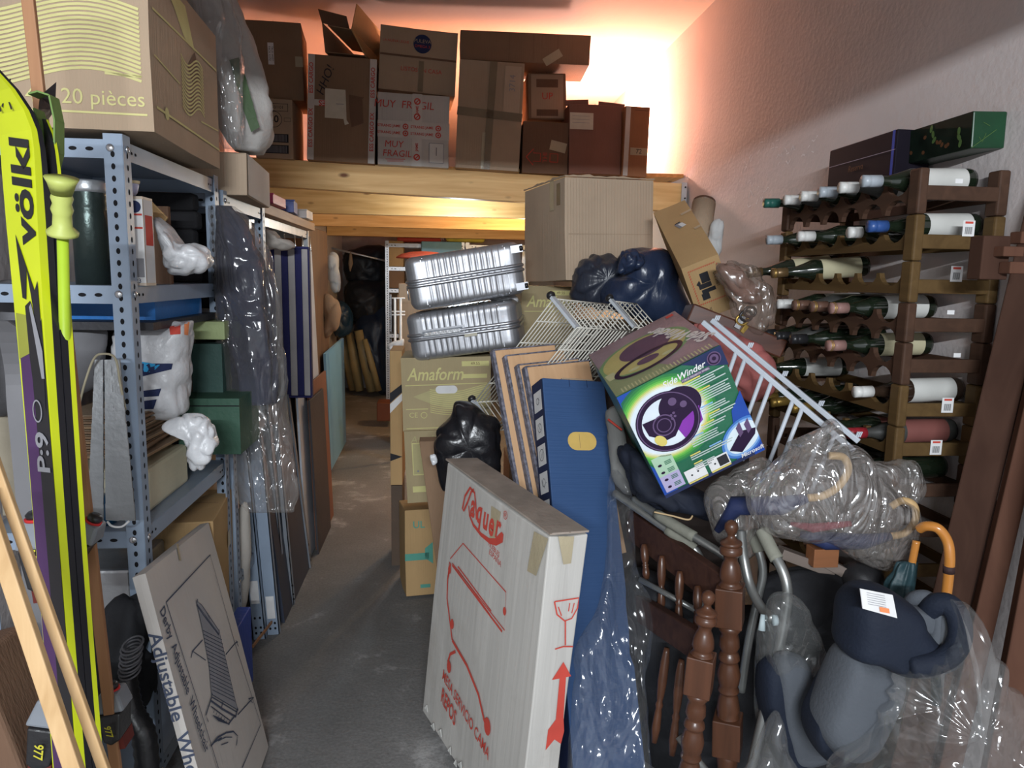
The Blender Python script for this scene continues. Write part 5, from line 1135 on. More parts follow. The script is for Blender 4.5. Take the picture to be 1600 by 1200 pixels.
# clear brownish bags, dark wooden case with brass fitting, pink bundle
DW = wood('dark red wood', (.10, .035, .02), (.06, .02, .012), 0, rough=.35, knots=False, coat=.3)
pa, pb_ = onY(1072, 488, 2.72), onY(1215, 545, 2.66)
mb = MB().bar(pa, pb_, .17, .07, DW, (0, 1, 0)); tag(mb.build('wooden_case', bevel=.006), 'dark red wooden case lying between the battery-mark carton and the wine rack', 'wooden case')
bf = thing('brass_latch', 'tangled brass fitting lying on the dark red wooden case', 'fitting', onY(1168, 500, 2.60))
mb = MB()
for k in range(3):
    c = Vector((.012*k-.02, -.01*k, .015*k)); mb.tube([c+Vector((.022*math.cos(t), .006*k, .018*math.sin(t))) for t in [j*PI/8 for j in range(16)]], .005, [BRASS, BLACKP, BLACKP][k], 8, closed=True)
mb.bar((-.04, 0, -.03), (-.015, 0, .02), .022, .006, GALV); mb.bar((-.02, 0, -.045), (.0, 0, -.02), .016, .006, BRASS); mb.build('ring_set', parent=bf, recenter=False)
PKC = mat('pink cloth', (.42, .13, .12), .85, var=.12, bump=.4, bs=16)
tag(puffy([(1085, 505), (1130, 510), (1190, 540), (1206, 575), (1205, 620), (1165, 628), (1120, 600), (1095, 560)], 2.58, .10, PKC, .02, 9, seed=79, crease=1.3).build('pink_bundle'), 'pink cloth bundle behind the white tubular rack', 'bundle')
tag(puffy([(1112, 412), (1150, 402), (1195, 432), (1216, 470), (1210, 505), (1190, 520), (1150, 500), (1140, 470)], 2.62, .07, CLRB, .03, 9, seed=80, crease=1.2).build('plastic_bag'), 'dusty clear plastic bag hanging behind the far end of the wine rack', 'plastic bag')
tag(puffy([(1120, 415), (1150, 412), (1180, 440), (1190, 470), (1160, 475), (1140, 450)], 2.66, .04, mat('brown cloth', (.25, .13, .10), .9), .02, 9, seed=81).build('cloth_bundle'), 'brown cloth inside the dusty clear bag by the wine rack', 'cloth')

# ================================================================== wire basket
WW = mat('cream coated wire', (.66, .64, .57), .4, bump=0); WE = mat('pale grey plastic rail', (.50, .54, .58), .4)
def basket(M, d, label, nl, nc, ends):
    w_, dp, h = d; r = thing('wire_basket', label, 'wire basket'); r.matrix_world = M
    def G(x, y, z): return Vector((-w_/2+x*w_, -dp/2+y*dp, z*h))
    def wires(name, f, n, wr=.0026):
        mb = MB()
        for k in range(n+1): a, b = f(k/n); mb.tube([a, b], wr, WW, 6)
        mb.build(name, parent=r, recenter=False)
    wires('back_wires', lambda t: (G(t, 1, 0), G(t, 1, 1)), nl); wires('back_cross_wires', lambda t: (G(0, 1, t), G(1, 1, t)), nc, .003)
    wires('near_wires', lambda t: (G(t, 0, 0), G(t, 0, 1)), nl); wires('near_cross_wires', lambda t: (G(0, 0, t), G(1, 0, t)), nc)
    wires('side_wires', lambda t: (G(1, t, 0), G(1, t, 1)), 4); wires('top_wires', lambda t: (G(t, 0, 1), G(t, 1, 1)), nl//2+3); wires('bottom_wires', lambda t: (G(t, 0, 0), G(t, 1, 0)), nl//2+3)
    for (x, z) in ends:
        mb = MB().bar(G(x, 1.05, z), G(x, .0, z), .024, .012, WE, (1, 0, 0)); mb.build('end_rail', parent=r, recenter=False)
        mb = MB(); mb.lathe([(.001, -.012), (.014, -.01), (.018, 0), (.014, .01), (.001, .012)], BLACKP, 14, Matrix.Translation(G(x, 1.12, z)) @ Matrix.Rotation(PI/2, 4, 'X')); mb.build('castor', parent=r, recenter=False)
d, M = pose('basket')
basket(M, d, 'cream wire basket drawer standing on end behind the leaning boards', 16, 5, ((0, 1), (0, 0)))
basket(M @ Matrix.Translation((d[0]*.5+.105, 0, .02)), (.19, d[1], d[2]), 'second cream wire basket with square mesh, right of the first behind the boards', 5, 12, ((0, 1),))
# ================================================================== leaning boards in cardboard sleeves
BW = wood('pale beech', (.66, .42, .24), (.55, .33, .18), 2, knots=False); BUB = mat('blue grey bubble wrap', (.16, .16, .20), .5, var=.5, vs=60, bump=.8, bs=90)
names = ('rearmost and leftmost of the four leaning beech boards', 'second of the four leaning beech boards from the left', 'third of the four leaning beech boards from the left', 'frontmost of the four leaning beech boards, just behind the blue carton')
for i in range(4):
    d, M = pose('board%d' % i); w_, t, h = d; t = .03
    nn = M.to_3x3() @ Vector((0, -1, 0)); M.translation += nn*((-1.995, -1.962, -1.930, -1.898)[i]-nn.dot(M.translation))
    r = thing('shelf_board', names[i], 'board', group=None); r.matrix_world = M
    MB().box((0, 0, h/2+.31), (w_, t*.8, h-.62), BW).build('wood_panel', parent=r, bevel=.002, recenter=False)
    mb = MB().box((-w_/2-.004, .002, h/2+.31), (.012, t+.002, h-.616), BUB); mb.box((0, .002, h+.003), (w_+.01, t, .006), BUB); mb.build('wrap_edge', parent=r, bevel=.003, recenter=False)
    if i == 1:
        F_ = face('n', (w_, t*.8, h)); mb = MB(); y = h/2-.49
        mb.rect(-.055, y, .09, .24, F_, P_WHITE, .002); mb.rect(-.055, y+.075, .085, .06, F_, P_CREAM, .0026); mb.text('FA', -.06, y+.075, .06, F_, flat('purple print', (.12, .05, .35)), e=.003, bold=.03, shear=.2); mb.rect(-.055, y+.0, .085, .05, F_, LB, .0026); mb.rect(-.055, y-.035, .085, .01, F_, P_YEL, .0028); mb.rect(-.055, y-.08, .085, .06, F_, TAPEW, .0026)
        mb.build('product_label', parent=r, recenter=False)

# ================================================================== tall blue carton
BLU = mat('blue carton card', (.035, .085, .21), .6, var=.07, vs=3, bump=.25, bs=1, bstretch=(3, 3, 140), spec=.35)
BLD = mat('dark blue card', (.012, .022, .07), .6); HY = flat('hand hole yellow', (.66, .45, .13))
def deco_blue(mb, d):
    w_, t, h = d; F_ = face('n', d)
    y = h/2-.23; mb.stadium(.01, y, .112, .066, F_, HY, .0012)
    mb.line([(.0, y-.025), (.0, y+.025)], .0012, F_, K_BROWN, .002)
    for x in (-.02, .05): mb.line([(x, h/2-.002), (x-.0, h/2-.03)], .002, F_, BLD)
    L = face('l', d); mb.rect(0, 0, t-.002, h-.004, L, BLD)
    for k in range(5):
        yy = h/2-.075-k*.098; mb.rect(.0, yy, t*.72, .074, L, P_WHITE, .0014); rn = random.Random(k)
        mb.line([(rn.uniform(-.025, .025), yy+rn.uniform(-.025, .025)) for q in range(7)], .0014, L, P_GREY, .002)
        mb.ring(0, yy, .012+.004*k % .01, .002, L, P_BLK, .002)
    mb.box((0.02, -.01, h+.004), (w_*.5, t*.6, .006), K_TAN)
carton('blue', 'tall blue carton with yellow hand hole and a column of small pictures', BLU, deco_blue, lid=False)

# ================================================================== white flat carton with red print
def deco_raq(mb, d):
    w_, L, h = d; F_ = face('l', d); R_ = P_RED      # x to the right = towards the camera
    # face coordinates: x from -L/2 (far) to L/2 (near), y from -h/2 to h/2
    def P(px, py): # pixel of the photograph -> coordinates on this face
        Mi = (RM @ F_).inverted(); o_ = Mi @ Vector((0, 0, CAMH)); q = Mi @ (Vector((0, 0, CAMH))+ray(px, py)); dd = q-o_; k = -o_.z/dd.z; s = o_+dd*k; return (s.x, s.y)
    pl_ = lambda pts, wd, m=R_, e=.0014: mb.line([P(*p) for p in pts], wd, F_, m, e)
    # tape and stains
    for q in ([(768, 790), (783, 800), (774, 850), (765, 846)], [(835, 830), (857, 842), (838, 900), (824, 892)]):
        mb.poly([P(*p) for p in q], F_, TAPEC, .0010)
    # script lettering
    x0, y0 = P(727, 800); xe, ye = P(790, 842); ang = math.atan2(ye-y0, xe-x0)
    pl_([(745, 812), (744, 790), (742, 770), (735, 762), (727, 775), (723, 795), (725, 798), (731, 785), (737, 768), (741, 765)], .009)
    pl_([(733, 790), (734, 805), (740, 820), (752, 835), (765, 845), (775, 847), (784, 840), (786, 833)], [.006, .008, .010, .012, .016, .022, .030, .012])
    for ch, px, py in (('a', 739, 791), ('q', 749, 800), ('u', 759, 810), ('e', 768, 819), ('r', 778, 823)):
        x, y = P(px, py); mb.text(ch, x, y, .105, F_, R_, rot=ang*.5, bold=.03, sx=.72, shear=.15)
    x, y = P(790, 806); mb.text('\u00ae', x, y, .035, F_, R_)
    x, y = P(772, 858); mb.text('MUEBLES', x, y, .022, F_, R_, rot=-.1, sx=.9); x, y = P(774, 872); mb.text('ESPA\u00d1A', x, y, .024, F_, R_, rot=-.1)
    # picture of the table
    pl_([(704, 873), (724, 849), (791, 925), (789, 985), (707, 880)], .004); pl_([(716, 885), (768, 955)], .005); pl_([(707, 883), (785, 987)], .007); pl_([(716, 885), (716, 890), (766, 960)], .003)
    pl_([(705, 880), (700, 905), (699, 935), (704, 975), (707, 1000)], .009); pl_([(700, 903), (703, 878)], .006)
    pl_([(707, 1000), (730, 1040), (748, 1085), (757, 1125), (762, 1140)], .012); pl_([(712, 1018), (704, 1022), (700, 1035)], .010)
    for c, q in (((702, 1042), .017), ((762, 1135), .022), ((703, 890), .012), ((789, 955), .010), ((707, 975), .014)):
        x, y = P(*c); mb.disc(x, y, q, F_, R_, .0016, q*1.2)
    x, y = P(692, 1053); xe, ye = P(772, 1195); a2 = math.atan2(ye-y, xe-x); mb.text('MESA SERVICIO CAMA', x, y, .052, F_, R_, rot=a2, align='LEFT', bold=.01, sx=math.hypot(xe-x, ye-y)/(.052*10.9))
    x, y = P(690, 1085); xe, ye = P(720, 1140); a2 = math.atan2(ye-y, xe-x); mb.text('REPOS', x, y, .075, F_, R_, rot=a2, align='LEFT', bold=.02, sx=.62)
    # narrow near side
    N_ = face('n', d)
    def Q(px, py):
        Mi = (RM @ N_).inverted(); o_ = Mi @ Vector((0, 0, CAMH)); q = Mi @ (Vector((0, 0, CAMH))+ray(px, py)); dd = q-o_; k = -o_.z/dd.z; s = o_+dd*k; return (s.x, s.y)
    ql = lambda pts, wd, e=.0014: mb.line([Q(*p) for p in pts], wd, N_, R_, e)
    ql([(866, 940), (904, 934), (902, 950), (893, 966), (882, 970), (870, 960), (866, 940)], .004); ql([(883, 970), (883, 1008)], .004); ql([(867, 1014), (880, 1010), (895, 1010)], .004)
    ql([(872, 948), (877, 962)], .003); ql([(897, 942), (893, 958)], .003); ql([(890, 942), (888, 955)], .003)
    mb.poly([Q(*p) for p in [(880, 1034), (892, 1056), (884, 1058), (880, 1120), (881, 1142), (876, 1162), (866, 1155), (852, 1172), (856, 1140), (868, 1124), (874, 1060), (862, 1062)]], N_, R_, .0014)
    mb.poly([Q(*p) for p in [(872, 838), (897, 838), (892, 880), (880, 882)]], N_, TAPEC, .001)
    T = face('t', d)
    mb.line([(0, -L/2), (0, L/2)], .004, T, K_DARK, .005); mb.line([(-w_/2+.004, -L/2), (-w_/2+.01, L/2)], .006, T, K_BROWN, .0052)
    mb.rect(.0, -.12, w_-.01, .03, T, TAPEW, .0056)
RM = pose('raquel')[1]
TOPD = mat('dusty grey board top', (.30, .25, .21), .9, var=.2, vs=12)
def after_raq(o, d):
    w_, L, h = d
    t = MB().box((0, 0, h+.0032), (w_-.004, L-.006, .0055), TOPD).build('top_flaps', parent=o, recenter=False)
    mb = MB(); rn = random.Random(5)
    for k in range(8):
        y = L/2-rn.uniform(.02, .55); q = rn.uniform(.012, .03); z = rn.uniform(.0, .03)+.004
        mb.add([(-w_/2-.002, y, z), (-w_/2-.002, y-q, z), (-w_/2-.010, y-q*.4, z+.012), (-w_/2-.006, y-q*.9, z+.028)], [(0, 1, 3, 2)], K_WHITE)
    mb.build('torn_edge', parent=o, recenter=False, solid=.003)['kind'] = 'stuff'
K_RAQ = mat('dusty white carton', (.50, .485, .455), .75, var=.07, vs=4, stretch=(6, 6, .4), bump=.15, bs=1, bstretch=(50, 50, 1.5), dirt=.35)
carton('raquel', 'large flat white carton with red table drawing, nearest the aisle', K_RAQ, deco_raq, after=after_raq, lid=False, jitter=.010)
for kk in ():
    pass
# brown panel and black bag behind it
P_ = [onY(655, 690, 3.05), onY(690, 680, 3.1), onY(745, 1000, 2.95), onY(693, 930, 2.9)]
mb = MB(); a = onY(655, 690, 3.1); dr = (onY(690, 900, 2.95)-a)
gb = MB(); w0 = Vector((.20, .05, .01)); dz = Vector((.05, -.10, a.z-.0)) ; base = Vector((a.x+.13, 2.93, .01)); 
pts = [a, a+Vector((.22, .02, 0)), base+Vector((.22, .02, 0)), base]; off = Vector((.0, .05, .01))
gb.add(pts+[p+off for p in pts], [(0, 3, 2, 1), (4, 5, 6, 7), (0, 1, 5, 4), (1, 2, 6, 5), (2, 3, 7, 6), (3, 0, 4, 7)], K_BROWN)
o = gb.build('flat_carton', bevel=.003); tag(o, 'dusty brown flat carton leaning behind the far edge of the white carton', 'cardboard box')
BB = mat('black bin bag', (.012, .012, .015), .30, bump=.9, bs=12, spec=.6)
tag(puffy([(677, 690), (682, 668), (705, 650), (712, 628), (735, 630), (755, 645), (778, 660), (784, 700), (780, 760), (740, 745), (700, 740), (690, 770), (680, 720)], 2.86, .09, BB, .016, 8, seed=85, flatness=.55, centre=(732, 695)).build('bin_bag'), 'black bin bag tucked between the leaning boards and the white carton', 'bin bag')
tag(puffy([(672, 712), (680, 710), (684, 722), (676, 726)], 2.8, .01, WBAG, .004, 30, seed=86).build('paper_scrap'), 'tiny white scrap on the edge of the brown flat carton', 'scrap')

# ================================================================== clear plastic over the blue carton
dB, MBl = pose('blue')
def sheet(P00, P10, P01, P11, nu, nv, amp, m, name, label, ns=10, seed=0, folds=0, depth=None, cat='plastic sheet', parent=None):
    mb = MB(); vs = []
    for j in range(nv+1):
        for i in range(nu+1):
            u, v = i/nu, j/nv; p = (P00*(1-u)+P10*u)*(1-v)+(P01*(1-u)+P11*u)*v
            if depth: p = p+Vector((0, depth(u, v), 0))
            q = p*ns+Vector((seed, 0, 0)); k = noise.noise(q)+.6*(1-abs(noise.noise(q*1.7))*2.5)+.5*noise.noise(q*2.6)
            p = p+Vector((.35*amp*noise.noise(q+Vector((9, 0, 0))), -amp*k, .3*amp*noise.noise(q*1.3)))
            if folds: p = p+Vector((0, -amp*1.2*math.sin(folds*u*2*PI+3*v), 0))
            vs.append(p)
    mb.add(vs, [(j*(nu+1)+i, j*(nu+1)+i+1, (j+1)*(nu+1)+i+1, (j+1)*(nu+1)+i) for j in range(nv) for i in range(nu)], m, True)
    o = mb.build(name, solid=.0008); return tag(o, label, cat)
p00, p10 = onY(945, 735, 2.22), onY(982, 750, 2.28); p01, p11 = onY(925, 1220, 1.86), onY(1022, 1220, 1.92)
tag(puffy([(955, 740, 2.30), (985, 760, 2.34), (995, 880, 2.22), (1022, 950, 2.12), (1020, 1010, 2.06), (1012, 1090, 1.98), (1015, 1230, 1.90), (960, 1240, 1.88), (890, 1240, 1.86), (893, 1100, 1.93), (900, 1010, 1.98), (935, 950, 2.02), (950, 850, 2.14)], 2.1, .05, CLRT, .012, 6, seed=88, crease=1.3, back=.06, flatness=.5, centre=(958, 1030, 2.02)).build('plastic_cover'), 'clear plastic sleeve pulled over the lower part of the blue carton', 'plastic cover')
# ================================================================== game wheel carton
def radial(name, stops, base, cx=0, cz=0, sc=6):
    pass
GG = mat('deep green print', (.02, .13, .07), .35, var=.1, spec=.6); GP = flat('wheel purple print', (.022, .010, .036), .35); GP2 = flat('wheel pale purple print', (.12, .075, .16), .4); GBL = flat('blue print', (.02, .07, .35), .4)
GLT = flat('glow white print', (.65, .75, .80), .4); GLG = flat('lime print', (.15, .48, .08), .4); GLY = flat('warm yellow print', (.65, .55, .15), .4); GMG = flat('mint print', (.38, .55, .40), .4); GSK = flat('sky print pale', (.22, .40, .70), .4); GLV = flat('lavender print', (.42, .38, .58), .4)
def blob(mb, F_, x, y, rx, ry, rot, layers, e0=.0008):
    for i, (s, m) in enumerate(layers): mb.disc(x, y, rx*s, F_, m, e0+i*.0004, ry*s, 36, rot)
def deco_wheel(mb, d):
    w_, dp, h = d; F_ = face('n', d); mb.clip = (w_/2-.001, h/2-.001)
    X = lambda u: -w_/2+u*w_
    Z = lambda v: h/2-v*h
    mb.poly([(X(0), Z(0)), (X(0), Z(1)), (X(.14), Z(1)), (X(.1), Z(.5)), (X(.3), Z(.0))], F_, GBL, .0006)
    mb.poly([(X(.72), Z(1)), (X(1), Z(1)), (X(1), Z(.42)), (X(.86), Z(.55)), (X(.80), Z(.75))], F_, GBL, .0006); mb.poly([(X(.62), Z(.0)), (X(1), Z(0)), (X(1), Z(.18)), (X(.80), Z(.10))], F_, P_NAVY, .0006)
    mb.poly([(X(.0), Z(1)), (X(.9), Z(1)), (X(.9), Z(.965)), (X(.0), Z(.965))], F_, P_NAVY, .0007)
    ST = [((.02, .13, .07), 1.32), ((.035, .20, .06), 1.25), ((.06, .30, .06), 1.18), ((.12, .42, .07), 1.12), ((.25, .52, .10), 1.07), ((.50, .56, .16), 1.03), ((.62, .62, .35), .99), ((.66, .70, .60), .95), ((.66, .74, .80), .91)]
    for i_, (c_, s_) in enumerate(ST): mb.disc(X(.31), Z(.37), .118*s_, F_, flat('glow step %d' % i_, c_, .4), .0008+i_*.0002, .106*s_, 40, .2)
    # wheel
    blob(mb, F_, X(.47), Z(.30), .062, .055, 0, [(1, GP)], .0032); mb.poly([(X(.36), Z(.45)), (X(.62), Z(.37)), (X(.6), Z(.5)), (X(.40), Z(.60))], F_, flat('violet print', (.22, .04, .36), .4), .0034)
    for (u, v, q) in ((.42, .24, .012), (.5, .3, .01)): mb.disc(X(u), Z(v), q, F_, GP2, .0044)
    mb.ring(X(.315), Z(.38), .084, .018, F_, GP, .0040, ry=.082, n=44); mb.ring(X(.315), Z(.38), .088, .003, F_, GP2, .0044, ry=.087, n=44)
    mb.poly([(X(.10), Z(.30)), (X(.46), Z(.32)), (X(.44), Z(.42)), (X(.32), Z(.52)), (X(.24), Z(.52)), (X(.11), Z(.42))], F_, GP, .0046)
    mb.disc(X(.27), Z(.39), .033, F_, GP2, .0050); mb.disc(X(.27), Z(.39), .029, F_, GP, .0054); mb.ring(X(.27), Z(.39), .020, .003, F_, GP2, .0058)
    for q in ((.36, .34), (.39, .36), (.36, .37), (.39, .33)): mb.disc(X(q[0]), Z(q[1]), .004, F_, GP2, .0056)
    mb.disc(X(.185), Z(.50), .014, F_, GLY, .0056, .02, rot=.5)
    # title and emblem
    mb.text('SideWinder', X(.60), Z(.085), .027, F_, P_WHITE, shear=.35, bold=.015, e=.004, rot=.03); mb.rect(X(.70), Z(.128), .085, .010, F_, GP2, .003); mb.text('FORCE FEEDBACK WHEEL', X(.70), Z(.128), .007, F_, P_WHITE, e=.004)
    mb.disc(X(.90), Z(.075), .020, F_, GP2, .003); mb.ring(X(.90), Z(.075), .015, .004, F_, GP, .0036); mb.disc(X(.90), Z(.075), .006, F_, GP, .0036)
    # text columns
    rn = random.Random(2)
    for (u0, v0, n, wd) in ((.56, .17, 4, .40), (.62, .28, 5, .36), (.62, .42, 3, .28), (.66, .50, 2, .26), (.56, .56, 2, .30), (.42, .62, 4, .32), (.36, .76, 2, .24), (.55, .76, 2, .28), (.36, .84, 3, .20)):
        mb.rect(X(u0+wd*.22), Z(v0-.018), w_*wd*.42, .004, F_, GLY if rn.random() > .3 else GSK, .003)
        for k in range(n): ww = wd*rn.uniform(.7, 1); mb.rect(X(u0+ww/2), Z(v0+k*.020), w_*ww, .0035, F_, flat('faint text', (.45, .52, .50)), .003)
    # side strip
    mb.poly([(X(.03), Z(.62)), (X(.20), Z(.62)), (X(.22), Z(.66)), (X(.22), Z(.95)), (X(.03), Z(.95))], F_, GMG, .002); mb.poly([(X(.03), Z(.80)), (X(.22), Z(.80)), (X(.22), Z(.95)), (X(.03), Z(.95))], F_, GLV, .0024)
    for k in range(4):
        mb.disc(X(.08), Z(.70+k*.07), .006, F_, GP, .003, .004)
        for j in range(3): mb.rect(X(.16), Z(.685+k*.07+j*.013), .02, .0025, F_, GG, .003)
    for u in (.345, .575):
        mb.rect(X(u), Z(.905), .062, .040, F_, P_WHITE, .003); mb.disc(X(u-.04), Z(.905), .003, F_, P_BLK, .0034); mb.rect(X(u), Z(.965), .06, .006, F_, GLY, .003)
    mb.rect(X(.615), Z(.905), .030, .030, F_, P_BLK, .0034); mb.disc(X(.37), Z(.895), .003, F_, P_BLK, .0034)
    # pedals
    blob(mb, F_, X(.86), Z(.80), .056, .040, .5, [(1.3, flat('mid blue print', (.06, .18, .50), .4)), (1.15, GSK), (1.0, GLT)], .002)
    mb.poly([(X(.70), Z(.86)), (X(.86), Z(.74)), (X(1.0), Z(.77)), (X(.97), Z(.82)), (X(.80), Z(.92))], F_, GP, .0034)
    for u in (.86, .94): mb.poly([(X(u-.03), Z(.70)), (X(u+.02), Z(.66)), (X(u+.02), Z(.76)), (X(u-.025), Z(.79))], F_, GP2, .0038)
    mb.text('Microsoft', X(.885), Z(.95), .018, F_, P_WHITE, shear=.2, bold=.02, e=.004)
    # top face
    mb.clip = (w_/2-.001, dp/2-.001); T = face('t', d); U = lambda u: -w_/2+u*w_; V = lambda v: -dp/2+v*dp
    GT = mat('dusty mauve print', (.24, .17, .19), .5, var=.25, vs=9, spec=.5); mb.rect(0, 0, w_-.004, dp-.004, T, GT, .0006)
    mb.poly([(U(.0), V(0)), (U(.6), V(0)), (U(.35), V(.4)), (U(0), V(.5))], T, mat('olive print', (.22, .25, .13), .5, var=.2), .0009)
    blob(mb, T, U(.46), V(.50), .135, .12, .15, [(1.1, mat('dusty green print', (.16, .27, .12), .5)), (1, mat('dusty gold print', (.42, .36, .14), .5))], .0012)
    blob(mb, T, U(.50), V(.58), .085, .075, .1, [(1, flat('dull purple print', (.10, .055, .10), .4))], .0022)
    mb.ring(U(.44), V(.32), .105, .016, T, GP, .0030, ry=.055, rot=.15); mb.disc(U(.44), V(.33), .035, T, flat('dull purple print', (.1, .055, .1), .4), .0034, .022)
    for q in (.28, .62): mb.disc(U(q), V(.28), .018, T, flat('dusty cream print', (.45, .44, .25)), .0036, .010)
    mb.text('SideWinder', U(.83), V(.48), .070, T, flat('dusty white print', (.62, .58, .56)), rot=1.95, shear=.35, bold=.03, e=.0038, sx=.85)
    mb.rect(U(.91), V(.93), .025, .02, T, P_RED, .002); mb.rect(U(.07), V(.35), .03, .05, T, flat('dusty cream print', (.45, .44, .25)), .002, rot=.1)
    for k in range(26): mb.rect(U(.08+k*.034), V(.05), .004, .03, T, flat('dusty cream print', (.45, .44, .25)), .002)
carton('wheelgame', 'tilted green and purple carton showing a steering wheel and pedals', GG, deco_wheel, lid=False, jitter=.005)

# ================================================================== white double-rail rack
r = thing('tubular_rack', 'pale grey double rail with hanging tubes lying diagonally across the heap', 'rack', onY(1096, 498, 2.25))
Mo = Matrix.Translation(-r.location); RG = mat('pale grey enamel', (.52, .56, .62), .4, bump=0)
a0, a1 = onY(1098, 503, 2.28), onY(1335, 705, 1.98); b0, b1 = onY(1112, 500, 2.34), onY(1342, 690, 2.04)
for p, q in ((a0, a1), (b0, b1)):
    mb = MB().bar(p, q, .016, .012, RG, (0, 0, 1)); mb.build('rail', parent=r, M=Mo, bevel=.002)
cl = MB()
for k in range(5):
    p = b0+(b1-b0)*(k/4*.96+.02); 
    for j in range(3): cl.bar(p+Vector((.006*j, 0, .006)), p+Vector((.006*j+.006, 0, .022)), .004, .004, RG)
cl.build('clip', parent=r, M=Mo)
for k, t in enumerate((.24, .30, .42, .48, .62, .68, .82, .88)):
    p = a0+(a1-a0)*t; mb = MB().tube([p, p+Vector((-.055, .05, -.26))], .0065, RG, 10); mb.build('tube', parent=r, M=Mo)

# ================================================================== wine rack
WD1 = wood('rack brown', (.075, .040, .026), (.055, .030, .02), 1, rough=.6, knots=False, spec=.12); WD2 = wood('rack olive brown', (.115, .070, .028), (.085, .05, .02), 1, rough=.6, knots=False, spec=.12)
RX, RY0, RY1, RXB = 1.335, 1.99, 2.83, 1.575
zs = [onX(1440, y, RX).z for y in (296, 372, 443, 505, 572, 645, 712)]
zs += [zs[-1]-.125*k for k in (1, 2, 3, 4, 5)]
rk = thing('wine_rack', 'stacked brown wine rack with scalloped rails against the right wall', 'wine rack', (RX+.12, (RY0+RY1)/2, 0)); Mo = Matrix.Translation(-rk.location)
PW = .05; n = 6; pitch = (RY1-RY0-2*PW)/n; SL = [RY0+PW+pitch*(k+.5) for k in range(n)]
def xplane(x):
    M_ = Matrix((Vector((0, 1, 0)), Vector((0, 0, 1)), Vector((1, 0, 0)))).transposed().to_4x4(); M_.translation = Vector((x, 0, 0)); return M_
for i, z in enumerate(zs):
    mcol = WD2 if i in (1, 2, 5, 6, 9, 10) else WD1; dbl = i in (0, 3, 4); up = z+.030; lo = z-(.060 if dbl else .030)
    R_ = pitch*.44
    pts = [(RY0+PW, lo)]
    if dbl:
        for y in SL:
            pts.append((y-R_, lo)); pts += [(y-R_*math.cos(t), lo+R_*.75*math.sin(t)) for t in [k*PI/8 for k in range(1, 8)]]; pts.append((y+R_, lo))
    pts.append((RY1-PW, lo)); pts.append((RY1-PW, up))
    for y in reversed(SL):
        pts.append((y+R_, up)); pts += [(y+R_*math.cos(t), up-R_*.72*math.sin(t)) for t in [k*PI/8 for k in range(1, 8)]]; pts.append((y-R_, up))
    pts.append((RY0+PW, up))
    if dbl: # thicker board so that the two rows of notches leave wood between them
        pass
    mb = MB(); mb.prism(pts, xplane(RX+.012), .016, mcol); mb.build('front_rail', parent=rk, M=Mo)
    MB().box((RXB, (RY0+RY1)/2, z-.012), (.012, RY1-RY0-.02, .03), mcol).build('back_rail', parent=rk, M=Mo)
    for y, nm in ((RY0+.008, 'side_rail'), (RY1-.008, 'side_rail')):
        mb = MB().box(((RX+RXB)/2, y, z-.008), (RXB-RX-.02, .014, .040), mcol); q = mb.build(nm, parent=rk, M=Mo, bevel=.003)
    # near corner brackets widen into the rail
for i in range(len(zs)):
    z1 = zs[i]+ (.06 if i == 0 else (zs[i-1]-zs[i])*.5); z0 = zs[i]-((zs[i]-zs[i+1])*.5 if i+1 < len(zs) else zs[i]); mcol = WD2 if i in (1, 2, 5, 6, 9, 10) else WD1
    for x in (RX, RXB):
        for y in (RY0, RY1-PW):
            mb = MB().box((x+.002, y+PW/2, (z0+z1)/2), (.03 if x == RX else .034, PW, z1-z0-.001), mcol); mb.build('post', parent=rk, M=Mo, bevel=.006)
for px, py, big in ((1498, 283, 0), (1513, 357, 1), (1494, 428, 1), (1485, 488, 0), (1495, 555, 0), (1480, 633, 1), (1462, 699, 1)):
    p = onY(px, py, RY0-.0005); mb = MB(); Mn = Matrix.Translation(p+Vector((0, -.001, 0))) @ Matrix.Rotation(PI/2, 4, 'X')
    if big:
        mb.rect(0, 0, .036, .044, Mn, P_WHITE); mb.rect(0, .016, .024, .006, Mn, P_RED, .0012)
        for k in range(8): mb.rect(-.010+k*.0028, -.006, .0014, .02, Mn, P_BLK, .0012)
    else: mb.rect(0, 0, .022, .012, Mn, P_WHITE)
    mb.build('price_sticker', parent=rk, M=Mo)
# bottles
BGL = mat('dark green glass', (.010, .016, .009), .08, var=.05, bump=0, spec=.8, coat=.3); BGB = mat('brown black glass', (.03, .018, .012), .08, bump=0, spec=.8, coat=.3); BDU = mat('dusty dark glass', (.045, .045, .042), .5, var=.3, vs=30, bump=0)
CAPS = {'white': mat('white capsule', (.62, .62, .60), .4, bump=.1), 'grey': mat('grey capsule', (.34, .38, .42), .35), 'green': mat('green capsule', (.02, .10, .08), .35), 'blue': mat('blue capsule', (.03, .08, .26), .35), 'gold': mat('gold foil', (.42, .27, .07), .35, .7), 'brown': mat('brown capsule', (.13, .07, .05), .4), 'pink': mat('pinkish capsule', (.28, .16, .14), .4), 'red': mat('red capsule', (.30, .02, .03), .35), 'yellow': mat('yellow capsule', (.48, .36, .08), .4), 'black': mat('black capsule', (.02, .02, .022), .3), 'ribbed': mat('bronze capsule', (.16, .10, .045), .35, .4)}
LABW = mat('wine label', (.60, .60, .57), .7, bump=0); LABC = mat('cream wine label', (.50, .46, .30), .7, bump=0); LABR = flat('dull red label', (.20, .07, .06)); LABK = flat('black label', (.03, .03, .03))
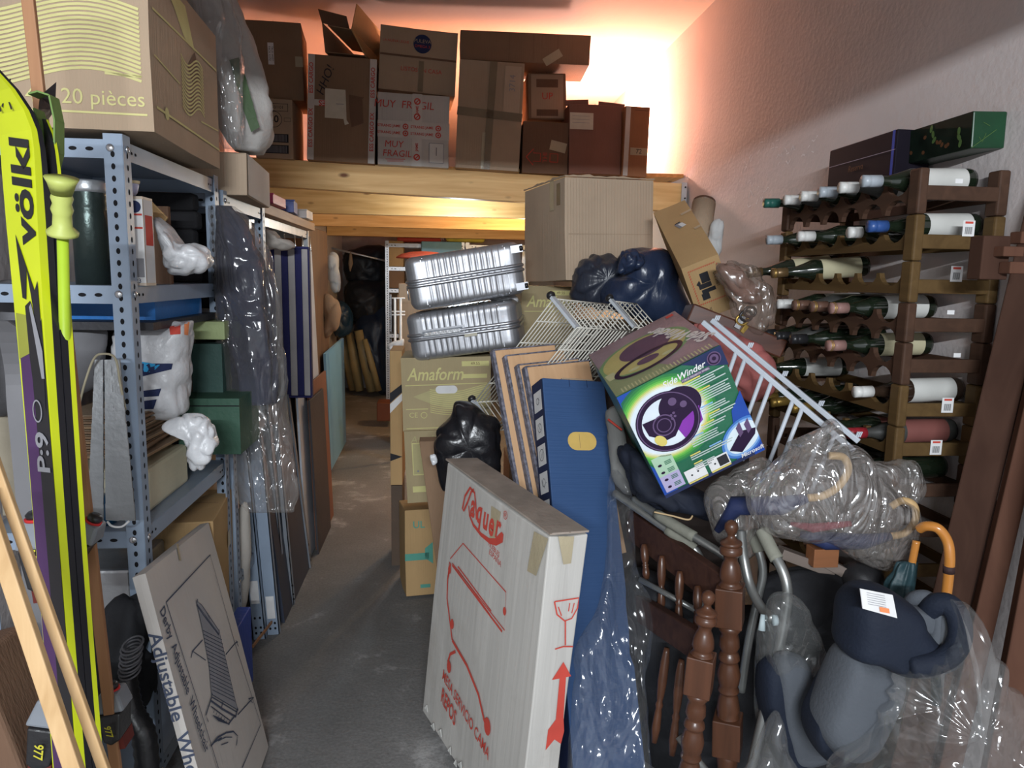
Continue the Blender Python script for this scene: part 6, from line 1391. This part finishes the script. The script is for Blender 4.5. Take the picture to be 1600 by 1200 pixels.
def bottle(tip, dirv, label, cap='white', glass=BGL, lab=LABW, L=.30, r_=.037, champagne=False, caplen=.055):
    M_ = Vector((0, 0, 1)).rotation_difference(Vector(dirv).normalized()).to_matrix().to_4x4(); M_.translation = Vector(tip)
    r = thing('wine_bottle', label, 'wine bottle', group='wine bottles lying in the rack'); r.matrix_world = M_
    sh = .085 if not champagne else .10
    prof = [(.0155, .0), (.0155, .01), (.014, .014), (.0145, sh*.85), (.018, sh), (r_*.75, sh+.03), (r_, sh+.055), (r_, L-.01), (r_*.92, L), (.001, L-.006)]
    MB().lathe(prof, glass, 20).build('glass_body', parent=r, recenter=False)
    mb = MB(); q = .0175; P3_ = [(.001, -.001), (q, .0), (q, .018), (q-.001, .020), (q, .022), (q*1.02, caplen), (.012, caplen+.001)]
    mb.lathe(P3_, CAPS[cap], 18)
    if cap in ('gold', 'ribbed', 'pink', 'brown'):
        for z in (.008, .013): mb.lathe([(q, z-.0015), (q+.0012, z), (q, z+.0015)], CAPS['gold'], 18)
    mb.build('capsule', parent=r, recenter=False)
    if lab: MB().lathe([(r_+.0006, sh+.085), (r_+.0008, sh+.086), (r_+.0008, L-.03), (r_+.0006, L-.029)], lab, 28).build('wine_label', parent=r, recenter=False)
    return r
rows = []
def rb(row, slot, label, cap, lab=LABW, glass=BGL, dx=.0, dz=0, dy=0, droop=0.03, yaw=0.0, **k):
    z = zs[row]+.046; tip = (RX-.115+dx, SL[slot]+dy, z-.018+dz); bottle(tip, (1, yaw, droop), label, cap, glass, lab, r_=.036, L=.335, **k)
rb(0, 0, 'white-labelled bottle nearest in the top rack row, grey capsule', 'grey', dz=.004)
rb(0, 1, 'top-row bottle with bright white capsule, second from the near post', 'white', glass=BDU)
rb(0, 2, 'top-row bottle with grey capsule, third from the near post', 'grey', lab=None)
rb(0, 3, 'top-row bottle with white capsule, fourth from the near post', 'white', lab=None)
rb(0, 4, 'top-row bottle with white capsule, fifth from the near post', 'white', lab=None, glass=BDU)
rb(0, 5, 'top-row bottle with dark green capsule at the far end', 'green', lab=None, dx=-.02)
rb(1, 0, 'second-row bottle with a blue capsule beside the near post', 'blue', dx=.03, dz=.01)
rb(1, 1, 'second-row bottle with a short white capsule, next to the blue-capped one', 'white', dx=.04, caplen=.04)
rb(1, 3, 'second-row bottle with a long white capsule in mid rack', 'white', lab=None)
rb(1, 5, 'second-row bottle with grey capsule at the far end', 'grey', lab=None)
rb(2, 4, 'third-row bottle with cream label and bronze capsule, nearer of two', 'ribbed', lab=LABC, dx=-.03, droop=.10, yaw=-.15)
rb(2, 5, 'third-row bottle with bronze capsule poking out farthest left', 'ribbed', lab=LABC, dx=-.07, droop=.12, yaw=-.1)
rb(3, 1, 'fourth-row dark bottle with pinkish brown capsule, nearest of its row', 'pink', lab=LABW, dx=.0)
rb(3, 2, 'fourth-row bottle with brown gold-ringed capsule, second of its row', 'brown', lab=None)
rb(3, 3, 'fourth-row bottle with gold-ended brown capsule, third of its row', 'brown', lab=None, glass=BDU)
rb(3, 4, 'fourth-row bottle with chalky white capsule at the far left', 'white', lab=LABW)
rb(4, 1, 'fifth-row bottle with cream label and pink-brown capsule by the near post', 'pink', lab=LABC)
rb(4, 3, 'fifth-row black bottle with dark capsule, in the middle of its row', 'black', lab=None)
rb(4, 4, 'fifth-row dusty black bottle with dark capsule, second from the far end', 'black', lab=None, glass=BDU)
rb(4, 5, 'fifth-row dark bottle at the far end of its row', 'black', lab=None)
rb(5, 0, 'sixth-row brown glass bottle with white capsule and pale label', 'white', glass=BGB, dx=.03)
rb(5, 5, 'sixth-row bottle with yellow capsule at the far end', 'yellow', lab=LABW, yaw=-.1)
rb(6, 0, 'seventh-row bottle with dark red capsule beside the near post', 'red', lab=LABR, glass=BDU, dx=.02, dz=-.01)
rb(6, 1, 'seventh-row champagne bottle with black neck label and red crest', 'black', lab=LABR, dx=.0, droop=-.1, champagne=True)
rb(6, 3, 'seventh-row champagne bottle with bright gold foil, nearer of two', 'gold', lab=None, champagne=True, droop=.1, dx=.02, caplen=.08)
rb(6, 4, 'seventh-row champagne bottle with gold foil, farther of two', 'gold', lab=None, champagne=True, droop=.12, caplen=.08)
rb(6, 5, 'seventh-row bottle at the far end with gold foil behind the rack tubes', 'gold', lab=None, caplen=.08)
rb(7, 0, 'eighth-row black bottle low behind the clear umbrella bag', 'black', lab=None)
rb(7, 2, 'eighth-row bottle with gold foil, deep behind the pale grey tubes', 'gold', lab=None)
# boxes on top of the rack
GBX = mat('dark green gift box', (.006, .045, .018), .35, var=.15, vs=14, bump=0, spec=.5); GBK = mat('near black gift box', (.006, .012, .008), .7, var=.5, vs=16, bump=0, spec=.1)
def deco_gr(mb, d):
    L_ = face('l', d); dp = d[1]; mb.rect(0, 0, dp-.002, d[2]-.002, L_, GBK, .0006)
    lf = flat('leaf print', (.07, .13, .035)); rn = random.Random(9)
    for (x, y) in ((.15, -.03), (.02, .0), (-.12, -.02)):
        for k in range(3): mb.disc(x+rn.uniform(-.01, .01), y+k*.018, .007, L_, lf, .0012, .012, 10, rn.uniform(-1, 1))
    for k in range(9): mb.disc(rn.uniform(-.16, .12), rn.uniform(-.03, .02), .008, L_, flat('rust print', (.10, .04, .015)), .001, .006, 10, rn.uniform(-1, 1))
    F_ = face('n', d); mb.line([(-.05, -.05), (.02, .0)], .0015, F_, lf); mb.line([(-.02, .02), (.0, .01)], .0015, F_, lf); mb.line([(-.03, -.02), (-.02, -.035), (-.01, -.01)], .0015, F_, lf)
carton('green', 'shiny dark green gift box on top of the wine rack', GBX, deco_gr, name='gift_box', cat='box', lid=False, jitter=.001)
def deco_bk(mb, d):
    L_ = face('l', d); mb.line([(-d[1]/2, .012), (d[1]/2, .012)], .0018, L_, flat('pale violet print', (.32, .28, .36))); mb.rect(d[1]/2-.015, 0, .014, d[2]-.002, L_, flat('bright blue print', (.03, .06, .35)), .0008)
    mb.text('BLUE LABEL'[:0] or 'Reserva', -.02, -.015, .03, L_, flat('rust print', (.1, .04, .015)), shear=.2)
POSES['black'] = ((.12, .42, .15), (1.516, 2.54, 1.945), (0, 0, 0))
carton('black', 'black and blue gift box on top of the wine rack behind the green one', mat('black gift card', (.010, .008, .014), .7, bump=0, spec=.1), deco_bk, name='gift_box', cat='box', lid=False, jitter=.001)

# ================================================================== timber leaning at the right
TB = wood('dark stained timber', (.070, .036, .025), (.048, .024, .017), 2, rough=.8, knots=False, scale=.7, spec=.08); TB2 = wood('reddish timber', (.12, .058, .038), (.09, .042, .028), 2, rough=.8, knots=False, scale=.7, spec=.08)
def timber(label, a, b, w_, t, m, side):
    d = (b-a).normalized(); b2 = a+d*((.01-a.z)/d.z)
    return tag(MB().bar(a, b2, w_, t, m, side).build('timber_beam', bevel=.004), label, 'timber beam')
def mp(px0, py0, Y0_, px1, py1, Y1_): return onY(px0, py0, Y0_), onY(px1, py1, Y1_)
timber('thick dark timber beam leaning beside the near end of the wine rack', *mp(1668, 190, 1.93, 1496, 900, 1.80), .090, .08, TB, (.75, -.66, 0))
timber('slim dark timber leaning behind the thick beam and the pale-edged one', *mp(1640, 480, 1.98, 1528, 930, 1.90), .055, .04, TB, (.9, -.4, 0))
timber('narrow timber with chalky worn edge, second in front at the right', *mp(1660, 440, 1.78, 1540, 950, 1.70), .05, .05, TB2, (.9, -.45, 0))
timber('broad reddish timber at the extreme right edge', *mp(1690, 560, 1.62, 1590, 1090, 1.54), .085, .05, TB2, (.9, -.45, 0))
cb = MB(); c = onY(1545, 400, 1.80)
cb.box((c.x, 1.80, c.z-.005), (.075, .05, .11), TB); cb.box((c.x+.02, 1.76, c.z+.01), (.055, .04, .025), TB2); cb.box((c.x+.035, 1.755, c.z-.03), (.05, .04, .03), TB2); cb.box((c.x+.06, 1.76, c.z+.045), (.05, .04, .03), TB2)
tag(cb.build('wooden_clamp', bevel=.003), 'small block of stepped wooden offcuts fixed across the thick leaning beam', 'wood block')
tag(MB().tube([onY(1600, 430, 1.99), onY(1562, 640, 1.98), onY(1510, 900, 1.96)], .006, BLACKP, 8).build('cable'), 'thin black cable running down the wall between the leaning timbers', 'cable')

# ================================================================== turned wooden bedstead ends
TW = wood('turned walnut', (.105, .042, .022), (.068, .028, .015), 2, rough=.38, knots=False, coat=.25); TWD = wood('dark bed rail', (.07, .032, .022), (.045, .02, .015), 0, rough=.6, knots=False, spec=.15)
def turned(mb, top, axis, prof_px, scale, n=22):
    """profile in pixels along the post (distance, radius or ('b', half) for a square block)"""
    M_ = Vector((0, 0, 1)).rotation_difference(-axis).to_matrix().to_4x4(); M_.translation = top
    pr = []
    for q in prof_px:
        if q[1] == 'b':
            if pr: mb.lathe([(r_*scale, -z*scale) for z, r_ in pr][::-1], TW, n, Matrix.Translation(top) @ Vector((0, 0, 1)).rotation_difference(-axis).to_matrix().to_4x4() @ Matrix.Identity(4)) if False else mb.lathe([(r_*scale, z*scale) for z, r_ in pr], TW, n, MT)
            z0, _, z1, hw = q; mb.box((0, 0, (z0+z1)/2*scale), (hw*2*scale, hw*2*scale, (z1-z0)*scale), TW, MT @ Matrix.Rotation(.5, 4, 'Z')); pr = []
        else: pr.append(q)
    if pr: mb.lathe([(r_*scale, z*scale) for z, r_ in pr], TW, n, MT)
bed = thing('bed_headboard', 'dark walnut bedstead end with turned posts and spindles standing in front of the heap', 'headboard', (.80, 1.85, 0)); Mo = Matrix.Translation(-bed.location)
PROF = [(0, .5), (2, 5), (6, 9), (12, 10), (18, 8), (22, 5), (26, 6), (30, 10), (32, 15), (36, 16), (39, 13), (42, 16), (50, 16), (52, 12), (56, 10), (60, 9), (66, 12), (76, 15), (86, 16), (92, 13), (96, 15), (99, 18),
        (99, 'b', 158, 19), (158, 14), (162, 16), (166, 16), (172, 12), (180, 14), (192, 15), (200, 11), (204, 14), (212, 16), (216, 12), (222, 14), (236, 17), (250, 15), (254, 13), (262, 16), (266, 12), (272, 14), (290, 17), (300, 15), (304, 17),
        (304, 'b', 362, 20), (362, 14), (370, 16), (390, 14), (400, 11), (410, 15), (440, 16), (470, 13), (500, 10), (640, 9)]
def post(Y, px0, py0, px1, py1, nm, n=22, cut=None):
    global MT
    a, b = onY(px0, py0, Y), onY(px1, py1, Y); ax = (b-a).normalized(); sc = (b-a).length/math.hypot(px1-px0, py1-py0)
    MT = Vector((0, 0, 1)).rotation_difference(ax).to_matrix().to_4x4(); MT.translation = a
    mb = MB(); turned(mb, a, ax, PROF if not cut else [q for q in PROF if q[0] < cut], sc); mb.build(nm, parent=bed, M=Mo, bevel=.003); return a, b
a1, b1 = post(1.86, 1143, 812, 1136, 1195, 'turned_post'); 
a2, b2 = post(1.74, 1108, 922, 1078, 1195, 'turned_post')
def rail(p, q, hgt, th, m=TWD):
    mb = MB().bar(p, q, hgt, th, m, (0, 0, 1)); return mb.build('rail', parent=bed, M=Mo, bevel=.004)
c0, c1 = onY(985, 818, 2.42), onY(1132, 926, 1.88); rail(c0, c1, .105, .03)
d0, d1 = onY(1000, 950, 2.22), onY(1095, 1010, 1.78); rail(d0, d1, .085, .03)
for (x0, y0, x1, y1, Y) in ((1006, 850, 1010, 905, 2.28), (1034, 868, 1033, 955, 2.17), (1062, 892, 1060, 975, 2.06), (1090, 915, 1090, 985, 1.97), (1042, 1012, 1022, 1160, 1.98), (1065, 1030, 1050, 1180, 1.90)):
    a, b = onY(x0, y0, Y), onY(x1, y1, Y-.04); L = (b-a).length; MT = Vector((0, 0, 1)).rotation_difference((b-a).normalized()).to_matrix().to_4x4(); MT.translation = a
    mb = MB().lathe([(.008, 0), (.010, L*.05), (.013, L*.15), (.014, L*.35), (.011, L*.5), (.008, L*.56), (.012, L*.6), (.009, L*.64), (.011, L*.7), (.013, L*.85), (.008, L)], TW, 14, MT); mb.build('spindle', parent=bed, M=Mo)

# ================================================================== folding frames of grey tube (walker)
GT_ = mat('dull grey tube', (.33, .34, .33), .35, .75, var=.1, bump=0); GRP = mat('grey green grip', (.22, .22, .18), .7, bump=.2); CAPB = flat('pale tube cap', (.42, .50, .52))
fr = thing('walking_frame', 'folded grey tubular frame with soft grips behind the walnut post', 'walking frame', (1.0, 1.95, 0)); Mo = Matrix.Translation(-fr.location)
def tb(pts, r_=.0125, nm='tube', n=14, grips=()):
    P_ = smoothpath([onY(*p) for p in pts], 8); MB().tube(P_, r_, GT_, n).build(nm, parent=fr, M=Mo)
    for (i, j) in grips:
        K = len(P_); s = P_[int(i*K):max(int(j*K), int(i*K)+2)]; MB().tube(s, r_*1.35, GRP, n).build('grip', parent=fr, M=Mo)
tb([(960, 770, 2.35), (1020, 812, 2.22), (1075, 850, 2.12), (1092, 868, 2.10), (1096, 895, 2.10), (1098, 960, 2.10)], grips=[(.28, .5)])
tb([(990, 780, 2.30), (1040, 812, 2.16), (1100, 848, 2.05), (1150, 880, 1.98)], grips=[(.25, .62)])
tb([(1158, 830, 1.98), (1162, 870, 1.94), (1172, 915, 1.90), (1190, 950, 1.84), (1208, 968, 1.78)], .0135)
tb([(1172, 828, 2.02), (1186, 862, 1.99), (1192, 895, 1.98), (1184, 935, 1.98), (1170, 1000, 1.98), (1158, 1080, 1.98)], grips=[(.0, .22)])
tb([(1190, 828, 1.92), (1205, 858, 1.88), (1222, 890, 1.84), (1230, 920, 1.82), (1228, 955, 1.82), (1214, 1030, 1.82), (1182, 1165, 1.80), (1160, 1260, 1.8)], .0140, grips=[(.0, .24)])
MB().lathe([(.001, -.004), (.0145, -.003), (.0145, .008), (.001, .008)], CAPB, 16, Matrix.Translation(onY(1209, 969, 1.775)) @ Matrix.Rotation(PI/2, 4, 'Y')).build('end_cap', parent=fr, M=Mo)
MB().tube([onY(1192, 960, 1.80), onY(1190, 985, 1.79)], [.006, .010], CAPB, 10).build('adjusting_knob', parent=fr, M=Mo)
MB().tube([onY(1000, 905, 2.16), onY(1090, 955, 2.0)], .009, GT_, 10).build('cross_tube', parent=fr, M=Mo)
MB().tube([onY(1060, 1150, 1.86), onY(1110, 1215, 1.80)], .012, GT_, 10).build('cross_tube', parent=fr, M=Mo)

# ================================================================== jacket and bits under the wheel carton
JK = mat('dark navy cloth', (.012, .016, .030), .8, var=.3, bump=.4, bs=18)
tag(puffy([(968, 700), (990, 698), (1030, 740), (1100, 770), (1112, 812), (1060, 800), (1010, 790), (985, 765)], 2.28, .10, JK, .025, 9, seed=91, flatness=.6).build('jacket'), 'dark navy jacket crumpled under the steering wheel carton', 'jacket')
tag(puffy([(948, 640), (965, 640), (985, 700), (1000, 750), (985, 775), (960, 760), (950, 700)], 2.42, .04, mat('grey canvas', (.20, .20, .19), .85), .02, 9, seed=92).build('grey_cloth'), 'grey cloth between the blue carton and the steering wheel carton', 'cloth')
mb = MB(); mb.tube(smoothpath([onY(1022, 800, 2.1), onY(1050, 806, 2.08), (onY(1075, 812, 2.06)), onY(1082, 806, 2.07)], 6), .0028, flat('raffia', (.50, .36, .20)), 6); tag(mb.build('raffia_string'), 'pale raffia string lying on the navy jacket', 'string')
mb = MB(); mb.tube([onY(950, 655, 2.36), onY(972, 672, 2.34)], .004, P_RED, 6); tag(mb.build('red_ribbon'), 'short red ribbon end beside the blue carton', 'ribbon')
MB_ = MB()
for (x0, y0, x1, y1, Y, w_, lab, m_) in ((1218, 862, 1300, 892, 2.0, .05, 'grey weathered plank end below the clear umbrella bag', wood('weathered plank', (.20, .16, .14), (.15, .12, .1), 0, knots=False)), (1278, 872, 1330, 900, 1.98, .04, 'short weathered board beside the orange wooden block', MATS.get('weathered plank'))):
    tag(MB().bar(onY(x0, y0, Y), onY(x1, y1, Y-.02), w_, .03, m_, (0, 1, 0)).build('plank', bevel=.002), lab, 'plank')
c = onY(1290, 872, 1.94); tag(MB().box((c.x, 1.96, c.z), (.075, .05, .055), wood('orange block', (.30, .12, .05), (.22, .09, .04), 0)).build('wooden_block', bevel=.002), 'orange-brown wooden block below the clear umbrella bag', 'wood block')
mb = MB(); mb.lathe([(.001, .075), (.03, .07), (.055, .05), (.068, .02), (.07, 0), (.001, 0)], BLACKP, 28); o = mb.build('black_dome', recenter=False); place(o, Matrix.Translation(onY(1345, 915, 1.95))); tag(o, 'shiny black dome behind the child seats', 'dome')
# dark bulk under the heap, right of the bedstead
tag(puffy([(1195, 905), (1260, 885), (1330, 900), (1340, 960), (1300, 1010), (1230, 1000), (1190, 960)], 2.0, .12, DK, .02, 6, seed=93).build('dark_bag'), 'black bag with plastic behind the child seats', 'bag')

tag(puffy([(985, 900), (1100, 940), (1200, 960), (1300, 965), (1350, 1050), (1360, 1240), (1150, 1270), (1010, 1270), (985, 1100)], 2.30, .22, DK, .03, 4, seed=99, flatness=.4).build('dark_mass'), 'black mass added to darken the gap behind the walnut bedstead and tubular frame', 'blanket')  # dark mass added to blacken the gap behind the headboard
# ================================================================== umbrellas in clear plastic
def cane(label, pts, Y, r_, m, nm='umbrella', cat='umbrella', parts=None):
    P_ = smoothpath([onY(p[0], p[1], p[2] if len(p) > 2 else Y) for p in pts], 8)
    r = thing(nm, label, cat, (P_[-1].x, P_[-1].y, P_[-1].z)); Mo = Matrix.Translation(-r.location)
    MB().tube(P_, r_, m, 16).build('curved_handle', parent=r, M=Mo); return r, Mo, P_
BAM = mat('pale bamboo', (.55, .37, .18), .45, var=.15, vs=30, bump=.2); CAN = mat('orange varnished cane', (.50, .20, .04), .22, var=.1, bump=0, coat=.5)
FOL = mat('navy umbrella cloth', (.02, .03, .09), .5, bump=.4, bs=20); FOR = mat('red umbrella cloth', (.25, .03, .05), .5, bump=.3)
ub = cane('umbrella with pale bamboo handle inside the clear bag, left one', [(1262, 778), (1285, 775), (1310, 760), (1325, 735), (1318, 715), (1295, 712)], 1.90, .011, BAM)
MB().tube([onY(1262, 778, 1.90), onY(1220, 790, 1.93), onY(1150, 790, 2.0), onY(1120, 830, 2.02)], [.012, .028, .03, .01], FOL, 12).build('folded_canopy', parent=ub[0], M=ub[1])
ub = cane('umbrella with pale bamboo handle inside the clear bag, right one', [(1392, 838), (1415, 832), (1430, 812), (1428, 790), (1410, 782), (1392, 792)], 1.86, .010, BAM)
MB().tube([onY(1392, 838, 1.86), onY(1350, 846, 1.87), onY(1290, 845, 1.9), onY(1250, 835, 1.93)], [.011, .022, .026, .01], FOL, 12).build('folded_canopy', parent=ub[0], M=ub[1])
MB().tube([onY(1330, 818, 1.84), onY(1270, 825, 1.87), onY(1235, 818, 1.9)], [.008, .014, .006], FOR, 10).build('canopy_trim', parent=ub[0], M=ub[1])
CLRU = film('umbrella bag film', (.55, .51, .48), .28, .12, 7.5, .8, .3, .55)
tag(puffy([(1303, 656), (1318, 690), (1345, 700), (1372, 735), (1400, 770), (1432, 790), (1432, 835), (1405, 868), (1385, 890), (1340, 878), (1290, 850), (1235, 842), (1200, 835), (1168, 792), (1180, 742), (1235, 705), (1280, 680)], 1.90, .10, CLRU, .016, 6, seed=95, crease=1.0, centre=(1300, 780)).build('umbrella_bag'), 'large crumpled clear plastic bag holding two cane umbrellas', 'plastic bag')
tag(puffy([(1355, 722), (1395, 718), (1428, 718), (1446, 750), (1440, 780), (1425, 795), (1390, 780), (1362, 755)], 1.94, .05, CLRU, .012, 8, seed=96, crease=1.2).build('plastic_bag'), 'smaller clear plastic pocket above the right bamboo handle, by the wine rack', 'plastic bag')
tag(puffy([(1108, 770), (1150, 728), (1195, 712), (1210, 730), (1180, 760), (1172, 800), (1190, 840), (1165, 870), (1125, 850), (1112, 820)], 2.06, .07, CLRU, .016, 6, seed=97, crease=1.0).build('plastic_bag'), 'clear plastic bag just right of the steering wheel carton bottom', 'plastic bag')
# tip of rolled plastic
MB_ = MB().tube([onY(1240, 705, 1.94), onY(1303, 664, 1.88)], [.03, .008], CLRU, 14); tag(MB_.build('rolled_plastic'), 'rolled pale tip sticking up from the clear umbrella bag', 'plastic roll')
ub = cane('umbrella with orange varnished crook handle beside the leaning timber', [(1437, 826, 1.72), (1448, 822, 1.70), (1466, 826, 1.68), (1480, 845, 1.67), (1484, 870, 1.66), (1482, 900, 1.66), (1478, 935, 1.66)], 1.68, .0125, CAN)
MB().tube([onY(1483, 884, 1.66), onY(1482.3, 895, 1.66)], .0138, flat('dark band', (.04, .02, .02)), 16).build('band', parent=ub[0], M=ub[1]); MB().tube([onY(1478, 935, 1.66), onY(1470, 1000, 1.66), onY(1462, 1100, 1.66)], [.012, .02, .012], mat('dark umbrella cloth', (.02, .03, .035), .6), 12).build('folded_canopy', parent=ub[0], M=ub[1])
ub = thing('folded_umbrella', 'dark teal folded umbrella with short orange handle behind the child seat', 'umbrella', onY(1410, 935, 1.80)); Mo = Matrix.Translation(-ub.location)
MB().tube(smoothpath([onY(1432, 845, 1.80), onY(1428, 865, 1.80), onY(1424, 885, 1.80)], 4), .010, CAN, 12).build('handle', parent=ub, M=Mo)
loft([(onY(1420, 878, 1.80), .03, .02), (onY(1412, 905, 1.80), .04, .03), (onY(1405, 940, 1.80), .042, .03), (onY(1400, 1000, 1.80), .03, .03)], mat('teal umbrella cloth', (.02, .05, .06), .5, bump=.4, bs=30), 8, .15, seed=98, amp=.012).build('folded_canopy', parent=ub, M=Mo)

# ================================================================== child seats under plastic
CGR = mat('grey seat fabric', (.082, .092, .108), .85, var=.06, bump=.2, bs=120); CNV = mat('navy seat cloth', (.007, .012, .026), .8, var=.15, bump=.2, bs=120)
cs = thing('child_seat', 'upturned navy and grey child car seat with a white label, lower right', 'child seat', onY(1340, 1190, 1.60)); Mo = Matrix.Translation(-cs.location)
def soft(outline, Y, T, m, nm, seed, parent, Mo, amp=.004, flatness=.35, **k):
    return puffy(outline, Y, T, m, amp, 5, seed=seed, flatness=flatness, crease=.2, **k).build(nm, parent=parent, M=Mo)
soft([(1316, 1012), (1350, 1020), (1402, 1044), (1384, 1110), (1352, 1168), (1320, 1180), (1290, 1165), (1270, 1130), (1285, 1080)], 1.60, .075, CGR, 'seat_pad', 101, cs, Mo)
soft([(1306, 1030), (1320, 1010), (1290, 1080), (1276, 1128), (1296, 1165), (1325, 1186), (1300, 1192), (1270, 1165), (1262, 1125), (1285, 1070)], 1.62, .05, CNV, 'side_bolster', 102, cs, Mo, centre=(1275, 1120))
soft([(1322, 938), (1345, 916), (1375, 915), (1400, 925), (1425, 945), (1435, 972), (1465, 1000), (1488, 1008), (1484, 1028), (1440, 1045), (1395, 1045), (1355, 1028), (1315, 1016), (1315, 980)], 1.58, .085, CNV, 'head_shell', 103, cs, Mo, centre=(1375, 985))
soft([(1400, 945), (1440, 950), (1468, 968), (1470, 990), (1440, 985), (1410, 968)], 1.56, .03, CGR, 'head_pad', 106, cs, Mo)
P_ = smoothpath([onY(1450, 958, 1.56), onY(1462, 945, 1.54), onY(1482, 945, 1.52), onY(1497, 965, 1.50), onY(1500, 995, 1.49), onY(1488, 1020, 1.49), onY(1460, 1036, 1.49), onY(1420, 1042, 1.50)], 6); MB().tube(P_, [.014]+[.026]*(len(P_)-2)+[.018], CNV, 14).build('rim', parent=cs, M=Mo)
MB().tube([p+Vector((-.02, .045, -.004)) for p in P_], .018, CGR, 12).build('rim_lining', parent=cs, M=Mo)
lb = MB(); q = [onY(1344, 920, 1.482), onY(1395, 930, 1.482), onY(1402, 966, 1.472), onY(1348, 951, 1.472)]; lb.add(q+[p+Vector((0, .002, 0)) for p in q], [(0, 3, 2, 1), (4, 5, 6, 7)], P_WHITE)
u_ = (q[1]-q[0]).normalized(); v_ = (q[0]-q[3]).normalized(); ML = Matrix((u_, v_, u_.cross(v_))).transposed().to_4x4(); ML.translation = (q[0]+q[1]+q[2]+q[3])/4
for k in range(6): lb.rect(-.005, .018-k*.005, .045, .0012, ML, P_GREY, .002)
lb.rect(.012, -.014, .024, .011, ML, flat('orange print', (.75, .25, .1)), .0024); lab_ = lb.build('care_label', parent=cs, M=Mo)
cs2 = thing('child_seat', 'second grey and navy child seat in the shadow behind the tubular frame', 'child seat', onY(1245, 1200, 1.78)); Mo = Matrix.Translation(-cs2.location)
soft([(1212, 1030), (1238, 1022), (1262, 1040), (1262, 1110), (1275, 1165), (1290, 1185), (1240, 1195), (1222, 1150), (1212, 1090)], 1.78, .05, CGR, 'seat_pad', 104, cs2, Mo)
soft([(1190, 1040), (1212, 1030), (1218, 1100), (1232, 1170), (1262, 1196), (1225, 1205), (1198, 1150), (1186, 1090)], 1.80, .06, CNV, 'side_bolster', 105, cs2, Mo)
# loose clear sheets over the seats
CS = film('clear sheet', (.56, .58, .57), .11, .12, 3.5, .9, .25, .65)
def drape(outline, Y, T, seed, label, amp=.018, centre=None, ns=4, m=CS, **k):
    return tag(puffy(outline, Y, T, m, amp, ns, seed=seed, crease=1.0, flatness=.6, centre=centre, **k).build('plastic_sheet'), label, 'plastic sheet')
drape([(1488, 930, 1.50), (1510, 935, 1.50), (1530, 970, 1.48), (1560, 1030, 1.45), (1600, 1105, 1.42), (1640, 1230, 1.38), (1500, 1240, 1.34), (1330, 1240, 1.40), (1290, 1200, 1.50), (1345, 1165, 1.50), (1385, 1110, 1.50), (1405, 1060, 1.50), (1460, 1048, 1.46), (1505, 1010, 1.44), (1508, 970, 1.46)], 1.45, .06, 111, 'large clear plastic sheet spilling over the child seat into the lower right corner', centre=(1500, 1130, 1.42), folds=(17, .5))
drape([(1205, 930), (1240, 930), (1270, 965), (1290, 1030), (1260, 1060), (1235, 1045), (1205, 1060), (1195, 1000)], 1.78, .05, 112, 'crumpled clear plastic bunched on the second child seat', .014, ns=7)
drape([(1180, 1175), (1215, 1110), (1228, 1160), (1250, 1215), (1200, 1240), (1160, 1230)], 1.70, .04, 113, 'dirty clear plastic pooled at the foot of the tubular frame', .012, ns=8)
drape([(1185, 975), (1215, 960), (1222, 1080), (1205, 1130), (1180, 1120)], 1.84, .03, 114, 'thin clear plastic strip hanging behind the tubular frame', .012, ns=8)
